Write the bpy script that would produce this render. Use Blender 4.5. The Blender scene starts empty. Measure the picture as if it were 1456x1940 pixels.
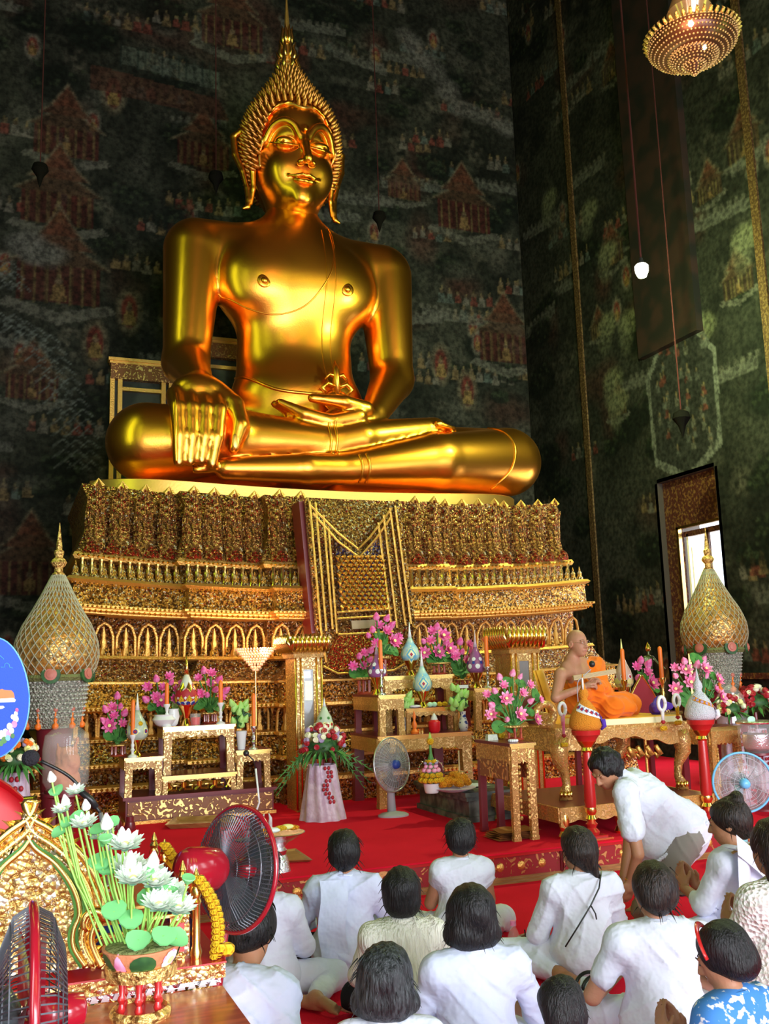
import bpy, math, random
import numpy as np
from mathutils import Vector, Matrix
R = random.Random(7); NR = np.random.RandomState(5)
PI = math.pi; D2R = PI / 180
SC = bpy.context.scene
COL = SC.collection

# ---------------------------------------------------------------- camera, world, lights, exposure
FPX = 1800.0; EYE = 1.66
CAMR = (Matrix.Rotation(-22*D2R, 3, 'Z') @ Matrix.Rotation((90+9.37)*D2R, 3, 'X') @ Matrix.Rotation(-1.75*D2R, 3, 'Z'))
cd = bpy.data.cameras.new('camera'); cam = bpy.data.objects.new('camera', cd); COL.objects.link(cam)
cam.matrix_world = Matrix.Translation((0, 0, EYE)) @ CAMR.to_4x4()
cd.sensor_fit = 'VERTICAL'; cd.sensor_height = 36; cd.lens = FPX/1940*36; cd.clip_end = 100; cd.clip_start = .05
SC.camera = cam
SC.view_settings.view_transform = 'Standard'; SC.view_settings.look = 'None'
SC.view_settings.gamma = 1; SC.view_settings.use_curve_mapping = False
SC.view_settings.exposure = 0.0
w = bpy.data.worlds.new('world'); SC.world = w; w.use_nodes = True
w.node_tree.nodes['Background'].inputs[0].default_value = (.75, .85, 1, 1)
w.node_tree.nodes['Background'].inputs[1].default_value = 3.5   # daylight outside the building

def area(name, loc, to, sx, sy, power, color, spread=180):
    l = bpy.data.lights.new(name, 'AREA'); l.shape = 'RECTANGLE'; l.size = sx; l.size_y = sy
    l.energy = power; l.color = color; l.spread = spread*D2R
    o = bpy.data.objects.new(name, l); COL.objects.link(o); o.location = loc
    o.rotation_euler = (Vector(to)-Vector(loc)).to_track_quat('-Z', 'Y').to_euler(); return o
# daylight through the tall front doors behind the visitors and the low side windows; coloured high panels added for reflections
area('daylight_door', (4.0, -6.9, 2.6), (4.0, 8, 2.4), 3.4, 4.8, 1050, (.93, .95, 1))
area('daylight_door', (0.0, -6.9, 2.3), (0.6, 8, 1.4), 1.8, 3.6, 520, (.80, .90, 1))
area('daylight_door', (8.0, -6.9, 2.3), (7.6, 8, 1.6), 1.8, 3.6, 520, (.80, .90, 1))
area('reflection_panel', (4.2, -6.9, 9.6), (4.0, 10, 6.0), 1.4, 7.6, 260, (1, .56, .28))  # unseen warm panel, added for an orange reflection band on the statue
area('reflection_panel', (-.7, -6.9, 9.2), (1.5, 10, 6.0), 0.9, 7.6, 150, (.55, 1, .12))  # this and the next: unseen green panels added for lime bands on the gilding
area('reflection_panel', (8.6, -6.9, 9.2), (7, 10, 6.0), 0.9, 7.6, 150, (.55, 1, .12))
SIDEL = [(-1.5, s, 3.0, 3.0) for s in (-3.0, .6)]+[(9.15, s, 3.0, 3.0) for s in (-3.0, .6, 4.2)]+[(-1.5, 9.6, 7.2, 6.4), (-1.5, 5.6, 7.2, 6.4), (9.15, 5.2, 7.6, 5.6)]  # low side windows, then tall green panels added for reflections on the statue's arms
for wx, wy, wz, wh in SIDEL:
    area('side_light', (wx, wy, wz), (4, wy+.2, wz-.1), 0.8 if wh > 4 else 1.1, wh, 70 if wh < 4 else 75, (.85, .95, 1) if wh < 4 else (.55, 1, .12))
# camera flash held just above the lens
fl = bpy.data.lights.new('flash', 'AREA'); fl.shape = 'DISK'; fl.size = .06; fl.energy = 22; fl.color = (1, .97, .92)
fo = bpy.data.objects.new('flash', fl); COL.objects.link(fo); fo.location = (0.02, -.02, 1.80); fo.rotation_euler = cam.rotation_euler

# ---------------------------------------------------------------- pixel helpers: a point of the photograph on a real plane
CV = Vector((0, 0, EYE))
def ray(px, py): return CAMR @ Vector(((px-728)/FPX, -(py-970)/FPX, -1))
def W(px, py, Y): r = ray(px, py); return CV + r*(Y/r.y)
def WX(px, py, X): r = ray(px, py); return CV + r*(X/r.x)
def WZ(px, py, z): r = ray(px, py); return CV + r*((z-EYE)/r.z)
def S(p): return -(CAMR.transposed() @ (Vector(p)-CV)).z/FPX     # metres per pixel at a point

# ---------------------------------------------------------------- mesh helpers
class MB:
    def __init__(s): s.v = []; s.f = []
    def add(s, vs, fs, M=None):
        b = len(s.v)
        s.v += [tuple(M @ Vector(v)) for v in vs] if M is not None else [tuple(v) for v in vs]
        s.f += [tuple(i+b for i in f) for f in fs]; return s
    def box(s, x0, x1, y0, y1, z0, z1, M=None, tx=0, ty=0):
        v = [(x0, y0, z0), (x1, y0, z0), (x1, y1, z0), (x0, y1, z0), (x0+tx, y0+ty, z1), (x1-tx, y0+ty, z1), (x1-tx, y1-ty, z1), (x0+tx, y1-ty, z1)]
        return s.add(v, [(0, 3, 2, 1), (4, 5, 6, 7), (0, 1, 5, 4), (1, 2, 6, 5), (2, 3, 7, 6), (3, 0, 4, 7)], M)
    def lathe(s, prof, n=20, c=(0, 0, 0), sx=1, sy=1, M=None, cap=True):
        v = []; f = []
        for r, z in prof:
            for i in range(n):
                a = 2*PI*i/n; v.append((c[0]+r*math.cos(a)*sx, c[1]+r*math.sin(a)*sy, c[2]+z))
        for j in range(len(prof)-1):
            for i in range(n):
                a = j*n+i; b = j*n+(i+1) % n; f.append((a, b, b+n, a+n))
        if cap:
            f.append(tuple(range(n-1, -1, -1))); f.append(tuple((len(prof)-1)*n+i for i in range(n)))
        return s.add(v, f, M)
    def tube(s, pts, r, n=8, cap=True, flat=1.0):
        pts = [Vector(p) for p in pts]; m = len(pts); rr = r if isinstance(r, (list, tuple)) else [r]*m
        v = []; f = []; up = None
        for i, p in enumerate(pts):
            t = (pts[min(i+1, m-1)]-pts[max(i-1, 0)]).normalized()
            if up is None: up = Vector((0, 0, 1)) if abs(t.z) < .9 else Vector((1, 0, 0))
            a = t.cross(up).normalized(); b = a.cross(t).normalized(); up = b
            for k in range(n):
                q = 2*PI*k/n; v.append(p+(a*math.cos(q)+b*math.sin(q)*flat)*rr[i])
        for i in range(m-1):
            for k in range(n):
                c = i*n+k; d = i*n+(k+1) % n; f.append((c, d, d+n, c+n))
        if cap: f.append(tuple(range(n-1, -1, -1))); f.append(tuple((m-1)*n+k for k in range(n)))
        return s.add(v, f)
    def ell(s, c, r, n=12, m=8, M=None):
        v = [(c[0], c[1], c[2]-r[2])]; f = []
        for j in range(1, m):
            t = PI*j/m
            for i in range(n):
                a = 2*PI*i/n; v.append((c[0]+r[0]*math.sin(t)*math.cos(a), c[1]+r[1]*math.sin(t)*math.sin(a), c[2]-r[2]*math.cos(t)))
        v.append((c[0], c[1], c[2]+r[2])); L = len(v)-1
        for i in range(n): f.append((0, 1+(i+1) % n, 1+i)); f.append((L, 1+(m-2)*n+i, 1+(m-2)*n+(i+1) % n))
        for j in range(m-2):
            for i in range(n):
                a = 1+j*n+i; b = 1+j*n+(i+1) % n; f.append((a, b, b+n, a+n))
        return s.add(v, f, M)
    def prism(s, poly, y0, y1, M=None):          # polygon (x,z) extruded along y
        n = len(poly); v = [(x, y0, z) for x, z in poly]+[(x, y1, z) for x, z in poly]
        f = [tuple(range(n)), tuple(range(2*n-1, n-1, -1))]+[(i, i+n, (i+1) % n+n, (i+1) % n) for i in range(n)]
        return s.add(v, f, M)
    def grid(s, fn, nu, nv, closeu=False):
        v = [fn(i/(nu if closeu else nu-1), j/(nv-1)) for j in range(nv) for i in range(nu)]; f = []
        for j in range(nv-1):
            for i in range(nu if closeu else nu-1):
                a = j*nu+i; b = j*nu+(i+1) % nu; f.append((a, b, b+nu, a+nu))
        return s.add(v, f)
    def build(s, name, m, parent=None, loc=(0, 0, 0), smooth=False, rz=0):
        me = bpy.data.meshes.new(name); me.from_pydata(s.v, [], s.f)
        if smooth:
            me.polygons.foreach_set('use_smooth', [True]*len(me.polygons))
            if smooth != 2: me.set_sharp_from_angle(angle=.7)
        me.materials.append(m); o = bpy.data.objects.new(name, me); COL.objects.link(o)
        o.location = loc; o.rotation_euler = (0, 0, rz)
        if parent: o.parent = parent
        return o
def tag(o, label=None, cat=None, group=None, kind=None):
    if label: o['label'] = label
    if cat: o['category'] = cat
    if group: o['group'] = group
    if kind: o['kind'] = kind
    return o
def thing(name, label, cat, loc=(0, 0, 0), rz=0, group=None):
    o = bpy.data.objects.new(name, None); COL.objects.link(o); o.location = loc; o.rotation_euler = (0, 0, rz)
    o.empty_display_size = .05
    return tag(o, label, cat, group)
def dup(o, loc=None, rz=None, label=None, parent=None, scale=None):
    r = o.copy(); COL.objects.link(r)
    if parent is not None: r.parent = parent
    if loc is not None: r.location = loc
    if rz is not None: r.rotation_euler = (0, 0, rz)
    if scale is not None: r.scale = (scale,)*3 if not isinstance(scale, tuple) else scale
    if label: r['label'] = label
    for ch in list(o.children): dup(ch, parent=r)
    return r
def inst(o, parent, M):
    r = o.copy(); COL.objects.link(r); r.parent = parent; r.matrix_local = M; return r
def TRS(loc, rz=0, s=1, rx=0, ry=0):
    sv = s if isinstance(s, (tuple, list)) else (s, s, s)
    return Matrix.Translation(loc) @ Matrix.Rotation(rz, 4, 'Z') @ Matrix.Rotation(ry, 4, 'Y') @ Matrix.Rotation(rx, 4, 'X') @ Matrix.Diagonal((*sv, 1))

# ---------------------------------------------------------------- smooth solid modelling: blended round cones and ellipsoids
def _rc(P, a, b, r1, r2):
    ba = b-a; l2 = float(ba@ba)
    if l2 < 1e-9: return np.sqrt(((P-a)**2).sum(-1))-r1
    rr = r1-r2; a2 = l2-rr*rr; il2 = 1/l2
    pa = P-a; y = pa@ba; z = y-l2; w = pa*l2-y[..., None]*ba; x2 = (w**2).sum(-1)
    y2 = y*y*l2; z2 = z*z*l2; k = np.sign(rr)*rr*rr*x2
    d = (np.sqrt(np.maximum(x2*a2*il2, 0))+y*rr)*il2-r1
    d = np.where(np.sign(z)*a2*z2 > k, np.sqrt(x2+z2)*il2-r2, d)
    d = np.where(~(np.sign(z)*a2*z2 > k) & (np.sign(y)*a2*y2 < k), np.sqrt(x2+y2)*il2-r1, d)
    return d
def C_(a, b, r1, r2=None, k=.03, cut=0, flat=None): return ('c', np.array(a, float), np.array(b, float), r1, r1 if r2 is None else r2, k, cut, flat)
def E_(c, r, k=.03, cut=0, rot=None): return ('e', np.array(c, float), np.array(r, float), rot, None, k, cut, None)
def sdf(prims, vox, name, m, parent=None, loc=(0, 0, 0), rz=0, disp=None, newton=2, clip=None):
    lo = np.array([1e9]*3); hi = -lo
    bb = []
    for p in prims:
        if p[0] == 'c': r = max(p[3], p[4]); l = np.minimum(p[1], p[2])-r; h = np.maximum(p[1], p[2])+r
        else: r = p[2].max() if p[3] is not None else p[2]; l = p[1]-r; h = p[1]+r
        bb.append((l, h))
        if not p[6]: lo = np.minimum(lo, l); hi = np.maximum(hi, h)
    mg = vox*4+.02; lo = lo-mg; hi = hi+mg; n = np.ceil((hi-lo)/vox).astype(int)+1
    F = np.full(n, .6, np.float64)
    ax = [lo[i]+vox*np.arange(n[i]) for i in range(3)]
    for p, (l, h) in zip(prims, bb):
        k = p[5]; q = k+vox*4
        i0 = np.maximum(np.floor((l-q-lo)/vox).astype(int), 0); i1 = np.minimum(np.ceil((h+q-lo)/vox).astype(int)+1, n)
        if (i1 <= i0).any(): continue
        P = np.stack(np.meshgrid(*[ax[i][i0[i]:i1[i]] for i in range(3)], indexing='ij'), -1)
        if p[0] == 'c':
            if p[7] is not None:      # flattened cone: squash one axis about the chord
                fa = np.array(p[7][0], float); fa /= np.linalg.norm(fa); s = p[7][1]
                mid = (p[1]+p[2])/2; P = P+((P-mid)@fa)[..., None]*fa*(1/s-1); d = _rc(P, p[1], p[2], p[3], p[4])
                d = d*np.where(d > 0, 1, 1)*.8 if s < .7 else d
            else: d = _rc(P, p[1], p[2], p[3], p[4])
        else:
            Q = P-p[1]
            if p[3] is not None: Q = Q@np.array(p[3])
            k0 = np.sqrt(((Q/p[2])**2).sum(-1)); k1 = np.sqrt(((Q/p[2]**2)**2).sum(-1)); d = k0*(k0-1)/np.maximum(k1, 1e-6)
        sl = tuple(slice(a, b) for a, b in zip(i0, i1)); A = F[sl]
        if p[6]:                       # carve
            d = -d; hh = np.maximum(k-np.abs(A-d), 0)/max(k, 1e-6); F[sl] = np.maximum(A, d)+hh*hh*k*.25
        else:
            hh = np.maximum(k-np.abs(A-d), 0)/max(k, 1e-6); F[sl] = np.minimum(A, d)-hh*hh*k*.25
    if clip is not None:
        P = np.stack(np.meshgrid(*ax, indexing='ij'), -1); F = np.maximum(F, clip(P))
    ins = F < 0
    nx, ny, nz = n-1
    c = [ins[i:i+nx, j:j+ny, k_:k_+nz] for i in (0, 1) for j in (0, 1) for k_ in (0, 1)]
    s8 = sum(x.astype(np.int8) for x in c); act = (s8 > 0) & (s8 < 8)
    idx = np.argwhere(act); N = len(idx); vid = -np.ones(act.shape, np.int64); vid[tuple(idx.T)] = np.arange(N)
    acc = np.zeros((N, 3)); cnt = np.zeros(N)
    cor = [(i, j, k_) for i in (0, 1) for j in (0, 1) for k_ in (0, 1)]
    for a in cor:
        for ax_ in range(3):
            if a[ax_]: continue
            b = list(a); b[ax_] = 1
            fa = F[idx[:, 0]+a[0], idx[:, 1]+a[1], idx[:, 2]+a[2]]; fb = F[idx[:, 0]+b[0], idx[:, 1]+b[1], idx[:, 2]+b[2]]
            cr = (fa < 0) != (fb < 0); t = np.where(cr, fa/np.where(fa == fb, 1, fa-fb), 0)
            pt = np.tile(np.array(a, float), (N, 1)); pt[:, ax_] += t
            acc += pt*cr[:, None]; cnt += cr
    V = idx+acc/cnt[:, None]
    def samp(V):
        i = np.clip(np.floor(V).astype(int), 0, n-2); f = V-i; out = 0
        for a in cor:
            wt = np.prod([f[:, d] if a[d] else 1-f[:, d] for d in range(3)], 0); out = out+wt*F[i[:, 0]+a[0], i[:, 1]+a[1], i[:, 2]+a[2]]
        return out
    for _ in range(newton):
        f0 = samp(V); g = np.stack([samp(V+e)-samp(V-e) for e in np.eye(3)*.7], -1)/1.4
        V = V-np.clip(f0[:, None]*g/np.maximum((g**2).sum(-1), 1e-8)[:, None], -.6, .6)
    g = np.stack([samp(V+e)-samp(V-e) for e in np.eye(3)], -1); g /= np.maximum(np.linalg.norm(g, axis=-1), 1e-9)[:, None]
    Wd = lo+V*vox
    if disp is not None: Wd = Wd+g*disp(Wd, g)[:, None]
    Q = []
    for d in range(3):
        u, v = (d+1) % 3, (d+2) % 3
        sl0 = [slice(None)]*3; sl1 = [slice(None)]*3; sl0[d] = slice(0, -1); sl1[d] = slice(1, None)
        A = ins[tuple(sl0)]; B = ins[tuple(sl1)]; e = np.argwhere(A != B)
        ok = (e[:, u] > 0) & (e[:, v] > 0) & (e[:, u] < n[u]-1) & (e[:, v] < n[v]-1) & (e[:, d] < n[d]-1); e = e[ok]
        fl = A[tuple(e.T)]
        def gi(du, dv):
            x = e.copy(); x[:, u] -= du; x[:, v] -= dv; return vid[tuple(x.T)]
        q = np.stack([gi(1, 1), gi(0, 1), gi(0, 0), gi(1, 0)], -1); q[~fl] = q[~fl][:, ::-1]; Q.append(q)
    Q = np.concatenate(Q)
    Q = Q[(Q >= 0).all(1)]
    me = bpy.data.meshes.new(name); me.vertices.add(N); me.vertices.foreach_set('co', Wd.ravel())
    me.loops.add(len(Q)*4); me.loops.foreach_set('vertex_index', Q.ravel().astype(np.int32))
    me.polygons.add(len(Q)); me.polygons.foreach_set('loop_start', np.arange(len(Q), dtype=np.int32)*4)
    me.polygons.foreach_set('use_smooth', np.ones(len(Q), bool))
    me.update(calc_edges=True); me.materials.append(m)
    o = bpy.data.objects.new(name, me); COL.objects.link(o); o.location = loc; o.rotation_euler = (0, 0, rz)
    if parent: o.parent = parent
    return o
def vnoise(P, s, seed=0):            # cheap smooth noise for folds
    x, y, z = (P*s).T; q = seed*1.7
    return (np.sin(x*1.7+q+2*np.sin(z*.9+q))+np.sin(y*2.1+1.3*q+1.6*np.sin(x*1.1+z))+np.sin(z*1.3+q*2+1.8*np.sin(y*1.2+q)))/3

# ---------------------------------------------------------------- materials
def mat(name, col, rough=.5, metal=0, bump=0, bscale=30, col2=None, cscale=8, spec=.5, kind='noise', alpha=1, emit=None, estr=0, trans=0, coat=0, stretch=(1, 1, 1), cr=(.4, .6), sheen=0, sub=0):
    m = bpy.data.materials.new(name); m.use_nodes = True; nt = m.node_tree; N = nt.nodes; L = nt.links; b = N['Principled BSDF']
    b.inputs['Base Color'].default_value = (*col, 1); b.inputs['Roughness'].default_value = rough; b.inputs['Metallic'].default_value = metal
    b.inputs['Specular IOR Level'].default_value = spec; b.inputs['Alpha'].default_value = alpha
    b.inputs['Transmission Weight'].default_value = trans; b.inputs['Coat Weight'].default_value = coat; b.inputs['Coat Roughness'].default_value = .15
    if sheen: b.inputs['Sheen Weight'].default_value = sheen
    if sub: b.inputs['Subsurface Weight'].default_value = sub; b.inputs['Subsurface Radius'].default_value = (.02, .008, .004)
    if emit: b.inputs['Emission Color'].default_value = (*emit, 1); b.inputs['Emission Strength'].default_value = estr
    tc = N.new('ShaderNodeTexCoord'); mp = N.new('ShaderNodeMapping'); mp.inputs['Scale'].default_value = stretch; L.new(tc.outputs['Object'], mp.inputs[0])
    if col2 or bump:
        if kind == 'noise':
            t = N.new('ShaderNodeTexNoise'); t.inputs['Detail'].default_value = 3; out = 0
        else:
            t = N.new('ShaderNodeTexVoronoi'); out = 0
            if kind == 'cells': out = 1
    if col2:
        t1 = N.new(t.bl_idname); L.new(mp.outputs[0], t1.inputs[0]); t1.inputs['Scale'].default_value = cscale
        r = N.new('ShaderNodeValToRGB'); r.color_ramp.elements[0].position = cr[0]; r.color_ramp.elements[1].position = cr[1]
        r.color_ramp.elements[0].color = (*col, 1); r.color_ramp.elements[1].color = (*col2, 1)
        L.new(t1.outputs[out], r.inputs[0]); L.new(r.outputs[0], b.inputs['Base Color'])
    if bump:
        L.new(mp.outputs[0], t.inputs[0]); t.inputs['Scale'].default_value = bscale
        bp = N.new('ShaderNodeBump'); bp.inputs['Strength'].default_value = min(abs(bump), 1); bp.inputs['Distance'].default_value = .02 if bump > 0 else .05
        L.new(t.outputs[0], bp.inputs['Height']); L.new(bp.outputs[0], b.inputs['Normal'])
    return m
def mosaic(name, cols, scale, rough=.3, metal=.85, bump=.8, dark=(.13, .06, .022), gap=.06, dist=.02, stretch=(1, 1, 1)):
    """carved gilding set with chips of mirror: every cell its own colour and tilt, dark joints between"""
    m = bpy.data.materials.new(name); m.use_nodes = True; nt = m.node_tree; N = nt.nodes; L = nt.links; b = N['Principled BSDF']
    tc = N.new('ShaderNodeTexCoord'); mp = N.new('ShaderNodeMapping'); mp.inputs['Scale'].default_value = stretch; L.new(tc.outputs['Object'], mp.inputs[0])
    v = N.new('ShaderNodeTexVoronoi'); v.inputs['Scale'].default_value = scale; L.new(mp.outputs[0], v.inputs[0])
    sep = N.new('ShaderNodeSeparateColor'); L.new(v.outputs['Color'], sep.inputs[0])
    r = N.new('ShaderNodeValToRGB'); r.color_ramp.interpolation = 'CONSTANT'
    while len(r.color_ramp.elements) < len(cols): r.color_ramp.elements.new(.5)
    acc = 0
    for e, (c, wt) in zip(r.color_ramp.elements, cols): e.position = acc; e.color = (*c, 1); acc += wt
    L.new(sep.outputs[0], r.inputs[0])
    n2 = N.new('ShaderNodeTexNoise'); n2.inputs['Scale'].default_value = scale*.55; n2.inputs['Detail'].default_value = 4; L.new(mp.outputs[0], n2.inputs[0])
    mr = N.new('ShaderNodeMapRange'); mr.inputs[1].default_value = .38; mr.inputs[2].default_value = .5; L.new(n2.outputs[0], mr.inputs[0])
    mx = N.new('ShaderNodeMix'); mx.data_type = 'RGBA'; L.new(mr.outputs[0], mx.inputs[0]); mx.inputs[6].default_value = (*dark, 1); L.new(r.outputs[0], mx.inputs[7])
    L.new(mx.outputs[2], b.inputs['Base Color']); b.inputs['Metallic'].default_value = metal; b.inputs['Roughness'].default_value = rough
    ad = N.new('ShaderNodeMath'); ad.operation = 'MULTIPLY_ADD'; L.new(v.outputs['Distance'], ad.inputs[0]); ad.inputs[1].default_value = -1.2; L.new(mr.outputs[0], ad.inputs[2])
    bp = N.new('ShaderNodeBump'); bp.inputs['Strength'].default_value = bump; bp.inputs['Distance'].default_value = dist
    L.new(ad.outputs[0], bp.inputs['Height']); L.new(bp.outputs[0], b.inputs['Normal'])
    return m
G = (1.0, .58, .14); GD = (.42, .19, .05); GB = (.9, .62, .22)
M = {}
M['buddha'] = mat('polished_gilding', (1.0, .41, .055), .30, 1, bump=.05, bscale=60)
M['slab'] = mat('satin_gold', (1, .54, .15), .38, .9, bump=.05, bscale=40)
M['gold'] = mat('gold_paint', (.95, .55, .15), .42, .9, bump=.5, bscale=60)
M['goldp'] = mat('plain_gold', (1, .66, .20), .25, 1)
M['brass'] = mat('polished_brass', (1, .62, .18), .15, 1)
M['carved'] = mat('carved_gilding', (.30, .13, .035), .42, .7, bump=1, bscale=55, col2=(.95, .62, .20), cscale=48, kind='noise', cr=(.38, .5))
M['carvedw'] = mat('shadowed_carved_gilding', (.12, .03, .015), .45, .5, bump=1, bscale=60, col2=(.62, .35, .10), cscale=55, cr=(.42, .56))
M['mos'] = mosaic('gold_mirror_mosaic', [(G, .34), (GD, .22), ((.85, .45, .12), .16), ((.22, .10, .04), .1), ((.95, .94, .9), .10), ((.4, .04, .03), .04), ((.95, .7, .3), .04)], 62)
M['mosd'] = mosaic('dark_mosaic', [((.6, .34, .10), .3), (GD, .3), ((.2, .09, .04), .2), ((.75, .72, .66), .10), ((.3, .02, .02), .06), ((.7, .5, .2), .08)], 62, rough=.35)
M['mosp'] = mosaic('petal_mosaic', [((.75, .42, .12), .38), (GD, .22), ((.35, .15, .05), .16), ((.36, .03, .02), .12), ((.8, .72, .6), .04), ((.9, .6, .2), .08)], 52)
M['mosb'] = mosaic('blue_gold_mosaic', [((.8, .5, .18), .22), ((.07, .07, .34), .40), (GD, .14), ((.75, .7, .66), .12), ((.8, .45, .12), .14)], 60)
M['mosr'] = mosaic('red_mosaic', [((.5, .03, .02), .45), (GD, .2), ((.8, .5, .15), .15), ((.3, .02, .02), .2)], 70)
M['throne'] = mosaic('bright_gilded_carving', [((1, .72, .30), .5), ((1, .60, .20), .3), ((1, .9, .75), .2)], 70, rough=.3, bump=.6, dark=(.72, .38, .09), dist=.01)
M['redstrip'] = mat('dark_red_lacquer', (.16, .008, .012), .35, 0)
M['redlac'] = mat('red_lacquer', (.52, .02, .02), .25, 0, coat=.5)
M['redwood'] = mat('red_brown_wood', (.30, .035, .02), .3, 0, col2=(.46, .075, .035), cscale=5, coat=.5, stretch=(1, 8, 8))
M['marwood'] = mat('maroon_lacquered_wood', (.20, .02, .03), .35, 0, coat=.3)
M['carpet'] = mat('red_carpet', (.86, .012, .045), .95, 0, bump=.4, bscale=260, col2=(.80, .010, .040), cscale=3, cr=(.35, .65), spec=.1)
M['carvedred'] = None
M['white'] = mat('white_cotton', (.68, .70, .86), .85, 0, bump=-.7, bscale=7, spec=.2, sheen=.1)
M['white2'] = mat('white_linen', (.70, .72, .85), .85, 0, bump=-.7, bscale=7.5, spec=.2)
M['bluewhite'] = mat('bluish_white_cotton', (.64, .68, .90), .85, 0, bump=-.7, bscale=6.5, spec=.2)
M['cream'] = mat('cream_ribbed_cotton', (.80, .78, .68), .85, 0, bump=.9, bscale=6, spec=.2, stretch=(14, 14, .6), col2=(.88, .86, .78), cscale=6, cr=(.4, .6))
M['lace'] = mat('white_lace', (.86, .84, .82), .85, 0, bump=.8, bscale=60, spec=.2, col2=(.70, .62, .58), cscale=50, cr=(.45, .6), kind='vor')
M['skin'] = mat('tan_skin', (.42, .19, .105), .5, 0, bump=.1, bscale=60, spec=.35, sub=.1)
M['skin2'] = mat('light_skin', (.47, .22, .135), .5, 0, bump=.1, bscale=60, spec=.35, sub=.1)
M['hair'] = mat('black_hair', (.006, .0055, .007), .45, 0, bump=.5, bscale=16, stretch=(9, 9, 1.3), spec=.3, col2=(.014, .012, .013), cscale=12)
M['hairb'] = mat('dark_brown_hair', (.009, .006, .006), .45, 0, bump=.5, bscale=16, stretch=(9, 9, 1.3), spec=.3, col2=(.028, .016, .012), cscale=12)
M['hairg'] = mat('greying_hair', (.008, .009, .011), .45, 0, bump=.5, bscale=16, stretch=(9, 9, 1.3), spec=.3, col2=(.04, .045, .05), cscale=10)
M['black'] = mat('black_cotton', (.012, .011, .014), .9, 0, spec=.2)
M['blackp'] = mat('black_plastic', (.02, .02, .022), .35)
M['greyt'] = mat('grey_trousers', (.26, .235, .21), .85, 0, spec=.2, bump=.2, bscale=10)
M['orange'] = mat('saffron_robe', (.82, .175, .008), .8, 0, bump=.3, bscale=14, spec=.2, sheen=.1)
M['candle'] = mat('orange_wax', (.95, .20, .02), .45, sub=.1)
M['white_pl'] = mat('white_glazed', (.82, .82, .85), .25)
M['silver'] = mat('silver', (.80, .80, .84), .22, 1, bump=.4, bscale=70)
M['chrome'] = mat('grey_metal', (.62, .62, .64), .3, .8)
M['glass'] = mat('clear_glass', (.9, .95, .95), .05, 0, alpha=.16, spec=.8)
M['mesh'] = mat('clear_plastic_fan_disc', (.55, .55, .58), .15, 0, alpha=.25, spec=.7)
M['green'] = mat('leaf_green', (.05, .19, .045), .5, col2=(.09, .28, .06), cscale=14)
M['dgreen'] = mat('fern_green', (.018, .075, .02), .55, col2=(.04, .13, .03), cscale=20)
M['lgreen'] = mat('pale_lotus_leaf', (.22, .62, .24), .5)
M['stem'] = mat('pale_green_stem', (.36, .66, .12), .5)
M['pink'] = mat('pink_lotus', (.80, .09, .36), .55, col2=(.90, .25, .55), cscale=18)
M['lpink'] = mat('bright_pink_lotus', (.90, .18, .42), .55, col2=(.98, .45, .68), cscale=14)
M['wlotus'] = mat('white_lotus_petal', (.82, .90, .80), .45, sub=.1)
M['wbud'] = mat('white_lotus_bud', (.88, .86, .80), .45)
M['gpetal'] = mat('green_white_petal', (.50, .82, .62), .45)
M['yellow'] = mat('marigold_yellow', (.98, .55, .01), .7, bump=1, bscale=90, kind='vor')
M['marig'] = mat('marigold_orange', (.98, .34, .005), .7, bump=1, bscale=90, kind='vor')
M['cyel'] = mat('pale_yellow_petal', (.90, .85, .35), .5)
M['rosew'] = mat('cream_rose', (.86, .82, .62), .5)
M['roser'] = mat('dark_red_rose', (.42, .015, .03), .5)
M['rosep'] = mat('mauve_flower', (.40, .30, .50), .6)
M['lilac'] = mat('lilac_satin', (.50, .34, .47), .4, 0, bump=.4, bscale=26, col2=(.62, .48, .60), cscale=12, sheen=.3)
M['blue'] = mat('royal_blue', (.035, .11, .70), .75, bump=.1, bscale=200)
M['dblue'] = mat('cobalt_blue', (.02, .05, .32), .5)
M['sky'] = mat('turquoise_glaze', (.12, .42, .70), .3)
M['teal'] = mat('teal_plastic', (.22, .55, .62), .3)
M['lblue'] = mat('light_blue_plastic', (.16, .50, .85), .3)
M['purple'] = mat('purple_cloth', (.09, .03, .42), .8, bump=.5, bscale=12)
M['maroon'] = mat('maroon_velvet', (.26, .006, .02), .8, sheen=.3)
M['red'] = mat('bright_red', (.72, .01, .02), .4)
M['redpl'] = mat('dark_red_plastic', (.33, .008, .02), .18, coat=.6)
M['stone'] = mat('dark_grey_stone', (.06, .065, .055), .55, bump=.4, bscale=16, col2=(.15, .16, .13), cscale=9)
M['wood'] = mat('brown_wood', (.30, .13, .04), .35, coat=.4, col2=(.42, .20, .07), cscale=5, stretch=(1, 6, 6))
M['lwood'] = mat('pale_palm_leaf', (.66, .50, .26), .6)
M['terra'] = mat('terracotta', (.62, .22, .10), .7, bump=.4, bscale=30)
M['wax'] = mat('cream_cushion', (.86, .78, .50), .7)
M['ycush'] = mat('mustard_silk', (.86, .46, .05), .55, bump=.2, bscale=20)
M['moss'] = mat('olive_foam', (.20, .22, .07), .95, bump=1, bscale=60)
M['plast'] = mat('translucent_plastic', (.85, .87, .92), .25, alpha=.75)
M['greyp'] = mat('grey_plastic', (.42, .40, .45), .4)
M['dgrey'] = mat('dark_grey_plastic', (.055, .07, .08), .25, alpha=.85)
M['dwire'] = mat('dark_grille_wire', (.10, .10, .12), .35, .4)
M['blue_floral'] = mat('blue_floral_cotton', (.05, .22, .60), .85, col2=(.75, .78, .85), cscale=26, cr=(.56, .6))
M['cordred'] = mat('red_cord', (.05, .003, .003), .9)
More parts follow.
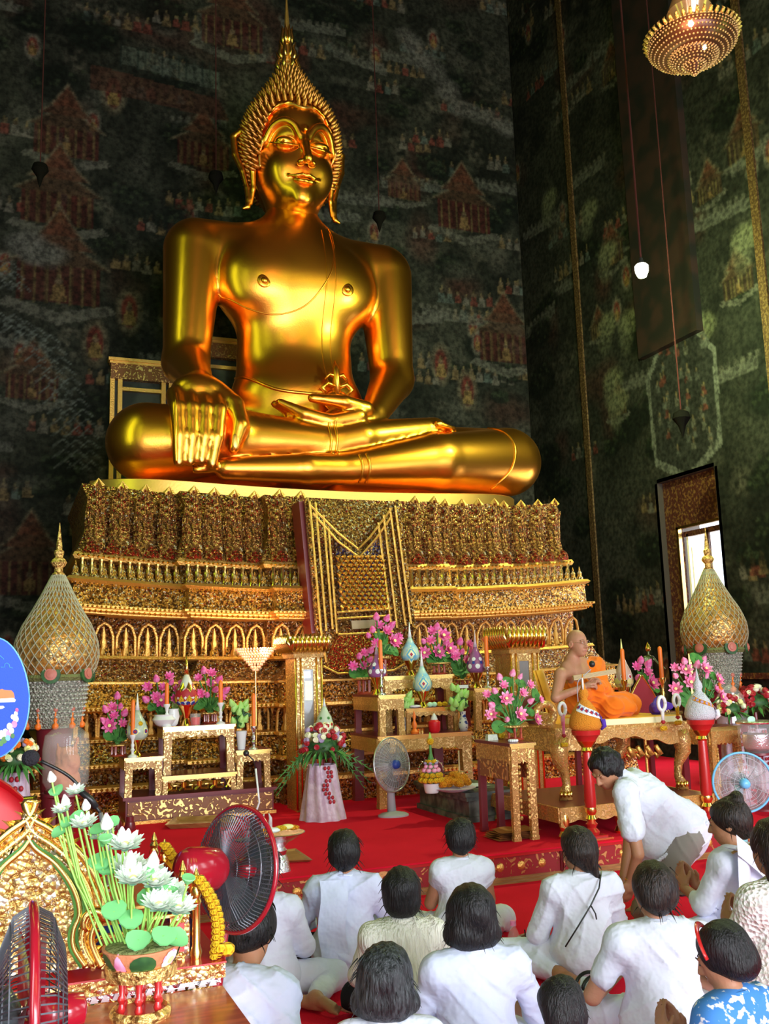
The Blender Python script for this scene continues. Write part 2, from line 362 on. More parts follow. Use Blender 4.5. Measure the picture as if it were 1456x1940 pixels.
def emis(name, col, st):
    m = bpy.data.materials.new(name); m.use_nodes = True; b = m.node_tree.nodes['Principled BSDF']
    b.inputs['Base Color'].default_value = (*col, 1); b.inputs['Emission Color'].default_value = (*col, 1); b.inputs['Emission Strength'].default_value = st; return m
# ornate lacquer front: gold scrolls (curled wave lines) over dark red
def scroll(name, base, gold, scale, th=(.42, .5), sc=(1, 1, 1)):
    m = bpy.data.materials.new(name); m.use_nodes = True; nt = m.node_tree; N = nt.nodes; L = nt.links; b = N['Principled BSDF']
    tc = N.new('ShaderNodeTexCoord'); mp = N.new('ShaderNodeMapping'); mp.inputs['Scale'].default_value = sc; L.new(tc.outputs['Object'], mp.inputs[0])
    n = N.new('ShaderNodeTexNoise'); n.inputs['Scale'].default_value = scale; n.inputs['Detail'].default_value = .6; n.inputs['Distortion'].default_value = 2.2; L.new(mp.outputs[0], n.inputs[0])
    m1 = N.new('ShaderNodeMath'); m1.operation = 'MULTIPLY'; m1.inputs[1].default_value = 11; L.new(n.outputs[0], m1.inputs[0])
    m2 = N.new('ShaderNodeMath'); m2.operation = 'SINE'; L.new(m1.outputs[0], m2.inputs[0])
    mr = N.new('ShaderNodeMapRange'); mr.inputs[1].default_value = th[0]; mr.inputs[2].default_value = th[1]+.2; L.new(m2.outputs[0], mr.inputs[0])
    mx = N.new('ShaderNodeMix'); mx.data_type = 'RGBA'; L.new(mr.outputs[0], mx.inputs[0]); mx.inputs[6].default_value = (*base, 1); mx.inputs[7].default_value = (*gold, 1)
    L.new(mx.outputs[2], b.inputs['Base Color']); L.new(mr.outputs[0], b.inputs['Metallic']); b.inputs['Roughness'].default_value = .42
    bp = N.new('ShaderNodeBump'); bp.inputs['Strength'].default_value = .8; bp.inputs['Distance'].default_value = .01; L.new(mr.outputs[0], bp.inputs['Height']); L.new(bp.outputs[0], b.inputs['Normal'])
    return m
M['scroll'] = scroll('red_lacquer_with_gold_scrolls', (.34, .015, .02), (.75, .42, .16), 12, th=(.25, .35))
M['scrollg'] = scroll('gold_scroll_carving', (.30, .10, .03), (1, .68, .26), 12, th=(-.2, .1))
M['ogold'] = scroll('table_gilding', (.50, .22, .05), (1, .68, .26), 26, th=(-.5, -.1))
M['ogoldb'] = scroll('table_gilding_bright', (.60, .31, .08), (.90, .62, .26), 26, th=(-.5, -.1))
# ================================================================ the setting
XR, XL, YB, YF, ZC = 9.3, -1.65, 15.4, -7.2, 18.5
class Paint:                      # murals: painted colours held on a fine grid of wall points
    def __init__(s, w, h, seed, res=.032):
        s.res = res; s.nx = int(w/res)+1; s.ny = int(h/res)+1; s.w = w; s.h = h; s.r = np.random.RandomState(seed)
        s.X, s.Z = np.meshgrid(np.arange(s.nx)*res, np.arange(s.ny)*res)
        n1 = s.noise(1.1); n2 = s.noise(.34); n3 = s.noise(.12)
        s.c = np.zeros((s.ny, s.nx, 3)); t = np.clip((n1*.5+n2*.35+n3*.3)*1.2-.35, 0, 1)[..., None]
        s.c[:] = np.array([.010, .011, .008]); s.c += t*np.array([.052, .050, .038])
        t2 = np.clip(s.noise(.5)*1.6-1.0, 0, 1)[..., None]*np.clip(s.noise(.08)*2-.7, 0, 1)[..., None]; s.c = s.c*(1-t2)+t2*np.array([.15, .13, .10])
        t3 = np.clip(s.noise(.8)*2.4-1.75, 0, 1)[..., None]; s.c = s.c*(1-t3)+t3*np.array([.07, .022, .016])
    def noise(s, sz):
        a = int(s.w/sz)+3; b = int(s.h/sz)+3; g = s.r.rand(b, a); x = s.X/sz; y = s.Z/sz; i = x.astype(int); j = y.astype(int)
        fx = x-i; fy = y-j; fx = fx*fx*(3-2*fx); fy = fy*fy*(3-2*fy)
        return (g[j, i]*(1-fx)+g[j, i+1]*fx)*(1-fy)+(g[j+1, i]*(1-fx)+g[j+1, i+1]*fx)*fy
    def sub(s, x0, x1, z0, z1):
        a = max(int(x0/s.res), 0); b = min(int(x1/s.res)+2, s.nx); c = max(int(z0/s.res), 0); d = min(int(z1/s.res)+2, s.ny)
        return (slice(c, max(d, c)), slice(a, max(b, a)))
    def line(s, x0, z0, x1, z1, w, col, al=1):
        q = s.sub(min(x0, x1)-w, max(x0, x1)+w, min(z0, z1)-w, max(z0, z1)+w); X = s.X[q]; Z = s.Z[q]
        dx, dz = x1-x0, z1-z0; t = np.clip(((X-x0)*dx+(Z-z0)*dz)/(dx*dx+dz*dz+1e-9), 0, 1); d = np.hypot(X-x0-t*dx, Z-z0-t*dz)
        m = (np.clip(1.2-d/w, 0, 1)*al)[..., None]; s.c[q] = s.c[q]*(1-m)+m*np.array(col)
    def blob(s, x, z, rx, rz, col, al=1, soft=.3):
        q = s.sub(x-rx*1.3, x+rx*1.3, z-rz*1.3, z+rz*1.3); d = np.hypot((s.X[q]-x)/rx, (s.Z[q]-z)/rz)
        m = (np.clip((1-d)/soft+.3, 0, 1)*al)[..., None]; s.c[q] = s.c[q]*(1-m)+m*np.array(col)
    def poly(s, pts, col, al=1):
        p = np.array(pts); q = s.sub(p[:, 0].min(), p[:, 0].max(), p[:, 1].min(), p[:, 1].max()); X = s.X[q]; Z = s.Z[q]; ins = np.zeros(X.shape, bool)
        for (ax, az), (bx, bz) in zip(p, np.roll(p, -1, 0)):
            ins ^= ((az > Z) != (bz > Z)) & (X < (bx-ax)*(Z-az)/(bz-az+1e-12)+ax)
        m = (ins*al)[..., None]; s.c[q] = s.c[q]*(1-m)+m*np.array(col)
    def figure(s, x, z, h, col):
        s.poly([(x-h*.28, z), (x+h*.28, z), (x+h*.16, z+h*.6), (x-h*.16, z+h*.6)], col, .8); s.blob(x, z+h*.72, h*.13, h*.15, (.16, .11, .07), .8); s.poly([(x-h*.08, z+h*.8), (x+h*.08, z+h*.8), (x, z+h*1.1)], (.2, .15, .07), .7)
    def pavilion(s, x, z, k, red=(.065, .012, .010)):
        k *= .8
        bx = (.13, .12, .10)
        s.poly([(x-1.0*k, z-.05*k), (x, z-.35*k), (x+1.0*k, z-.05*k), (x+.85*k, z+.1*k), (x, z-.12*k), (x-.85*k, z+.1*k)], bx, .7)
        s.poly([(x-.7*k, z+.05*k), (x+.7*k, z+.05*k), (x+.7*k, z+.75*k), (x-.7*k, z+.75*k)], red, .75)
        for i in range(-3, 4): s.line(x+i*.2*k, z+.05*k, x+i*.2*k, z+.75*k, .02*k+.01, (.16, .12, .05), .6)
        s.figure(x, z+.1*k, .5*k, (.2, .12, .05))
        for j, (a, b) in enumerate([(.85, .75), (.6, 1.05), (.35, 1.3)]): s.poly([(x-a*k, z+b*k), (x+a*k, z+b*k), (x, z+(b+.55)*k)], (.07+.02*j, .035, .02), .8); s.line(x-a*k, z+b*k, x, z+(b+.55)*k, .03, (.15, .12, .08), .6); s.line(x+a*k, z+b*k, x, z+(b+.55)*k, .03, (.15, .12, .08), .6)
    def river(s, pts, wd):
        for (a, b), (c, d) in zip(pts[:-1], pts[1:]):
            L = math.hypot(c-a, d-b); n = int(L/.16)
            for i in range(n):
                t = i/n; x = a+(c-a)*t; z = b+(d-b)*t
                for q in (-1, 0, 1):
                    xx = x+q*wd*.33; s.line(xx-.15, z-.07, xx, z+.06, .016, (.15, .16, .15), .7); s.line(xx, z+.06, xx+.16, z-.06, .016, (.15, .16, .15), .7)
    def scatter(s, n, zmax):
        for _ in range(n):                                   # tree clumps, rocks, little walls, crowds
            x = s.r.rand()*s.w; z = s.r.rand()*zmax; k = s.r.rand()
            if k < .42:
                rr = .2+.35*s.r.rand(); s.blob(x, z, rr, rr*.7, (.006, .009, .006), .85)
                for _ in range(14): s.blob(x+(s.r.rand()-.5)*rr*1.6, z+(s.r.rand()-.3)*rr, .045, .035, (.035, .045, .025), .6)
            elif k < .62:
                for i in range(s.r.randint(3, 9)): s.figure(x+i*.17, z+.05*s.r.rand(), .24+.1*s.r.rand(), [(.15, .13, .11), (.16, .04, .03), (.18, .12, .06), (.09, .11, .10)][s.r.randint(4)])
            elif k < .75:
                L = .8+1.4*s.r.rand(); a = (s.r.rand()-.5)*.5; s.poly([(x, z), (x+L, z+a), (x+L, z+a+.17), (x, z+.17)], (.12, .115, .10), .7)
                for i in range(int(L/.14)): s.blob(x+i*.14, z+.2+a*i*.14/L, .05, .06, (.13, .12, .10), .6)
            elif k < .9: s.blob(x, z, .15+.4*s.r.rand(), .1+.25*s.r.rand(), (.085, .080, .065), .55, .9)
            else: s.blob(x, z, .14, .26, (.17, .15, .12), .7); s.blob(x, z, .09, .18, (.16, .03, .02), .9); s.figure(x, z-.14, .26, (.22, .14, .05))
def wallmesh(name, P, fn, m, hole=None):
    nx, ny = P.nx, P.ny; co = fn(P.X.ravel(), P.Z.ravel()); me = bpy.data.meshes.new(name)
    I = np.arange(nx*ny).reshape(ny, nx); q = np.stack([I[:-1, :-1], I[:-1, 1:], I[1:, 1:], I[1:, :-1]], -1).reshape(-1, 4)
    if hole is not None: q = q[~hole(P.X[:-1, :-1].ravel()+P.res/2, P.Z[:-1, :-1].ravel()+P.res/2)]
    me.vertices.add(len(co)); me.vertices.foreach_set('co', co.ravel()); me.loops.add(len(q)*4); me.loops.foreach_set('vertex_index', q.ravel().astype(np.int32))
    me.polygons.add(len(q)); me.polygons.foreach_set('loop_start', np.arange(len(q), dtype=np.int32)*4); me.update(calc_edges=True)
    a = me.color_attributes.new('paint', 'FLOAT_COLOR', 'POINT'); a.data.foreach_set('color', np.concatenate([P.c.reshape(-1, 3), np.ones((nx*ny, 1))], 1).ravel())
    me.materials.append(m); o = bpy.data.objects.new(name, me); COL.objects.link(o); return tag(o, kind='structure')
m = bpy.data.materials.new('mural_paint'); m.use_nodes = True; nt = m.node_tree; b_ = nt.nodes['Principled BSDF']; at = nt.nodes.new('ShaderNodeAttribute'); at.attribute_name = 'paint'
nz = nt.nodes.new('ShaderNodeTexNoise'); nz.inputs['Scale'].default_value = 14; nz.inputs['Detail'].default_value = 6; mr_ = nt.nodes.new('ShaderNodeMapRange'); mr_.inputs[1].default_value = .35; mr_.inputs[2].default_value = .65; mr_.inputs[3].default_value = .45; mr_.inputs[4].default_value = 1.6
tc_ = nt.nodes.new('ShaderNodeTexCoord'); nt.links.new(tc_.outputs['Object'], nz.inputs[0]); nt.links.new(nz.outputs[0], mr_.inputs[0])
vm = nt.nodes.new('ShaderNodeVectorMath'); vm.operation = 'SCALE'; nt.links.new(at.outputs['Color'], vm.inputs[0]); nt.links.new(mr_.outputs[0], vm.inputs['Scale']); nt.links.new(vm.outputs[0], b_.inputs['Base Color']); mr_.inputs[3].default_value = .28; mr_.inputs[4].default_value = .95; b_.inputs['Roughness'].default_value = .75; b_.inputs['Specular IOR Level'].default_value = .15
M['mural'] = m

Pb = Paint(XR-XL, ZC, 3); Pb.scatter(430, ZC)
def wb(px, py): v = W(px, py, YB); return v.x-XL, v.z
for px, py, k in [(125, 300, .9), (385, 320, .8), (110, 430, 1.0), (110, 580, 1.15), (880, 440, 1.0), (765, 380, .6), (960, 690, 1.0), (60, 760, .7), (440, 95, 1.0), (55, 1130, .9)]:
    x, z = wb(px, py); Pb.pavilion(x, z, k)
for px, py in [(835, 690), (885, 740), (215, 175), (180, 650), (245, 590)]:
    x, z = wb(px, py); Pb.blob(x, z, .22, .42, (.15, .12, .08), .7); Pb.blob(x, z, .14, .3, (.13, .02, .015), .9); Pb.figure(x, z-.25, .42, (.25, .17, .06))
Pb.river([wb(0, 600), wb(70, 640), wb(110, 720), wb(140, 800), wb(150, 900)], .6); Pb.river([wb(0, 500), wb(30, 560)], .4)
for a, b in [((770, 60), (870, 200)), ((870, 200), (1000, 260)), ((40, 460), (100, 490))]:
    x0, z0 = wb(*a); x1, z1 = wb(*b)
    for i in range(16): t = i/15; Pb.blob(x0+(x1-x0)*t+R.uniform(-.15, .15), z0+(z1-z0)*t+R.uniform(-.1, .1), .22, .17, (.13, .12, .11), .6, .8)
x, z = wb(170, 120); Pb.poly([(x, z), (x+2.2, z-.2), (x+2.4, z-.6), (x, z-.45)], (.07, .03, .02), .8); x, z = wb(230, 85)
Pb.poly([(x, z), (x+1.7, z-.15), (x+1.7, z-.5), (x, z-.35)], (.09, .10, .08), .8)
for i in range(12): Pb.line(x+i*.14, z, x+i*.14, z-.4, .02, (.02, .03, .025), .8)
wallmesh('wall_back', Pb, lambda x, z: np.stack([x+XL, np.full_like(x, YB), z], -1), M['mural'])
Pr = Paint(YB-4.0, ZC, 11); Pr.c *= .85; Pr.c += np.array([.003, .003, .003]); Pr.scatter(340, ZC)
def wr(px, py): v = WX(px, py, XR); return v.y-4.0, v.z
for px, py, k in [(1160, 505, .55), (1345, 380, .45), (1135, 640, .4), (1160, 150, .5), (1400, 560, .5), (1410, 300, .55), (1170, 790, .45)]:
    x, z = wr(px, py); Pr.pavilion(x, z, k, (.045, .022, .016))
for px, py in [(1150, 615), (1190, 610), (1150, 480), (1160, 720), (1170, 760), (1115, 400), (1040, 380), (1330, 620), (1410, 450)]:
    x, z = wr(px, py); Pr.blob(x, z, .28, .22, (.17, .17, .10), .75, .5); Pr.blob(x+.1, z-.2, .2, .3, (.12, .12, .08), .6, .6)
x, z = wr(1290, 740)
for rr, c in ((1.0, (.16, .16, .14)), (.9, (.02, .02, .018))): Pr.poly([(x-.75*rr, z-1.0*rr), (x-.8*rr, z+.4*rr), (x, z+1.4*rr), (x+.8*rr, z+.4*rr), (x+.75*rr, z-1.0*rr), (x, z-1.4*rr)], c, .9)
for i in range(40): Pr.figure(x+R.uniform(-.6, .6), z+R.uniform(-1, .7), .2, R.choice([(.13, .12, .10), (.14, .04, .03), (.1, .1, .09)]))
NY0, NY1, NZ = 10.5, 11.78, 4.35                      # niche of the window in the side wall
wallmesh('wall_right', Pr, lambda y, z: np.stack([np.full_like(y, XR), y+4.0, z], -1), M['mural'], hole=lambda y, z: (y+4 > NY0) & (y+4 < NY1) & (z < NZ) & (z > .55))
mdark = mat('dark_plaster', (.035, .03, .024), .8, bump=.2, bscale=6); mceil = mat('dark_red_ceiling', (.05, .01, .008), .7, col2=(.12, .05, .015), cscale=3)
mfl = mat('grey_marble', (.30, .29, .27), .25, col2=(.2, .19, .18), cscale=2)
tag(MB().box(XR, XR+.25, YF, 4.0, 0, ZC).build('wall_right', mdark), kind='structure')
tag(MB().box(XL-.25, XL, YF, YB, 0, ZC).build('wall_left', mdark), kind='structure')
tag(MB().box(XL-.25, XR+.25, YF-.2, YF, 0, ZC).build('wall_front', mdark), kind='structure')
tag(MB().box(XL-.25, XR+.25, YF, YB, ZC, ZC+.2).build('ceiling', mceil), kind='structure')
tag(MB().box(XL-.3, XR+.3, YB+.02, YB+.3, -.1, ZC+.1).box(XR+.85, XR+1.0, 4, NY0-.4, -.1, ZC).box(XR+.02, XR+.2, NY1+.3, YB+.3, -.1, ZC+.1).box(XR+.02, XR+.2, 4, NY0-.3, -.1, ZC+.1).box(XR+.02, XR+.2, NY0-.3, NY1+.3, NZ+.3, ZC+.1).build('wall_outer', mdark), kind='structure')
tag(MB().box(XL-.25, XR+1, YF, YB, -.12, 0).build('floor', mfl), kind='structure')
# niche, window with folding shutters
nb = MB().box(XR, XR+.75, NY1, NY1+.06, .5, NZ).box(XR, XR+.75, NY0-.06, NY0, .5, NZ).box(XR, XR+.75, NY0, NY1, NZ, NZ+.06).box(XR, XR+.75, NY0, NY1, .49, .55)
tag(nb.build('trim_1', mat('niche_reveal', (.05, .035, .025), .7)), kind='structure')
mred = mat('dark_red_lattice', (.06, .012, .008), .5, col2=(.16, .07, .02), cscale=22, bump=.8, bscale=24, cr=(.5, .6))
wy0, wy1, wz0, wz1 = NY0+.05, NY1-.28, .7, 3.62
fr = MB().box(XR+.1, XR+.2, NY0, NY1, wz1, NZ).box(XR+.1, XR+.2, NY0, wy0, .55, wz1).box(XR+.1, XR+.2, wy1, NY1, .55, wz1).box(XR+.1, XR+.2, wy0, wy1, .55, wz0)
wn = tag(fr.build('window_1', mred), kind='structure')
gf = MB().box(XR+.06, XR+.12, wy1-.05, wy1, wz0, wz1).box(XR+.06, XR+.12, wy0, wy1, wz1-.03, wz1+.01); gf.build('window_frame', M['goldp'], wn)
wleaf = mat('shutter_white', (.88, .86, .80), .5)
sh = MB().box(XR+.2, XR+.74, wy1-.09, wy1-.05, wz0, wz1-.1).build('shutter', wleaf, wn)
sp = MB(); sp.box(XR+.25, XR+.69, wy1-.10, wy1-.095, wz0+.2, wz1-.3); sp.box(XR+.25, XR+.69, wy1-.12, wy1-.095, 2.2, 2.24); sp.build('shutter_border', M['goldp'], sh)
MB().box(XR+.2, XR+.24, wy0+.42, wy0+.46, wz0, wz1-.1).build('mullion', mred, wn)
MB().box(XR+.2, XR+.26, wy0, wy1, wz1-.14, wz1-.06).build('transom', mred, wn)
ap = area('daylight_window', (XR+1.6, 10.9, 2.6), (XR, 10.9, 2.0), 1.6, 3.0, 120, (1, .98, .95)); 
# gilt ribbon trims up the side wall, dado, dark panel above the niche
mtrim = mat('dull_gilt_ribbon', (.10, .05, .02), .5, .5, bump=.6, bscale=30, col2=(.22, .13, .05), cscale=26, cr=(.45, .6))
for i, y in enumerate((13.54, 9.25, 6.0)):
    t = tag(MB().box(XR-.03, XR, y-.07, y+.07, 1.45, ZC).build('trim_%d' % (i+2), mtrim), kind='structure')
tag(MB().box(XR-.06, XR, 4, NY0-.1, 1.38, 1.46).build('trim_5', mred), kind='structure')
tag(MB().box(XR-.04, XR, 4, NY0-.1, .55, .62).build('trim_6', mred), kind='structure')
tag(MB().box(XR-.12, XR, 10.47, 11.84, 6.36, ZC).build('trim_7', mat('black_varnished_board', (.012, .011, .009), .45, col2=(.03, .015, .012), cscale=3)), kind='structure')
tag(MB().box(XL, XR, YB-.04, YB, 1.35, 1.43).build('trim_8', mred), kind='structure')

for i, (wx, wy, wz, wh) in enumerate(SIDEL):                      # frames of the low side windows and around the added green panels, out of view
    s_ = 1 if wx < 0 else -1; x0, x1 = sorted((wx-s_*.15, wx-s_*.02))
    tag(MB().box(x0, x1, wy-.68, wy-.56, wz-wh/2-.1, wz+wh/2+.1).box(x0, x1, wy+.56, wy+.68, wz-wh/2-.1, wz+wh/2+.1).box(x0, x1, wy-.56, wy+.56, wz+wh/2, wz+wh/2+.1).box(x0, x1, wy-.56, wy+.56, wz-wh/2-.1, wz-wh/2).build('window_%d' % (i+2), mred), kind='structure')

# raised stage with carved front, red carpets
PZ = .24; PY = 6.78
st = tag(MB().box(-.2, XR, PY+.03, YB-.2, 0, PZ-.012).build('platform', M['redwood']), kind='structure')
px_ = [-.2, 1.05, 2.3, 3.42, 4.16, 5.3, 6.5, 7.7, 9.25]
for a, b in zip(px_[:-1], px_[1:]):
    MB().box(a+.012, b-.012, PY, PY+.03, .055, .205).build('carved_panel', M['scroll'], st)
    for q_ in (.25, .5, .75):
        MB().lathe([(.034, 0), (.030, .006), (.018, .010), (.003, .014)], 14, M=Matrix.Translation((a+(b-a)*q_, PY, .13)) @ Matrix.Rotation(PI/2, 4, 'X')).build('gilt_medallion', M['gold'], st, smooth=True)
    MB().tube([(b-.012, PY-.004, .05), (b-.012, PY-.004, .21)], .012, 6).build('seam_strip', M['redstrip'], st)
MB().box(-.2, XR, PY-.035, PY+.03, 0, .022).box(-.2, XR, PY-.02, PY+.03, .022, .04).box(-.2, XR, PY-.008, PY+.03, .04, .055).build('plinth_moulding', M['wood'], st)
MB().box(-.2, XR, PY-.02, PY+.03, .205, PZ-.012).build('edge_moulding', M['redlac'], st)
tag(MB().box(-1.2, 9.25, PY-.03, 15.2, PZ-.012, PZ).build('carpet', M['carpet']), 'bright red carpet covering the raised stage under the altar tables', 'carpet', kind='stuff')
def floorc(u, v):
    return (-1.6+u*10.8, 1.0+v*(PY-.04-1.0), .012+.002*math.sin(u*90)*math.sin(v*30))
c = MB().grid(floorc, 80, 40).build('carpet', M['carpet'], smooth=2); tag(c, 'bright red carpet on the lower floor where the visitors sit', 'carpet', kind='stuff')
sg = MB().box(0, .10, -.008, 0, 0, .035).build('small_sign', M['red'], None, (3.27, PY-.005, .14)); tag(sg, 'small red plate fixed on the carved stage front', 'sign')
MB().box(.012, .088, -.0095, -.008, .020, .026).box(.012, .07, -.0095, -.008, .009, .014).build('lettering', M['white_pl'], sg)

# ================================================================ pedestal
AX = 4.05
ped = thing('pedestal', 'tall tiered gilded pedestal with mirror mosaic carrying the great seated statue', 'pedestal', (AX, 11.5, PZ))
PO = Vector((AX, 11.5, PZ))
def sag(x, z): return .16*(x/3.35)**2*min(1, max(0, (z-1.0)/1.5))
def outline(hw, y0, st_=.21):
    b1 = 1.15; b2 = 2.12
    L = [(-hw, y0+2*st_+2.6), (-hw, y0+2*st_), (-b2, y0+2*st_), (-b2, y0+st_), (-b1, y0+st_), (-b1, y0)]
    return L+[(-x, y) for x, y in L[::-1]]
def tier(name, hw, y0, prof, m, mb=None):
    o = outline(hw, y0); P = []
    for (x0, y_0), (x1, y_1) in zip(o[:-1], o[1:]):
        n = max(1, int(abs(x1-x0)/.35)); P += [(x0+(x1-x0)*i/n, y_0+(y_1-y_0)*i/n, x0, x1) for i in range(n)]
    P.append((*o[-1], 0, 0)); v = []; f = []; n = len(prof)
    for x, y, _, _ in P:
        for off, z in prof:
            # every corner moves out along both axes, points inside a run only forward
            cx = off if any(abs(abs(x)-abs(q[0])) < 1e-6 for q in o) else 0
            xx = x+(cx if x > 0 else -cx); v.append((xx, y-off-11.5, z+sag(x, z)-PZ))
    for i in range(len(P)-1):
        for j in range(n-1): a = i*n+j; f.append((a, a+n, a+n+1, a+1))
    q = MB() if mb is None else mb; q.add(v, f)
    return q.build(name, m, ped) if mb is None else None
def fronts(hw, y0, sp, off=0, skip=.62, st_=.21):   # places along the three stepped fronts of each half
    out = []; b1 = 1.15; b2 = 2.12
    for lo, hi, yy in ((skip, b1, y0), (b1, b2, y0+st_), (b2, hw, y0+2*st_)):
        n = max(1, round((hi-lo)/sp)); d = (hi-lo)/n
        for i in range(n):
            x = lo+d*(i+.5)
            for s in (-1, 1): out.append((s*x, yy-off))
    return out
def row(proto, name, places, z, rot=None, lim=300):
    o = proto; o.name = name
    for i, (x, y) in enumerate(places):
        Mx = Matrix.Translation((x, y-11.5, z+sag(x, z)-PZ))
        if i == 0: o.matrix_local = Mx
        else: inst(o, ped, Mx)
# core and tiers, top to bottom
tier('lotus_core', 3.22, 11.02, [(0.02, 3.76), (-.05, 3.6), (-.06, 3.3), (.05, 3.0), (.08, 2.93)], M['mosp'])
tier('bead_moulding', 3.26, 10.92, [(-.2, 2.95), (.05, 2.94), (.07, 2.90), (.05, 2.86), (-.3, 2.86)], M['gold'])
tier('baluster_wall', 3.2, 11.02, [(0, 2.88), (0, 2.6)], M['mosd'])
tier('ledge', 3.38, 10.62, [(-.5, 2.64), (.0, 2.63), (.03, 2.60), (0, 2.57), (-.04, 2.56)], M['gold'])
tier('frieze', 3.36, 10.60, [(-.03, 2.57), (-.02, 2.33)], M['mos'])
tier('ledge', 3.40, 10.58, [(-.05, 2.34), (.03, 2.335), (.03, 2.31), (.0, 2.30), (.0, 2.28), (-.05, 2.265), (-.05, 2.25), (-.10, 2.235), (-.5, 2.23)], M['gold'])
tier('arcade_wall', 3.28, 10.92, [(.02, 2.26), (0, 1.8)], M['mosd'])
tier('ledge', 3.42, 10.66, [(-.4, 1.84), (.0, 1.83), (.02, 1.80), (-.02, 1.78)], M['gold'])
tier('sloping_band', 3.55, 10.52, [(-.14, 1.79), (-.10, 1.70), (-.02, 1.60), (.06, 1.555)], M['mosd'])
tier('ledge', 3.62, 10.44, [(-.05, 1.57), (.02, 1.56), (.02, 1.54), (-.02, 1.53)], M['gold'])
tier('frieze', 3.62, 10.42, [(-.02, 1.54), (-.02, 1.31)], M['mos'])
tier('ledge', 3.66, 10.40, [(-.04, 1.32), (.03, 1.31), (.03, 1.28), (-.02, 1.26), (-.4, 1.26)], M['gold'])
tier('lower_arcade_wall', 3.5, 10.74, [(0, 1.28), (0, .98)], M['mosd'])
tier('ledge', 3.66, 10.46, [(-.3, 1.02), (.02, 1.0), (.02, .97), (-.03, .95)], M['gold'])
tier('frieze', 3.68, 10.42, [(-.03, .96), (-.02, .74)], M['mos'])
tier('ledge', 3.72, 10.38, [(-.04, .75), (.03, .74), (.03, .71), (-.03, .69)], M['gold'])
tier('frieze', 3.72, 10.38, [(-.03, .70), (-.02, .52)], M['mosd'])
tier('ledge', 3.76, 10.32, [(-.05, .53), (.03, .51), (.03, .47), (-.03, .46)], M['gold'])
tier('foot_frieze', 3.78, 10.30, [(-.03, .47), (.0, PZ)], M['mos'])
tag(MB().box(-3.1, 3.1, -.1, 3.0, 3.3, 3.5).build('inner_fill', M['mosp'], ped), None)
# long lotus petals
def petal(u, v):
    x = (u-.5)*.235*(math.sin(PI*min(1, .25+v*.62))**.6 if v < .82 else max(.04, (1-v)/.18)**.7*.93)
    y = -(.10*math.exp(-((v-.10)/.16)**2)+.02+.16*max(0, v-.45)**1.6*2.0-.02*v)-.045*(1-(2*u-1)**2)
    return (x, y, v*.82)
pm = MB().grid(petal, 5, 9).tube([(0, petal(.5, v)[1]-.006, v*.82) for v in (0, .15, .35, .6, .8, 1)], [.016, .018, .014, .014, .016, .004], 4).tube([(-.092, petal(.1, v)[1]-.004, v*.82) for v in (.08, .35, .7, .86)], .009, 3).tube([(.092, petal(.9, v)[1]-.004, v*.82) for v in (.08, .35, .7, .86)], .009, 3).build('petal', M['mosp'], ped, smooth=True)
row(pm, 'petal', fronts(3.22, 10.98, .245), 2.93)
def petal2(u, v): return ((u-.5)*.2*(1-v)**.6, -.03-.05*math.sin(PI*v)-.03*(1-abs(2*u-1)), v*.16)
row(MB().grid(petal2, 5, 5).build('petal', M['mosr'], ped), 'small_petal', fronts(3.24, 10.86, .22), 2.93)
cr = MB().tube([(-.05, 0, .0), (0, -.01, .09)], [.03, .002], 5).tube([(.05, 0, .0), (0, -.01, .09)], [.03, .002], 5).build('crest', M['gold'], ped)
row(cr, 'crest', fronts(3.2, 10.84, .245), 3.72)
# balusters and the little kneeling figures between them
bl = MB().lathe([(.022, 0), (.03, .02), (.018, .04), (.024, .09), (.026, .15), (.016, .19), (.026, .21), (.026, .24)], 7).build('baluster', M['goldp'], ped, smooth=True)
row(bl, 'baluster', fronts(3.28, 10.86, .105), 2.63)
bd = MB().lathe([(.045, 0), (.05, .03), (.028, .06), (.034, .09), (.018, .12), (.002, .19)], 7).build('bud', M['mos'], ped, smooth=True)
row(bd, 'bud_finial', fronts(3.36, 10.70, .105), 2.63)
# arcade: pilasters, arches, figures
def archp():
    b = MB(); b.tube([(-.105, 0, 0), (-.10, -.02, .22), (-.06, -.05, .33), (0, -.07, .37), (.06, -.05, .33), (.10, -.02, .22), (.105, 0, 0)], .018, 5)
    b.lathe([(.05, 0), (.055, .05), (.03, .1), (.04, .16), (.022, .2), (.03, .235), (.004, .33)], 6, sy=.7); return b
row(archp().build('arch', M['gold'], ped, smooth=True), 'arch_with_figure', fronts(3.34, 10.86, .225), 1.83)
row(MB().lathe([(.035, 0), (.04, .02), (.02, .04), (.028, .07), (.002, .12)], 6).build('bud', M['mos'], ped, smooth=True), 'small_bud', fronts(3.4, 10.72, .13), 1.83)
row(archp().build('arch', M['gold'], ped, smooth=True), 'low_arch', fronts(3.5, 10.70, .24), .99)
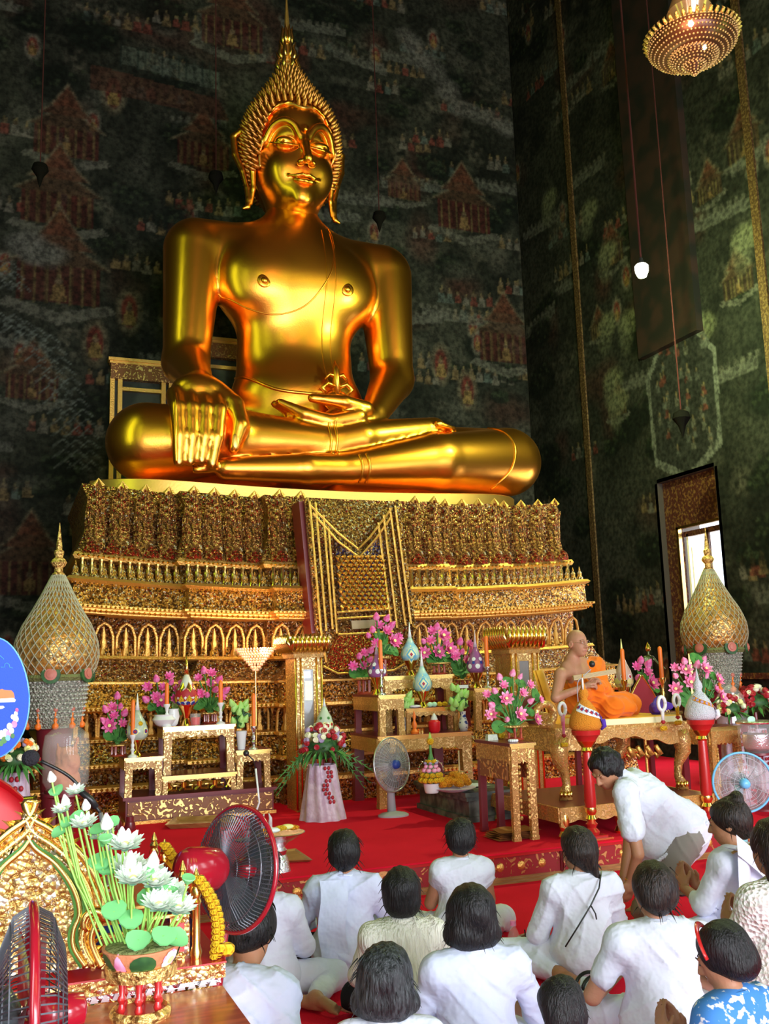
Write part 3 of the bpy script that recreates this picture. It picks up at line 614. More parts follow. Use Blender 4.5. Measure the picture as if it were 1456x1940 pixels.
# beads, dentils: thousands, one part each
def beads(name, hw, y0, z, sp, r):
    b = MB()
    for x, y in fronts(hw, y0, sp): 
        zz = z+sag(x, z)-PZ; b.add([(x-r, y-11.5, zz), (x+r, y-11.5, zz), (x, y-11.5, zz+r), (x, y-11.5, zz-r), (x, y-11.5-r, zz)], [(0, 3, 4), (3, 1, 4), (1, 2, 4), (2, 0, 4)])
    tag(b.build(name, M['goldp'], ped), kind='stuff')
for hw, y0, z, sp, r in ((3.3, 10.85, 2.9, .055, .018), (3.38, 10.575, 2.55, .05, .016), (3.4, 10.54, 2.32, .05, .016), (3.42, 10.57, 2.275, .06, .02), (3.6, 10.41, 1.52, .055, .018), (3.66, 10.36, 1.295, .05, .02), (3.66, 10.41, 1.27, .08, .028), (3.66, 10.42, .985, .05, .016), (3.72, 10.34, .725, .05, .018), (3.76, 10.28, .49, .055, .02)):
    beads('bead_row', hw, y0, z, sp, r)
# tassels hanging below the lower arcade ledge
b = MB()
for x, y in fronts(3.6, 10.41, .09): b.tube([(x, y-11.5, 1.26-PZ), (x, y-11.5, 1.20-PZ)], [.022, .004], 5)
tag(b.build('tassel_row', M['gold'], ped), kind='stuff')

# hanging cloth panel in front (carved), borders, blue scale field, chevron, flared red foot
def pw(px, py, Y): v = W(px, py, Y); return (v.x-AX, Y-11.5, v.z-PZ)
def quadp(name, c4, Y, th, m):
    b = MB(); f = [pw(x, y, Y) for x, y in c4]; n = len(f)
    b.add(f+[(x, y+th, z) for x, y, z in f], [tuple(range(n))[::-1], tuple(range(n, 2*n))]+[(i, (i+1) % n, (i+1) % n+n, i+n) for i in range(n)]); return b.build(name, m, ped)
quadp('cloth_panel', [(578, 948), (600, 1195), (612, 1262), (782, 1255), (783, 1185), (750, 955)], 10.36, .5, M['mosd'])
quadp('red_edge', [(566, 950), (590, 1200), (604, 1198), (580, 948)], 10.42, .3, M['redstrip'])
quadp('blue_field', [(634, 1022), (646, 1158), (736, 1152), (724, 1012), (680, 1052)], 10.31, .06, M['mosb'])
quadp('name_plate', [(665, 1176), (667, 1192), (712, 1189), (711, 1174)], 10.30, .05, mat('dull_bronze_plate', (.30, .22, .12), .5, .5))
quadp('red_field', [(640, 1205), (618, 1262), (640, 1272), (745, 1266), (765, 1248), (742, 1200)], 10.28, .10, M['mosr'])
def strip(name, pts, Y, r, m): 
    b = MB(); b.tube([pw(x, y, Y) for x, y in pts], r, 6); return b.build(name, m, ped, smooth=True)
for a in ([(586, 950), (608, 1195), (618, 1255)], [(597, 952), (618, 1195)], [(612, 975), (630, 1192)], [(622, 1000), (638, 1200)], [(748, 958), (778, 1182)], [(738, 962), (768, 1185)], [(726, 975), (752, 1190)], [(716, 990), (742, 1195)],
          [(588, 958), (640, 1010), (678, 1040), (700, 1018), (742, 962)], [(592, 972), (640, 1026), (680, 1056), (712, 1020), (740, 980)], [(638, 1160), (742, 1153)], [(638, 1172), (742, 1166)], [(640, 1202), (745, 1197)], [(612, 1262), (640, 1276), (745, 1270), (778, 1250)]):
    strip('border_moulding', a, 10.29, .014, M['gold'])
b = MB()
for k in range(40):
    t = k/39
    for (x0, x1) in ((581, 603), (752, 784)): 
        p = pw(x0+(x1-x0)*t, 952+238*t, 10.33); b.lathe([(.022, -.03), (.03, 0), (.022, .03)], 5, c=p)
tag(b.build('border_studs', M['mos'], ped), kind='stuff')
# scale pieces of the blue field
for j in range(13):
    for i in range(8):
        t = j/12; py_ = 1058+t*94; x0 = 637+t*9; x1 = 727+t*9; px = x0+(x1-x0)*(i+.5+(j % 2)*.5-.25)/8
        if j == 0 and 2 < i < 6: pass
        p = pw(px, py_, 10.29)
        if i == 0 and j == 0:
            sc = MB().add([(-.034, 0, .02), (-.02, -.02, .035), (.02, -.02, .035), (.034, 0, .02), (0, -.035, 0), (0, 0, -.04)], [(0, 5, 4), (0, 4, 1), (1, 4, 2), (2, 4, 3), (3, 4, 5)]).build('scale', M['goldp'], ped, p); sc0 = sc
        else: inst(sc0, ped, Matrix.Translation(p))

# golden slab under the statue, following the sag
def slab():
    b = MB(); n = 56; pts = []
    for i in range(n+1):
        t = -1+2*i/n; x = t*2.98; y = 11.42+.62*abs(t)**7+.0*t; pts.append((x, y))
    v = []; f = []
    for x, y in pts:
        s = sag(x, 4)*.9
        for (dy, z) in ((2.6, 3.95), (0, 3.95), (-.02, 3.94), (-.02, 3.77), (0, 3.76), (.3, 3.76)): v.append((x, y+dy-11.5, z+s-PZ))
    for i in range(n):
        for j in range(5): a = i*6+j; f.append((a, a+1, a+7, a+6))
    f.append(tuple(range(6))); f.append(tuple(n*6+k for k in range(5, -1, -1)))
    b.add(v, f); o = b.build('seat_slab', M['slab'], ped, smooth=True); o.location.x = -.12
slab()
# ================================================================ the great seated statue
BX, BY, BZ = 3.85, 12.9, 4.02
bud = thing('buddha_statue', 'huge gilded seated Buddha statue on the tiered pedestal, right hand over the knee', 'statue', (BX, BY, BZ))
def arc(pts, r, k=.02, cut=0):
    rr = r if isinstance(r, (list, tuple)) else [r]*len(pts)
    return [C_(pts[i], pts[i+1], rr[i], rr[i+1], k, cut) for i in range(len(pts)-1)]
def curve(pts, n=24):
    out = []; m = len(pts)
    for i in range(m-1):
        p0, p1, p2, p3 = pts[max(i-1, 0)], pts[i], pts[i+1], pts[min(i+2, m-1)]
        for k in range(n):
            t = k/n; out.append(tuple(.5*((2*b)+(-a+c)*t+(2*a-5*b+4*c-d)*t*t+(-a+3*b-3*c+d)*t**3) for a, b, c, d in zip(p0, p1, p2, p3)))
    return out+[pts[-1]]
P = [E_((0, -.08, 3.28), (1.22, .62, .98), .3), E_((-.50, -.34, 3.16), (.60, .34, .50), .30), E_((.50, -.34, 3.16), (.60, .34, .50), .30),
     E_((0, -.05, 2.1), (.86, .52, 1.0), .3), E_((0, -.16, 1.45), (.98, .62, .55), .3), E_((0, 0, .75), (1.25, .8, .65), .3),
     C_((-.30, .1, 3.86), (-1.42, .05, 3.72), .34, .42, .2), C_((.30, .1, 3.86), (1.42, .05, 3.72), .34, .42, .2), C_((0, .05, 3.6), (0, .0, 4.5), .60, .35, .25),
     # right arm (left in the picture) hanging over the knee
     C_((-1.47, .0, 3.62), (-1.62, -.25, 1.88), .43, .31, .10), C_((-1.62, -.25, 1.88), (-1.60, -1.15, 1.30), .32, .18, .08), E_((-1.64, -1.30, 1.14), (.36, .24, .26), .12),
     # left arm to the lap
     C_((1.47, .0, 3.62), (1.45, -.25, 1.90), .43, .31, .10), C_((1.45, -.25, 1.90), (.86, -.98, 1.14), .32, .19, .08), E_((.50, -1.08, 1.04), (.40, .24, .16), .12)]
for i, x in enumerate((-.27, -.10, .07, .235)):
    kx = -1.68+x; P += arc([(kx, -1.40, 1.06), (kx-.005, -1.60, .86), (kx-.02-.1*x, -1.66, .5), (kx-.05-.2*x, -1.62, .17+.02*(i % 3))], [.12, .102, .09, .068], .012)
P += arc([(-1.42, -1.30, 1.18), (-1.23, -1.46, .98), (-1.19, -1.60, .68), (-1.27, -1.62, .38)], [.15, .13, .11, .07], .02)
# left hand: fingers lying to the left with a gentle wave, thumb above
for i, (dz, dy) in enumerate(((0, -.20), (-.01, -.07), (0, .06), (.02, .19))):
    P += arc([(.50, -1.08+dy, 1.00+dz), (.10, -1.12+dy, .90+dz), (-.25, -1.12+dy, .97+dz), (-.62+.05*abs(i-1), -1.12+dy*.6, 1.13+dz)], [.12, .095, .085, .05], .015)
P += arc([(.62, -1.24, 1.12), (.30, -1.32, 1.17), (-.15, -1.30, 1.20)], [.12, .10, .06], .02)
# legs: right leg on top, foot sole up on the left thigh
P += [C_((-.7, .0, .62), (-2.20, -.80, .60), .62, .47, .2), C_((-2.22, -.86, .56), (-1.2, -1.12, .60), .50, .42, .10), C_((-1.2, -1.12, .60), (.12, -1.18, .62), .42, .25, .08),
      C_((.8, .0, .62), (3.02, -.72, .64), .62, .48, .2), C_((3.02, -.80, .60), (1.7, -1.18, .46), .50, .40, .08), C_((1.7, -1.18, .46), (.30, -1.40, .25), .40, .21, .05),
      C_((.15, -1.18, .62), (.55, -1.20, .72), .26, .24, .05), C_((.55, -1.20, .72), (1.75, -1.02, .98), .25, .16, .05, flat=((0, 1, -.1), .9)), C_((.30, -1.40, .24), (-.30, -1.50, .20), .21, .20, .04),
      C_((-.30, -1.48, .20), (-1.35, -1.52, .14), .20, .14, .04), C_((0, -.7, .55), (0, -.9, .45), .5, .4, .2)]
for i in range(5):
    P += [C_((1.72, -1.06-.09*i+.2, 1.0), (2.13-.05*i, -1.0-.09*i+.16, 1.04-.02*i), .075-.006*i, .055-.005*i, .015)]
    P += [C_((-1.32, -1.56+.07*i, .16), (-1.72+.05*i, -1.54+.07*i, .10+.015*i), .07-.006*i, .05-.004*i, .015)]
body = sdf(P, .034, 'body', M['buddha'], bud)
# fine raised lines: robe edge, ankles, wrists, waist
def onbody(o, pts, r, name, m):
    dg = bpy.context.evaluated_depsgraph_get(); from mathutils.bvhtree import BVHTree
    if not hasattr(onbody, 't') or onbody.o != o: onbody.t = BVHTree.FromPolygons([v.co for v in o.data.vertices], [p.vertices for p in o.data.polygons]); onbody.o = o
    q = []
    for p in pts:
        h = onbody.t.ray_cast(Vector((p[0], -4, p[1])), Vector((0, 1, 0)))
        if h[0]: q.append(h[0])
    return MB().tube(q, r, 6).build(name, m, bud, smooth=2)
onbody(body, curve([(-1.18, 2.92), (-.8, 2.68), (-.4, 2.60), (0, 2.76), (.3, 3.15), (.42, 3.5), (.47, 3.9), (.45, 4.1)]), .012, 'robe_edge', M['buddha'])
for x in (.28, .42): onbody(body, curve([(x+.02, 4.0), (x, 3.0), (x-.02, 2.2), (x, 1.62)]), .012, 'sash_edge', M['buddha'])
onbody(body, curve([(-.9, 1.75), (-.5, 1.48), (0, 1.42), (.4, 1.45)]), .025, 'waist_edge', M['buddha'])
for pts in ([(.05, .86), (.06, .62), (.05, .40)], [(.13, .88), (.14, .62), (.13, .40)], [(.40, .40), (.43, .24), (.42, .06)], [(.5, .42), (.53, .24), (.52, .06)], [(2.72, 1.1), (2.86, .8), (2.8, .4), (2.55, .12)], [(-1.98, 1.04), (-2.0, .6), (-1.98, .15)]):
    onbody(body, curve(pts, 10), .02, 'hem_line', M['buddha'])
for x, z in ((-.62, 3.02), (.60, 3.04)):
    h = onbody.t.ray_cast(Vector((x, -4, z)), Vector((0, 1, 0)))[0]
    MB().ell(h, (.055, .05, .055)).ell(h, (.10, .02, .10)).build('nipple', M['buddha'], bud, smooth=2)
# nails
for i, x in enumerate((-.27, -.10, .07, .235)):
    MB().ell((-1.73+.8*x, -1.675, .21+.02*(i % 3)), (.042, .016, .085)).build('nail', M['slab'], bud, smooth=2)
MB().ell((-1.262, -1.685, .45), (.05, .02, .10)).build('nail', M['slab'], bud, smooth=2)
# leaf ornament at the waist, sash lobes
b = MB()
for s in (-1, 1):
    b.tube([(.35, -.88, 1.5), (.35+.14*s, -.90, 1.56), (.35+.22*s, -.90, 1.48), (.35+.16*s, -.90, 1.42)], [.03, .035, .03, .02], 6)
    b.tube([(.35, -.86, 1.66), (.35+.10*s, -.87, 1.70), (.35+.16*s, -.87, 1.62)], [.03, .03, .012], 6)
b.tube([(.35, -.88, 1.4), (.35, -.86, 1.78), (.35, -.82, 1.92)], [.06, .05, .008], 6); b.ell((.35, -.86, 1.32), (.2, .08, .16)); b.build('sash_ornament', M['buddha'], bud, smooth=2)

# head: fine mesh from neck to crown
H = [C_((0, .02, 4.0), (0, .0, 4.9), .39, .36, .1), E_((0, -.02, 5.32), (.60, .68, .74), .1), E_((0, -.14, 4.92), (.53, .56, .60), .12), E_((0, -.34, 4.55), (.30, .34, .27), .14),
     E_((-.27, -.40, 4.88), (.24, .26, .30), .12), E_((.27, -.40, 4.88), (.24, .26, .30), .12), E_((0, -.30, 5.62), (.46, .40, .38), .14)]
H += [E_((s*.26, -.66, 5.22), (.17, .11, .10), .07, 1) for s in (-1, 1)]                       # eye sockets
H += arc([(0, -.69, 5.42), (0, -.77, 5.15), (0, -.88, 4.88)], [.05, .055, .074], .06)
H += [E_((s*.085, -.79, 4.85), (.062, .075, .048), .03) for s in (-1, 1)]+[E_((s*.055, -.86, 4.80), (.032, .045, .03), .01, 1) for s in (-1, 1)]
for s in (-1, 1):
    H += [E_((s*.26, -.60, 5.23), (.155, .115, .085), .012)]                                    # lids
    H += arc(curve([(s*.06, -.72, 5.28), (s*.16, -.73, 5.46), (s*.30, -.68, 5.53), (s*.44, -.56, 5.46), (s*.535, -.42, 5.26)], 5), .032, .05)
    H += arc([(s*.10, -.705, 5.165), (s*.20, -.722, 5.145), (s*.30, -.70, 5.15), (s*.42, -.60, 5.20), (s*.50, -.50, 5.25)], [.015, .019, .019, .016, .008], .008)
    H += arc([(s*.11, -.71, 5.185), (s*.20, -.735, 5.195), (s*.30, -.705, 5.20), (s*.42, -.60, 5.23)], [.008, .011, .010, .006], .004, 1)
H += arc([(-.24, -.655, 4.70), (-.13, -.725, 4.672), (-.045, -.755, 4.69), (0, -.752, 4.68), (.045, -.755, 4.69), (.13, -.725, 4.672), (.24, -.655, 4.70)], [.012, .026, .030, .028, .030, .026, .012], .015)
H += arc([(-.17, -.68, 4.632), (-.09, -.725, 4.608), (0, -.742, 4.60), (.09, -.725, 4.608), (.17, -.68, 4.632)], [.014, .030, .036, .030, .014], .015)
H += arc([(-.26, -.675, 4.715), (-.14, -.748, 4.650), (0, -.778, 4.645), (.14, -.748, 4.650), (.26, -.675, 4.715)], .008, .005, 1)
H += [E_((0, -.58, 4.42), (.13, .09, .11), .10)]
head = sdf(H, .0135, 'head', M['buddha'], bud)
MB().lathe([(.38, -.02), (.415, .02), (.42, .06), (.41, .13), (.38, .16)], 48, c=(0, .01, 4.20), sy=.98, cap=False).build('neck_fold', M['buddha'], bud, smooth=2)
MB().lathe([(.40, -.03), (.46, .02), (.45, .07), (.38, .11)], 48, c=(0, .01, 4.08), sy=.98, cap=False).build('neck_fold', M['buddha'], bud, smooth=2)
MB().ell((0, -.775, 5.40), (.035, .03, .04)).build('forehead_mark', M['buddha'], bud, smooth=2)
# hair: mass, hairline, curls in rows
HL = [(-.545, 4.98), (-.56, 5.35), (-.50, 5.62), (-.36, 5.83), (-.18, 5.88), (0, 5.79), (.18, 5.88), (.36, 5.83), (.50, 5.62), (.56, 5.35), (.545, 4.98)]
def hairtop(P):
    x, y, z = P[..., 0], P[..., 1], P[..., 2]
    up = np.interp(np.abs(x), [0, .18, .36, .50, .56, .58], [5.79, 5.88, 5.83, 5.62, 5.35, 4.6])
    return np.minimum(up-z, .18-y)*(.8)      # negative where hair may be
Hp = [E_((0, .02, 5.45), (.69, .76, .74), .1), E_((0, .06, 5.85), (.60, .66, .52), .15), C_((0, .08, 6.15), (0, .10, 6.72), .44, .13, .18), C_((0, .30, 4.9), (0, .2, 5.3), .42, .6, .2)]
hair = sdf(Hp, .03, 'hair', M['buddha'], bud, clip=hairtop)
b = MB(); cone = []
def hs(a, z):     # radius of hair mass at angle/height
    import bisect
    zs = [4.75, 5.0, 5.25, 5.5, 5.75, 6.0, 6.25, 6.5, 6.7, 6.85]; rs = [.55, .65, .71, .73, .71, .62, .47, .31, .20, .10]
    return float(np.interp(z, zs, rs))
z = 4.82; row_ = 0
while z < 6.82:
    r = hs(0, z); dr = (hs(0, z+.03)-hs(0, z-.03))/.06; sl = math.atan2(-dr, 1); n = max(5, int(2*PI*r/.092))
    for i in range(n):
        a = 2*PI*(i+.5*(row_ % 2))/n; x = math.cos(a)*r; y = .04+math.sin(a)*r*1.08
        up = float(np.interp(abs(x), [0, .18, .36, .50, .56, .60], [5.81, 5.90, 5.85, 5.66, 5.38, 4.6]))
        if y < .1 and z < up: continue
        nrm = Vector((math.cos(a)*math.cos(sl), math.sin(a)*math.cos(sl), math.sin(sl)+.25)).normalized(); p = Vector((x, y, z))
        b.tube([p-nrm*.02, p+nrm*.03, p+nrm*.078+Vector((0, 0, .012))], [.036, .032, .008], 6, cap=False)
    z += .07*math.cos(sl)+.018; row_ += 1
tag(b.build('hair_curls', mat('dull_gilded_curls', (.62, .27, .06), .42, .95), bud, smooth=2), kind='stuff')
b = MB(); pts = []
from mathutils.bvhtree import BVHTree
bt = BVHTree.FromPolygons([v.co for v in head.data.vertices], [p.vertices for p in head.data.polygons])
for x, zz in curve(HL, 8):
    h = bt.ray_cast(Vector((x, -4, zz)), Vector((0, 1, 0)))[0]
    if h: pts.append(h+Vector((0, -.015, 0)))
if len(pts) > 3: MB().tube(pts, .02, 6).build('hairline', M['slab'], bud, smooth=2)
# ears with long lobes
for s in (-1, 1):
    E1 = arc([(s*.60, -.12, 5.45), (s*.74, .02, 5.68), (s*.86, .10, 5.60), (s*.84, .08, 5.3), (s*.74, .02, 5.02), (s*.68, 0, 4.75)], [.04, .05, .05, .05, .045, .04], .02)
    E1 += arc([(s*.68, 0, 4.75), (s*.665, -.02, 4.55), (s*.68, -.03, 4.44), (s*.75, -.04, 4.40)], [.045, .045, .04, .02], .02)
    E1 += arc([(s*.60, -.12, 5.2), (s*.62, -.10, 5.0), (s*.60, -.06, 4.72), (s*.63, -.03, 4.5)], [.05, .05, .035, .03], .03)
    E1 += [C_((s*.70, .02, 5.5), (s*.66, 0, 5.15), .07, .05, .03), E_((s*.66, .03, 5.4), (.10, .06, .24), .03)]
    sdf(E1, .016, 'ear', M['buddha'], bud)
# flame finial
b = MB(); b.lathe([(.16, 0), (.19, .05), (.12, .10), (.13, .16), (.08, .22), (.10, .3), (.07, .45), (.05, .7), (.035, 1.0), (.01, 1.4)], 8, c=(0, .1, 6.78))
fin = b.build('finial', M['gold'], bud, smooth=True)
b = MB()
for k in range(8):
    a = 2*PI*k/8+.2; c_, s_ = math.cos(a), math.sin(a)
    for h0, q in ((0, 1), (.22, .7), (.5, .45)): b.tube([(c_*.10*q, .1+s_*.10*q, 6.82+h0), (c_*.19*q, .1+s_*.19*q, 6.92+h0), (c_*.15*q, .1+s_*.15*q, 7.03+h0*1.02), (c_*.20*q, .1+s_*.2*q, 7.14+h0)], [.03, .04, .03, .004], 5)
b.build('flame_tongues', M['goldp'], fin, smooth=2)

# gilt frames on the wall behind
def gframe(x0, x1, z0, z1, label):
    t = thing('gilded_frame', label, 'frame', ((x0+x1)/2, YB-.15, z0)); w_ = x1-x0; h = z1-z0; hw = w_/2
    MB().box(-hw+.03, hw-.03, .1, .14, 0, h-.3).build('dark_panel', mat('frame_panel', (.012, .014, .012), .5, col2=(.05, .05, .045), cscale=4), t)
    for x in (-hw+.05, -hw+.17, hw-.17, hw-.05): MB().box(x-.035, x+.035, 0, .1, 0, h-.3).build('post', M['gold'], t)
    MB().box(-hw+.2, hw-.2, .02, .09, h-.52, h-.46).build('rail', M['gold'], t)
    MB().box(-hw+.02, hw-.02, -.02, .12, h-.34, h-.09).build('carved_lintel', M['scrollg'], t)
    MB().box(-hw-.02, hw+.02, -.07, .12, h-.05, h).box(-hw, hw, -.04, .12, h-.09, h-.05).build('cornice', M['gold'], t)
gframe(1.47, 2.50, 4.0, 6.74, 'gilded door frame on the mural wall beside the statue right elbow')
gframe(2.70, 3.90, 4.0, 7.25, 'taller gilded frame mostly hidden behind the statue waist')
# ================================================================ altar furniture and offerings
def X_(px, py, Y): return W(px, py, Y).x
def Z_(px, py, Y): return W(px, py, Y).z
def turned(name, label, cat, cx, Y, parts, group=None, n=24, z0=None, M_=None):
    """parts: (name, [(halfwidth px, y px)...] top to bottom or bottom to top, material)"""
    allp = [q for p in parts for q in p[1]]; yb = max(q[1] for q in allp); base = W(cx, yb, Y)
    if z0 is not None: dz = z0-base.z; base.z = z0
    s = S(base); t = thing(name, label, cat, base, 0, group); k = math.cos(0)
    zz = lambda y: W(cx, y, Y).z-W(cx, yb, Y).z
    for p in parts:
        pr = sorted([(hw*s, zz(y)) for hw, y in p[1]], key=lambda q: q[1]) if len(p) < 4 else [(hw*s, zz(y)) for hw, y in p[1]]
        MB().lathe(pr, n).build(p[0], p[2], t, smooth=True)
    return t
def table(name, label, x0, x1, y0, y1, z0, z1, leg=.07, ap=.10, th=.025, cat='table', mt=None, mf=None, ms=None, fret=False, group=None, lt=.8):
    mt = mt or M['marwood']; mf = mf or M['ogoldb']; ms = ms or M['marwood']
    t = thing(name, label, cat, ((x0+x1)/2, (y0+y1)/2, z0), 0, group); w_ = (x1-x0)/2; d = (y1-y0)/2; h = z1-z0
    MB().box(-w_-.012, w_+.012, -d-.012, d+.012, h-th, h).build('tabletop', mt, t)
    MB().box(-w_-.014, w_+.014, -d-.016, -d-.010, h-th, h-.002).box(-w_, w_, -d-.006, -d, h-th-.02, h-th).build('front_moulding', M['goldp'], t)
    n = 22; top = h-th; poly = [(-w_, top), (w_, top)]
    for i in range(n+1):
        u = 1-2*i/n; a = abs(u); e = (leg*1.15)/w_
        dz = ap if a < 1-e else ap
        poly.append((u*w_, top-ap*(1+.45*max(0, (a-.45)/.55)**2)-.012*math.cos(u*PI*8)))
    MB().prism(poly[::-1], -d-.005, -d+.02).build('apron', mf, t)
    for s in (-1, 1): MB().box(s*w_-.01, s*w_+.01, -d+.02, d, top-ap*1.1, top).build('side_apron', ms if s > 0 else mf, t)
    for sx in (-1, 1):
        for sy in (-1, 1):
            m_ = mf if sy < 0 else M['marwood']; xo = sx*w_; b = MB()
            xi = xo-sx*leg; xb = xo-sx*leg*lt
            yo = -d if sy < 0 else d-leg*.7
            xs = sorted((xo, xi)); xe = sorted((xo+sx*.004, xb))
            v = [(xe[0], yo, 0), (xe[1], yo, 0), (xe[1], yo+leg*.7, 0), (xe[0], yo+leg*.7, 0), (xs[0], yo, top), (xs[1], yo, top), (xs[1], yo+leg*.7, top), (xs[0], yo+leg*.7, top)]
            b.add(v, [(0, 3, 2, 1), (4, 5, 6, 7), (0, 1, 5, 4), (1, 2, 6, 5), (2, 3, 7, 6), (3, 0, 4, 7)])
            b.box(xe[0]-.004, xe[1]+.004, yo-.004, yo+leg*.7+.004, 0, .035); b.build('leg', m_, t)
    if fret:
        b = MB(); k = 4
        for i in range(k):
            xc = -w_+leg+(2*w_-2*leg)*(i+.5)/k; ww = (2*w_-2*leg)/k*.42; zt = top-ap-.01
            b.tube([(xc-ww, -d+.01, zt), (xc-ww, -d+.01, zt-.07), (xc+ww*.1, -d+.01, zt-.07), (xc+ww*.1, -d+.01, zt-.03), (xc-ww*.4, -d+.01, zt-.03)], .013, 5)
            b.tube([(xc+ww, -d+.01, zt), (xc+ww, -d+.01, zt-.05), (xc+ww*.5, -d+.01, zt-.08)], .013, 5)
        for s in (-1, 1): b.tube([(s*(w_-leg), -d+.01, top-ap), (s*(w_-leg*1.6), -d+.01, max(.06, top-ap-.13)), (s*(w_-leg), -d+.01, max(.03, top-ap-.24))], .016, 5)
        b.build('fretwork', M['goldp'], t)
    return t
def tabpx(name, label, xl, xr, yt, yb, Y, dep, z0=None, **k):
    a = W(xl, yt, Y); b = W(xr, yt, Y); z1 = a.z if abs(xl-xr) < 1 else (a.z+b.z)/2
    zb = W((xl+xr)/2, yb, Y).z if z0 is None else z0
    return table(name, label, a.x, b.x, Y, Y+dep, zb, z1, **k), z1

# lotus blossoms
def bloommesh(name, m, r, rings=((8, 1.0, .25, .55), (7, .75, .8, .75), (5, .45, 1.1, .7)), cen=None, parent=None):
    b = MB()
    for n, ln, el, wd in rings:
        for i in range(n):
            a = 2*PI*(i+.3*ln)/n; ca, sa = math.cos(a), math.sin(a); v = []
            for j, t in enumerate((0, .35, .75, 1)):
                rad = r*ln*t*math.cos(el*t*.9); z = r*ln*t*math.sin(el+.35*t)*.95; hw = r*wd*ln*.42*(.4, 1, .85, .06)[j]
                for q in (-1, 0, 1): v.append((ca*rad-sa*hw*q, sa*rad+ca*hw*q, z+abs(q)*hw*.35))
            f = [(j*3+k, j*3+k+1, j*3+k+4, j*3+k+3) for j in range(3) for k in range(2)]; b.add(v, f)
    o = b.build(name, m, parent, smooth=2)
    if cen: MB().lathe([(r*.13, r*.18), (r*.2, r*.42), (.01, r*.45)], 8).build('seed_pod', cen, o, smooth=True)
    return o
def budmesh(name, m, r, parent=None): return MB().lathe([(r*.3, -r*.9), (r*.8, -r*.5), (r*.85, 0), (r*.5, r*.8), (.003, r*1.45)], 8).build(name, m, parent, smooth=True)
def leafmesh(name, m, r, parent=None):
    b = MB(); v = [(0, 0, -r*.15)]; n = 10
    for i in range(n): a = 2*PI*i/n; v.append((math.cos(a)*r*(1+.05*math.sin(3*a)), math.sin(a)*r, .12*r*math.sin(2*a)))
    b.add(v, [(0, 1+i, 1+(i+1) % n) for i in range(n)]); b.add([(x, y, z-.004) for x, y, z in v], [(0, 1+(i+1) % n, 1+i) for i in range(n)]); return b.build(name, m, parent, smooth=2)
def face(d, spin=0):   # matrix turning +z towards direction d
    return Vector(d).normalized().to_track_quat('Z', 'Y').to_matrix().to_4x4() @ Matrix.Rotation(spin, 4, 'Z')
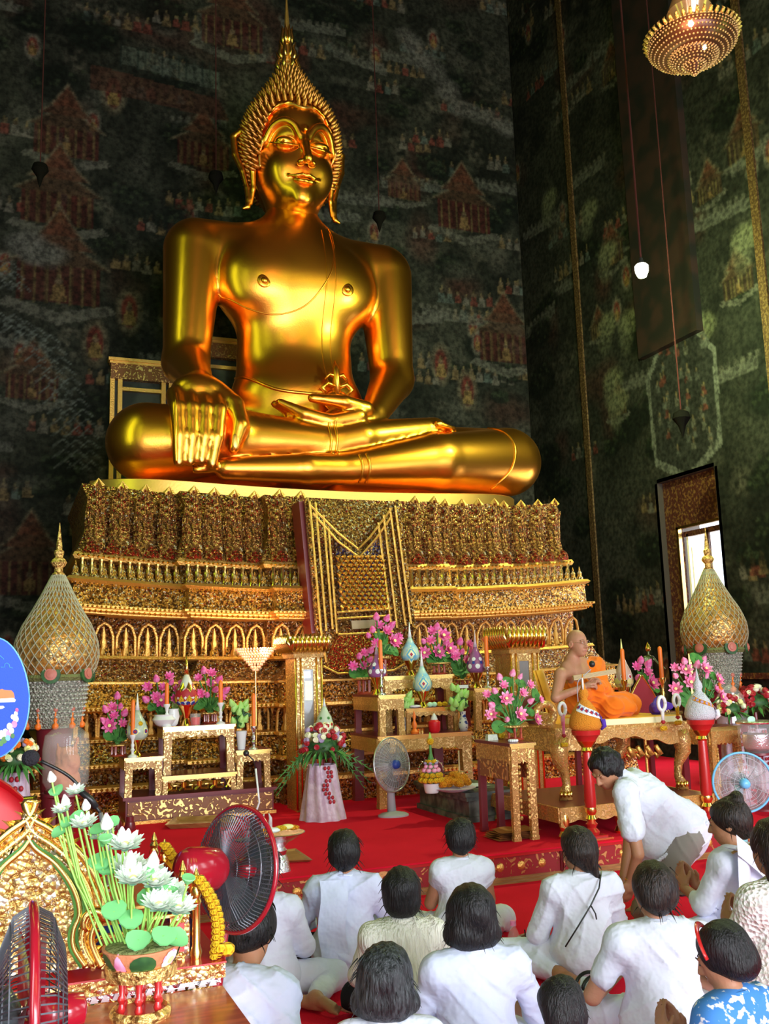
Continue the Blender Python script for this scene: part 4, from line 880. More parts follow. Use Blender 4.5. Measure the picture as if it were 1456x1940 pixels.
def lotus(label, cx, yb, Y, items, tray=None, mp='pink', group='pink lotus bouquets on the altar tables', zbase=None, nleaf=5, sc=1, seed=1, traym=None):
    """items: (px, py, kind) bloom 'o', bud 'b', leaf 'l'"""
    r0 = random.Random(seed); base = W(cx, yb, Y); s = S(base)
    if zbase is not None: base.z = zbase
    t = thing('lotus_bouquet', label, 'flowers', base, 0, group); pr = {}
    stem = MB(); tz = 0
    if tray:
        hw, yt = tray; h = (yb-yt)*s; b = MB(); b.lathe([(hw*.62*s, 0), (hw*.66*s, h*.1), (hw*.5*s, h*.18)], 16); b.lathe([(hw*.5*s, h*.8), (hw*.98*s, h*.88), (hw*s, h), (hw*.9*s, h*.97)], 20)
        for k in range(6): a = 2*PI*k/6; b.lathe([(.06*hw*s+.006, h*.12), (.04*hw*s+.006, h*.45), (.06*hw*s+.006, h*.85)], 6, c=(math.cos(a)*hw*.5*s, math.sin(a)*hw*.5*s, 0))
        b.build('tray_stand', traym or M['redwood'], t, smooth=True); tz = h
        MB().lathe([(hw*.95*s, h*.86), (hw*1.02*s, h*.9), (hw*1.02*s, h*1.0), (hw*.94*s, h*1.0)], 24).build('rim', M['carved'], t, smooth=True)
    cen = Vector((0, 0, tz))
    for px, py, kd in items:
        yy = Y-.02-.10*r0.random() if kd != 'l' else Y-.04*r0.random()
        p = W(px, py, yy)-W(cx, yb, Y)
        outw = Vector((p.x*1.2, -.25, max(.12, p.z-tz)*.5+.06))
        if kd in 'oO':
            key = kd
            if key not in pr: o = bloommesh('bloom', M['lpink' if mp == 'lpink' else mp], s*(16 if kd == 'O' else 11)*sc, cen=M['cyel'] if kd == 'O' else None, parent=t); pr[key] = o; o.matrix_local = Matrix.Translation(p) @ face(outw+Vector((0, -.25, 0)), r0.random()*6)
            else:
                Mx = Matrix.Translation(p) @ face(outw+Vector((0, -.25, 0)), r0.random()*6) @ Matrix.Scale(r0.uniform(.85, 1.12), 4); o = inst(pr[key], t, Mx)
                for ch in pr[key].children: c2 = ch.copy(); COL.objects.link(c2); c2.parent = o
        elif kd == 'b':
            if 'b' not in pr: o = budmesh('bud', M['lpink' if mp == 'lpink' else mp], s*8*sc, t); pr['b'] = o; o.matrix_local = Matrix.Translation(p) @ face(outw)
            else: inst(pr['b'], t, Matrix.Translation(p) @ face(outw) @ Matrix.Scale(r0.uniform(.8, 1.1), 4))
        else:
            if 'l' not in pr: o = leafmesh('leaf', M['green'], s*15*sc, t); pr['l'] = o; o.matrix_local = Matrix.Translation(p) @ face((p.x*2, -.8, .55), r0.random()*6)
            else: inst(pr['l'], t, Matrix.Translation(p) @ face((p.x*2, -.8, .3+r0.random()*.5), r0.random()*6) @ Matrix.Scale(r0.uniform(.6, 1.1), 4))
        stem.tube([cen+Vector((p.x*.1, 0, -.01)), cen+(p-cen)*.5+Vector((0, 0, .02)), p], s*1.5, 4, cap=False)
    stem.build('stems', M['green'], t, smooth=2)
    lf = MB()
    for k in range(26):
        a = r0.uniform(0, 6.28); e = r0.uniform(.1, 1.2); L = s*r0.uniform(14, 34)*sc; d = Vector((math.cos(a)*math.cos(e), math.sin(a)*math.cos(e)*.6, math.sin(e)+.1)); sd = d.cross(Vector((0, 0, 1))).normalized()*L*.16
        p = cen; lf.add([p, p+d*L*.5+sd, p+d*L, p+d*L*.5-sd], [(0, 1, 2, 3)])
    lf.build('foliage', M['green'], t); return t
def candle(label, cx, yt, ym, yb, Y, w_=4.2, mstick=None, zb=None, group='orange candles on the altars', lean=0):
    base = W(cx+(yb-yt)*.035, yb, Y); s = S(base)
    if zb is not None: base.z = zb
    t = thing('candle', label, 'candle', base, 0, group); z1 = W(cx, yt, Y).z-base.z; zm = W(cx, ym, Y).z-base.z
    MB().lathe([(w_*s, zm), (w_*.92*s, z1-.03), (w_*.75*s, z1-.012), (.002, z1)], 10).build('wax', M['candle'], t, smooth=True)
    MB().lathe([(w_*2.2*s, 0), (w_*2*s, .015), (w_*.7*s, .03), (w_*.6*s, zm*.25), (w_*1.1*s, zm*.32), (w_*.6*s, zm*.4), (w_*.9*s, zm*.55), (w_*.5*s, zm*.62), (w_*.8*s, zm*.8), (w_*1.5*s, zm*.92), (w_*1.5*s, zm), (w_*.9*s, zm)], 12).build('candlestick', mstick or M['silver'], t, smooth=True); return t
def onlathe(prof, z, a, off=.003):
    r = float(np.interp(z, [p[1] for p in prof], [p[0] for p in prof]))+off; return (math.cos(a)*r, math.sin(a)*r, z)
def patch(prof, a0, z0, pts, off=.003):     # flat motif wrapped on a turned body; pts in (metres along, up)
    v = []; rr = float(np.interp(z0, [p[1] for p in prof], [p[0] for p in prof])); b = MB(); n = len(pts)
    v = [onlathe(prof, z0, a0, off)]
    for k in range(1, 4):
        for x, z in pts: v.append(onlathe(prof, z0+z*k/3, a0+x*k/3/rr, off))
    f = [(0, 1+i, 1+(i+1) % n) for i in range(n)]
    for k in range(2): f += [(1+k*n+i, 1+(k+1)*n+i, 1+(k+1)*n+(i+1) % n, 1+k*n+(i+1) % n) for i in range(n)]
    return b.add(v, f)
def circ(r, n=12, sx=1): return [(math.cos(2*PI*i/n)*r*sx, math.sin(2*PI*i/n)*r) for i in range(n)]
def dia(r, k=1.3): return [(r, 0), (r*.5, r*k*.5), (0, r*k), (-r*.5, r*k*.5), (-r, 0), (-r*.5, -r*k*.5), (0, -r*k), (r*.5, -r*k*.5)]
def pot(label, cx, Y, yt, yneck, ybody0, ywide, ybody1, yb, hw, mbody, motifs, mtip, foot=M['brass'], group='drop-shaped lidded pots on the altars', zb=None):
    base = W(cx, yb, Y); s = S(base); zz = lambda y: W(cx, y, Y).z-base.z
    if zb is not None: base.z = zb
    t = thing('lidded_pot', label, 'pot', base, 0, group)
    prof = [(hw*.62*s, zz(ybody1)), (hw*.93*s, zz(ybody1*.6+ywide*.4)), (hw*s, zz(ywide)), (hw*.8*s, zz(ywide*.55+ybody0*.45)), (hw*.45*s, zz(ybody0*.8+ywide*.2)), (hw*.2*s, zz(yneck))]
    bd = MB().lathe(prof, 24).build('body', mbody, t, smooth=2)
    MB().lathe([(hw*.22*s, zz(yneck)), (hw*.12*s, zz(yneck*.6+yt*.4)), (.002, zz(yt))], 10).build('spire', mtip, t, smooth=2)
    h = zz(ybody1)
    if h > .01: MB().lathe([(hw*.55*s, 0), (hw*.5*s, h*.12), (hw*.25*s, h*.35), (hw*.3*s, h*.5), (hw*.6*s, h*.85), (hw*.72*s, h*1.02), (hw*.62*s, h*1.05)], 18).build('foot', foot, t, smooth=True)
    zc = zz(ywide)
    for k in range(len(motifs)):
        mm, shape, zo, nrep, sc_ = motifs[k]
        for i in range(nrep):
            a = -PI/2-.28+2*PI*i/nrep+(PI/nrep if zo != 0 and nrep > 5 else 0)
            pt = [(x*sc_*hw*s, z*sc_*hw*s) for x, z in shape]; patch(prof, a, zc+zo*hw*s, pt, .002+.0016*k).build('motif', mm, bd, smooth=2)
    return t
def bouquet(label, cx, cy, r, Y, stand=None, seed=1, n=42, fern=True, group='mixed rose arrangements', mats=('rosew', 'roser', 'rosep', 'rosew', 'roser')):
    c = W(cx, cy, Y); s = S(c); R0 = r*s; r0 = random.Random(seed); zb = PZ
    base = Vector((c.x, c.y, zb)); t = thing('flower_stand', label, 'flowers', base, 0, group); cz = c.z-zb
    pr = {}
    for i in range(n):
        u = r0.uniform(-1, 1); a = r0.uniform(-PI, 0) if i % 5 else r0.uniform(0, PI); e = r0.uniform(-.35, 1.45)
        d = Vector((math.cos(a)*math.cos(e), math.sin(a)*math.cos(e), math.sin(e)*.75)); p = Vector((0, 0, cz))+d*R0*r0.uniform(.78, 1.0); k = mats[i % len(mats)]
        if k not in pr:
            q = MB(); rr = 6.2*s; q.lathe([(rr*.5, -rr*.7), (rr*.95, -rr*.2), (rr, rr*.25), (rr*.75, rr*.6), (rr*.8, rr*.75), (rr*.4, rr*.6), (rr*.35, rr*.8), (.002, rr*.7)], 8); o = q.build('rose', M[k], t, smooth=True); pr[k] = o; o.matrix_local = Matrix.Translation(p) @ face(d)
        else: inst(pr[k], t, Matrix.Translation(p) @ face(d, r0.random()*6) @ Matrix.Scale(r0.uniform(.75, 1.15), 4))
    b = MB(); b.ell((0, 0, cz-R0*.15), (R0*.72, R0*.72, R0*.5), 12, 8); b.build('foliage', M['dgreen'], t, smooth=2)
    b = MB()
    for i in range(60):
        a = r0.uniform(0, 6.28); L = R0*r0.uniform(.5, 1.0); p = Vector((math.cos(a)*R0*.6, math.sin(a)*R0*.6, cz-R0*.25)); d = Vector((math.cos(a), math.sin(a), r0.uniform(-.9, .5))).normalized(); sd = d.cross(Vector((0, 0, 1))).normalized()*L*.09
        b.add([p, p+d*L*.5+sd, p+d*L+Vector((0, 0, -.2*L)), p+d*L*.5-sd], [(0, 1, 2, 3)])
    b.build('leaf_tips', M['green'], t)
    if fern:
        for sx in (-1, 1):
            b = MB()
            for q in range(3):
                L = R0*1.75; d0 = Vector((sx*(.75+.12*q), -.3+.2*q, -.25-.3*q)).normalized()
                pts = [Vector((sx*R0*.5, 0, cz-R0*.3))+d0*L*k/8+Vector((0, 0, -.25*L*(k/8)**2)) for k in range(9)]
                b.tube(pts, .003, 4)
                for k in range(1, 9):
                    sd = d0.cross(Vector((0, 1, .2))).normalized()*L*.16*(1-k/10)
                    for z in (-1, 1): b.add([pts[k]-d0*.012, pts[k]+d0*.02+sd*z*.6-Vector((0, .01, 0)), pts[k]+d0*.05+sd*z, pts[k]+d0*.012], [(0, 1, 2, 3)])
            b.build('fern_frond', M['green'], t)
    if stand:
        hwt, hwb, yt = stand; zt = W(cx, yt, Y).z-zb
        def cl(u, v):
            a = u*2*PI; rr = (hwt+(hwb-hwt)*(1-v))*s*(1+.07*math.sin(a*9+3*v)); return (math.cos(a)*rr, math.sin(a)*rr, v*zt)
        MB().grid(cl, 72, 10, closeu=True).build('draped_cloth', M['lilac'], t, smooth=2)
        oc = MB().ell((0, 0, 0), (.016, .012, .02), 6, 4).build('hanging_orchid', M['roser'], t, smooth=2)
        for k in range(9):
            z = zt*(.95-.075*k)
            for q in (-1, 1): Mx = Matrix.Translation((q*.018+.03*math.sin(k), -(hwt+(hwb-hwt)*(1-z/zt))*s-.015, z)); inst(oc, t, Mx) if (k, q) != (0, -1) else setattr(oc, 'matrix_local', Mx)
        MB().lathe([(.025, 0), (.02, cz-R0*.3)], 8).build('post', M['marwood'], t)
    return t

# ---------- left altar set (Y about 10)
YA = 9.82
zA = PZ
xa0, xa1 = X_(238, 1540, YA), X_(519, 1520, YA)
t = thing('altar_plinth', 'low dark red altar plinth with gold scroll front under the left altar tables', 'plinth', ((xa0+xa1)/2, YA+.3, PZ)); hw = (xa1-xa0)/2; hz = .26
MB().box(-hw, hw, -.28, .3, .03, hz-.03).build('body', M['marwood'], t); MB().box(-hw+.02, hw-.02, -.295, -.28, .04, hz-.05).build('carved_front', M['scrollg'], t)
MB().box(-hw-.03, hw+.03, -.32, .32, hz-.03, hz).build('top_board', M['marwood'], t); MB().box(-hw-.02, hw+.02, -.31, .3, 0, .03).build('foot_moulding', M['gold'], t)
zp = PZ+hz
tl, z1 = tabpx('altar_table', 'small gilded side table at the left end of the left altar set', 238, 307, 1434, 1528, YA+.05, .48, z0=zp, leg=.075, ap=.09)
tc, z2 = tabpx('altar_table', 'tall gilded centre table of the left altar set with candles and covered pot on top', 311, 443, 1374, 1470, YA+.12, .40, z0=zp+.24, leg=.085, ap=.07)
tf, _ = tabpx('altar_table', 'low gilded table with cut fretwork apron below the tall left altar table', 309, 446, 1466, 1526, YA+.02, .52, z0=zp, leg=.05, ap=.035, fret=True)
tc.location.z = tf.location.z+(_-zp); d_ = tc.location.z
tr, z3 = tabpx('altar_table', 'small gilded side table at the right end of the left altar set below the lamp', 449, 511, 1420, 1516, YA+.05, .42, z0=zp, leg=.07, ap=.09)
zt2 = z2
# scale the tall table so that its top meets the photograph after standing on the low one
for ch in tc.children: pass
tc.scale.z = (z2-tc.location.z)/(z2-(zp+.24))
IT = [(288, 1283, 'b'), (312, 1280, 'o'), (272, 1300, 'o'), (287, 1318, 'o'), (300, 1300, 'o'), (326, 1305, 'o'), (322, 1322, 'o'), (296, 1325, 'O'), (300, 1335, 'l'), (330, 1337, 'l'), (280, 1337, 'l'), (316, 1290, 'b'), (268, 1322, 'b'), (335, 1290, 'b')]
lotus('pink lotus bouquet at the left of the tall left altar table behind a candle', 304, 1372, YA+.44, [(x+8, y, k) for x, y, k in IT], (22, 1352), zbase=z2, seed=2)
lotus('pink lotus bouquet at the right of the tall left altar table behind a candle', 398, 1372, YA+.44, [(386, 1272, 'b'), (400, 1278, 'o'), (376, 1287, 'o'), (398, 1297, 'o'), (415, 1290, 'b'), (380, 1317, 'o'), (392, 1318, 'b'), (418, 1322, 'o'), (428, 1310, 'b'), (395, 1333, 'l'), (412, 1337, 'l'), (376, 1335, 'l'), (408, 1308, 'b')], (22, 1352), zbase=z2, seed=3)
lotus('pink lotus bouquet on the left small side table of the left altar set', 224, 1434, YA+.36, [(222, 1320, 'b'), (213, 1342, 'o'), (216, 1358, 'o'), (208, 1378, 'O'), (195, 1366, 'b'), (232, 1372, 'o'), (228, 1340, 'b'), (236, 1352, 'b'), (210, 1392, 'l'), (228, 1394, 'l'), (200, 1345, 'b')], (24, 1412), zbase=z1, seed=4)
pot('tall-spired lidded pot with red and gold petals on the tall left altar table', 353, YA+.22, 1240, 1278, 1284, 1322, 1336, 1368, 22, mat('white_porcelain', (.72, .70, .66), .25), [(M['roser'], dia(.62, 1.6), .25, 9, 1), (M['yellow'], dia(.25, 1.6), -.15, 9, 1), (M['dblue'], circ(.16), -.45, 12, 1), (M['goldp'], dia(.25, 1.8), .9, 7, 1)], M['goldp'], zb=z2)
pot('lidded pot with peacock eye pattern on the left small side table', 259, YA+.18, 1313, 1345, 1350, 1385, 1402, 1432, 21, mat('grey_green_glaze', (.42, .50, .42), .25, col2=(.55, .60, .50), cscale=30), [(M['cyel'], circ(.3), 0, 6, 1), (M['dblue'], circ(.2), 0, 6, 1), (M['roser'], circ(.12), 0, 6, 1), (M['yellow'], circ(.2), .7, 6, 1)], M['white_pl'], zb=z1)
candle('orange candle on the tall left altar table, left of the red and gold pot', 313, 1293, 1334, 1369, YA+.14, mstick=M['white_pl'], zb=z2)
candle('orange candle on the tall left altar table, right of the red and gold pot', 415, 1288, 1331, 1367, YA+.14, mstick=M['white_pl'], zb=z2)
candle('orange candle on the left small side table, in front of the peacock eye pot', 247, 1325, 1392, 1432, YA+.10, mstick=M['white_pl'], zb=z1)
candle('orange candle on the right small side table beside the lamp pole', 477, 1313, 1376, 1420, YA+.12, mstick=M['silver'], zb=z3)
for lb, cx, yt, yb, hw in (('wide white ceramic bowl stacked on another at the left of the tall altar table', 305, 1347, 1370, 23), ('white ceramic ewer beside the stacked bowls on the tall altar table', 322, 1335, 1368, 12)):
    turned('ceramic_bowl', lb, 'bowl', cx+6, YA+.2, [('bowl', [(hw*.4, yb), (hw*.7, yb-4), (hw, (yt+yb)/2-2), (hw*.8, yt+3), (hw*.85, yt)], M['white_pl'])], z0=z2)
turned('glass_jar', 'small glass jar of red drink on the tall left altar table', 'jar', 370, YA+.16, [('glass', [(9, 1367), (10, 1360), (10, 1345)], M['glass']), ('drink', [(8, 1366), (8.6, 1352)], M['red'])], z0=z2)
turned('white_vase', 'fluted white vase holding green lotus buds on the right small side table', 'vase', 457, YA+.2, [('vase', [(7, 1421), (7.5, 1417), (9, 1400), (11, 1387), (9.5, 1386)], M['white_pl'])], z0=z3)
def greenbuds(label, cx, cy, yb, Y, zb, seed):
    r0 = random.Random(seed); base = W(cx, yb, Y); s = S(base); base.z = zb; t = thing('lotus_bud_bunch', label, 'flowers', base); hz = W(cx, cy, Y).z-zb
    o = None
    for i in range(14):
        p = Vector((r0.uniform(-15, 15)*s, r0.uniform(-.04, .03), hz+r0.uniform(-22, 20)*s))
        if o is None: o = budmesh('bud', mat('green_bud', (.42, .74, .20), .5), 7.5*s, t); o.location = p
        else: inst(o, t, Matrix.Translation(p) @ face((p.x*4, -.3, .6)))
    b = MB()
    for i in range(16):
        a = r0.uniform(0, 6.28); L = s*r0.uniform(12, 26); d = Vector((math.cos(a)*.7, math.sin(a)*.4, r0.uniform(-.5, 1))).normalized(); sd = d.cross(Vector((0, 1, 0))).normalized()*L*.2; p = Vector((0, 0, hz-6*s)); b.add([p, p+d*L*.6+sd, p+d*L, p+d*L*.6-sd], [(0, 1, 2, 3)])
    b.tube([(0, 0, hz*.2), (0, 0, hz)], 5*s, 6); b.build('foliage', M['dgreen'], t); return t
greenbuds('bunch of pale green lotus buds in the white vase of the left altar', 453, 1350, 1386, YA+.2, z3+.17, 5)
# crystal standard lamp behind
t = turned('floor_lamp', 'standing lamp with inverted cone shade of lit crystal beads behind the left altar', 'lamp', 486, 10.46, [('pole', [(2.2, 1530), (2.2, 1272)], M['brass']), ('base', [(9, 1534), (9, 1530), (3, 1526)], M['brass'])], z0=PZ)
p = W(487, 1232, 10.46)-t.location; s = S(W(487, 1232, 10.46)); mcry = mat('warm_crystal', (.95, .60, .42), .12, .2, spec=1, emit=(1, .42, .2), estr=.55)
b = MB()
for k in range(9):
    r = (37-4.1*k)*s; z = p.z-(k*4.8-2)*s; n = max(8, int(r/s*1.1))
    for i in range(n): a = 2*PI*i/n; b.ell((math.cos(a)*r, math.sin(a)*r, z), (2.3*s, 2.3*s, 2.6*s), 5, 4)
b.build('crystal_shade', mcry, t, smooth=2); MB().ell((12*s, -34*s*.5, p.z-2*s), (8*s, 8*s, 7*s)).build('bulb', emis('warm_bulb', (1, .8, .55), 14), t, smooth=2)
pl = bpy.data.lights.new('lamp_light', 'POINT'); pl.energy = 16; pl.color = (1, .62, .3); pl.shadow_soft_size = .1; po = bpy.data.objects.new('lamp_light', pl); COL.objects.link(po); po.location = W(490, 1225, 10.36)+Vector((0, -.12, .1))

# ---------- gilded display pillars
def pillar(label, x0, x1, yt, ycap, yb, Y, dep, gx, gy, card=False):
    a = W(x0, (yt+yb)/2, Y); b_ = W(x1, (yt+yb)/2, Y); w_ = (b_.x-a.x)/2; cx = (a.x+b_.x)/2; t = thing('display_pillar', label, 'pillar', (cx, Y+dep/2, PZ)); d = dep/2; zt = W((x0+x1)/2, yt, Y).z-PZ; zc = W((x0+x1)/2, ycap, Y).z-PZ
    z0g = W((x0+x1)/2, gy[1], Y).z-PZ; z1g = W((x0+x1)/2, gy[0], Y).z-PZ; g = w_*gx
    MB().box(-w_, w_, -d+.03, d, 0, zc).build('body', M['ogold'], t)
    MB().box(-w_, -g, -d, -d+.03, 0, zc).box(g, w_, -d, -d+.03, 0, zc).box(-g, g, -d, -d+.03, z1g, zc).box(-g, g, -d, -d+.03, 0, z0g).build('front_frame', M['ogoldb'], t)
    b = MB()
    for x in (-w_, w_, -w_*.62, w_*.62): b.tube([(x, -d-.008, .02), (x, -d-.008, zc)], .012, 6)
    b.build('corner_bead', M['goldp'], t, smooth=2)
    MB().box(-g, g, -d+.018, -d+.029, z0g, z1g).build('dark_niche', mat('plum_lining', (.07, .012, .035), .6), t); MB().box(-g, g, -d+.008, -d+.010, z0g, z1g).build('pane', M['glass'], t)
    if card: MB().box(-g*.7, g*.8, -d+.011, -d+.016, z1g-.32, z1g-.12).build('card', M['cyel'], t); MB().box(-g*.9, g*.5, -d+.011, -d+.017, z1g-.09, z1g-.02).build('white_slip', M['white_pl'], t)
    def flare(u, v): pass
    for (o0, o1, za, zb_) in ((.02, .03, zc-.02, zc+.02), (.02, .05, zc+.02, zc+.05), (.02, .09, zc+.05, zt-.02), (.09, .09, zt-.02, zt)):
        MB().add([(-w_-o0, -d-o0, za), (w_+o0, -d-o0, za), (w_+o0, d+o0, za), (-w_-o0, d+o0, za), (-w_-o1, -d-o1, zb_), (w_+o1, -d-o1, zb_), (w_+o1, d+o1, zb_), (-w_-o1, d+o1, zb_)], [(0, 3, 2, 1), (4, 5, 6, 7), (0, 1, 5, 4), (1, 2, 6, 5), (2, 3, 7, 6), (3, 0, 4, 7)]).build('capital', M['ogoldb'], t)
    b = MB(); n = 9
    for i in range(n):
        x = -w_-.05+(2*w_+.1)*i/(n-1); b.tube([(x, -d-.03, zc+.05), (x, -d-.10, (zc+zt)/2+.04), (x, -d-.09, zt+.025)], [.03, .03, .006], 5)
        y = -d-.05+(2*d+.1)*i/(n-1); b.tube([(-w_-.03, y, zc+.05), (-w_-.10, y, (zc+zt)/2+.04), (-w_-.09, y, zt+.025)], [.03, .03, .006], 5)
    b.build('capital_petals', M['goldp'], t, smooth=2); return t
pillar('gilded pillar case with flared capital and glass front, left of centre', 561, 610, 1206, 1242, 1530, 9.72, .38, .38, (1268, 1420), True)
pillar('gilded pillar case with flared capital right of centre behind the pink lotuses', 971, 1022, 1190, 1234, 1480, 9.35, .36, .36, (1252, 1300))
pot('pale pot with red and yellow flowers beside the left pillar case', 615, 9.55, 1322, 1338, 1342, 1372, 1392, 1396, 17, mat('celadon', (.55, .62, .5), .25), [(M['cyel'], circ(.3), 0, 7, 1), (M['roser'], circ(.18), 0, 7, 1), (M['green'], circ(.16), .7, 6, 1), (M['yellow'], circ(.18), -.6, 6, 1)], M['white_pl'], zb=None)
st_ = thing('small_stand', 'slim dark stand behind the rose arrangement', 'stand', (W(615, 1396, 9.55).x, 9.55, PZ)); hh = W(615, 1396, 9.55).z-PZ
MB().box(-.10, .10, -.10, .10, hh-.02, hh).build('top', M['marwood'], st_)
for sx in (-1, 1):
    for sy in (-1, 1): MB().box(sx*.08-.012, sx*.08+.012, sy*.08-.012, sy*.08+.012, 0, hh-.02).build('leg', M['marwood'], st_)
bouquet('cream and dark red rose arrangement on a lilac draped stand left of the grey fan', 609, 1408, 46, 9.15, (25, 42, 1448), seed=3, n=60)

# ---------- central altar (Y about 9.2 to 10)
YM = 9.42
big, zb1 = tabpx('altar_table', 'large gilded base table of the central altar behind the grey fan', 716, 892, 1390, 1532, YM, .82, z0=PZ, leg=.12, ap=.13)
zb1 = big.location.z+ (zb1-PZ)
ls, zl = tabpx('altar_table', 'small gilded table on the left end of the central altar carrying a candle', 718, 764, 1316, 1398, YM+.03, .78, z0=zb1, leg=.075, ap=.13)
rs, zr = tabpx('altar_table', 'small gilded table on the right end of the central altar beside the blue vase', 899, 944, 1303, 1392, YM+.03, .78, z0=zb1, leg=.08, ap=.10)
ms_, zm = tabpx('altar_table', 'low gilded shelf table in the middle of the central altar with yellow fruit', 770, 866, 1340, 1392, YM+.2, .35, z0=zb1, leg=.05, ap=.06)
hs_, zh = tabpx('altar_table', 'high gilded back table of the central altar under the lotus bouquets', 728, 856, 1279, 1388, YM+.5, .30, z0=zb1, leg=.09, ap=.12)
lotus('pink lotus bouquet at the upper left of the central altar', 722, 1300, YM+.62, [(713, 1187, 'b'), (733, 1190, 'b'), (718, 1204, 'o'), (706, 1211, 'b'), (732, 1214, 'o'), (742, 1203, 'b'), (745, 1234, 'O'), (755, 1226, 'o'), (722, 1228, 'l'), (735, 1248, 'l'), (698, 1222, 'b'), (712, 1238, 'o'), (748, 1252, 'l')], (20, 1262), zbase=zh, seed=6)
lotus('pink lotus bouquet at the upper middle of the central altar right of the blue pots', 832, 1278, YM+.62, [(827, 1188, 'b'), (818, 1197, 'o'), (838, 1206, 'O'), (802, 1215, 'b'), (816, 1214, 'o'), (830, 1236, 'O'), (850, 1230, 'O'), (860, 1236, 'o'), (804, 1238, 'O'), (845, 1218, 'b'), (822, 1250, 'l'), (848, 1247, 'l'), (836, 1256, 'l'), (862, 1245, 'l')], (22, 1256), zbase=zh, seed=7)
lotus('small pink lotus bouquet at the far left of the central altar above the side table', 690, 1318, YM+.55, [(669, 1265, 'o'), (687, 1264, 'o'), (690, 1240, 'o'), (702, 1234, 'b'), (680, 1245, 'b'), (675, 1276, 'l'), (690, 1280, 'l'), (700, 1252, 'b')], (22, 1286), zbase=zl, seed=8)
lotus('pink lotus bouquet behind the purple pot at the right of the central altar', 876, 1300, YM+.6, [(871, 1213, 'b'), (888, 1220, 'o'), (862, 1242, 'o'), (884, 1249, 'o'), (875, 1232, 'b'), (868, 1258, 'l'), (882, 1266, 'l'), (893, 1232, 'b'), (868, 1268, 'l')], (22, 1284), zbase=zr, seed=9)
bluem = [(M['cyel'], dia(.66, 1.5), 0, 4, 1), (M['sky'], dia(.56, 1.45), 0, 4, 1), (M['cyel'], dia(.36, 1.35), 0, 4, 1), (M['white_pl'], dia(.26, 1.3), 0, 4, 1), (M['roser'], dia(.17, 1.3), 0, 4, 1)]
for lb, cx, a in (('turquoise lidded pot with red diamond eye, the upper of two on the central altar', 778, (1178, 1208, 1213, 1240, 1252, 1278)), ('turquoise lidded pot with red diamond eye, the lower of two on the central altar', 801, (1232, 1262, 1267, 1295, 1310, 1338))):
    pot(lb, cx, YM+(.56 if a[0] < 1200 else .28), *a, 18, mat('turquoise_white_glaze', (.20, .50, .72), .25, col2=(.5, .66, .62), cscale=12), bluem, M['white_pl'], zb=zh if a[0] < 1200 else zm)
mpur = mat('violet_glass', (.30, .10, .28), .15, spec=.8)
pm_ = [(M['white_pl'], circ(.26), 0, 7, 1), (M['white_pl'], circ(.2), .75, 7, 1), (M['dblue'], circ(.15), .38, 7, 1)]
pot('violet lidded pot dotted with white ovals, left of the blue pots', 715, YM+.20, 1215, 1240, 1246, 1272, 1284, 1316, 18, mpur, pm_, M['lilac'], zb=zl)
pot('violet lidded pot dotted with white ovals, on the right end of the central altar', 903, YM+.3, 1194, 1226, 1230, 1262, 1275, 1302, 18, mpur, pm_, M['lilac'], zb=zr)
candle('tall orange candle on the left small table of the central altar', 719, 1211, 1268, 1314, YM+.12, zb=zl)
candle('tall orange candle on the right small table of the central altar beside the violet pot', 921, 1204, 1263, 1303, YM+.14, zb=zr)
def vase_bw(label, cx, yt, yb, Y, hw, zb):
    base = W(cx, yb, Y); s = S(base); base.z = zb; h = W(cx, yt, Y).z-W(cx, yb, Y).z; t = thing('porcelain_vase', label, 'vase', base)
    prof = [(hw*.7*s, 0), (hw*.95*s, h*.2), (hw*s, h*.38), (hw*.75*s, h*.6), (hw*.5*s, h*.78), (hw*.6*s, h*.97), (hw*.66*s, h)]; bd = MB().lathe(prof, 20).build('body', M['white_pl'], t, smooth=2); b = MB()
    r0 = random.Random(cx)
    for i in range(42):
        z = r0.uniform(.08, .92)*h; k = r0.uniform(.10, .24)*hw*s; q = patch(prof, r0.uniform(0, 6.28), z, circ(k, 7, r0.uniform(.5, 1.6)), .0015); b.add(q.v, q.f)
    b.build('blue_painting', M['dblue'], bd, smooth=2)
vase_bw('blue and white porcelain vase holding green buds on the central altar', 878, 1351, 1388, YM+.1, 9.5, zb1)
vase_bw('second blue and white porcelain vase half hidden behind the left small table', 768, 1352, 1390, YM+.3, 8, zb1)
greenbuds('bunch of pale green lotus buds in the blue and white vase', 868, 1322, 1351, YM+.1, zb1+.2, 8)
greenbuds('green bud bunch half hidden left of the middle shelf table', 766, 1333, 1352, YM+.32, zb1+.2, 9)
t = turned('red_glass_lamp', 'red ribbed glass jar on the central altar base table', 'jar', 823, YM+.12, [('glass', [(8, 1388), (11, 1384), (11.5, 1368), (7, 1364)], M['red']), ('lid', [(7, 1364), (5, 1358), (1, 1352)], M['white_pl'])], z0=zb1)
t = thing('small_figure', 'small orange kneeling candle holder with glass cups on the base table', 'ornament', Vector((W(785, 1385, YM+.1).x, YM+.1, zb1)))
MB().lathe([(.04, 0), (.045, .02), (.02, .05), (.03, .1), (.012, .14), (.02, .18), (.003, .24)], 10).build('figure', M['candle'], t, smooth=True); MB().lathe([(.02, 0), (.024, .05)], 8, c=(.06, 0, 0)).lathe([(.02, 0), (.024, .05)], 8, c=(.1, .02, 0)).build('cups', M['brass'], t, smooth=True)
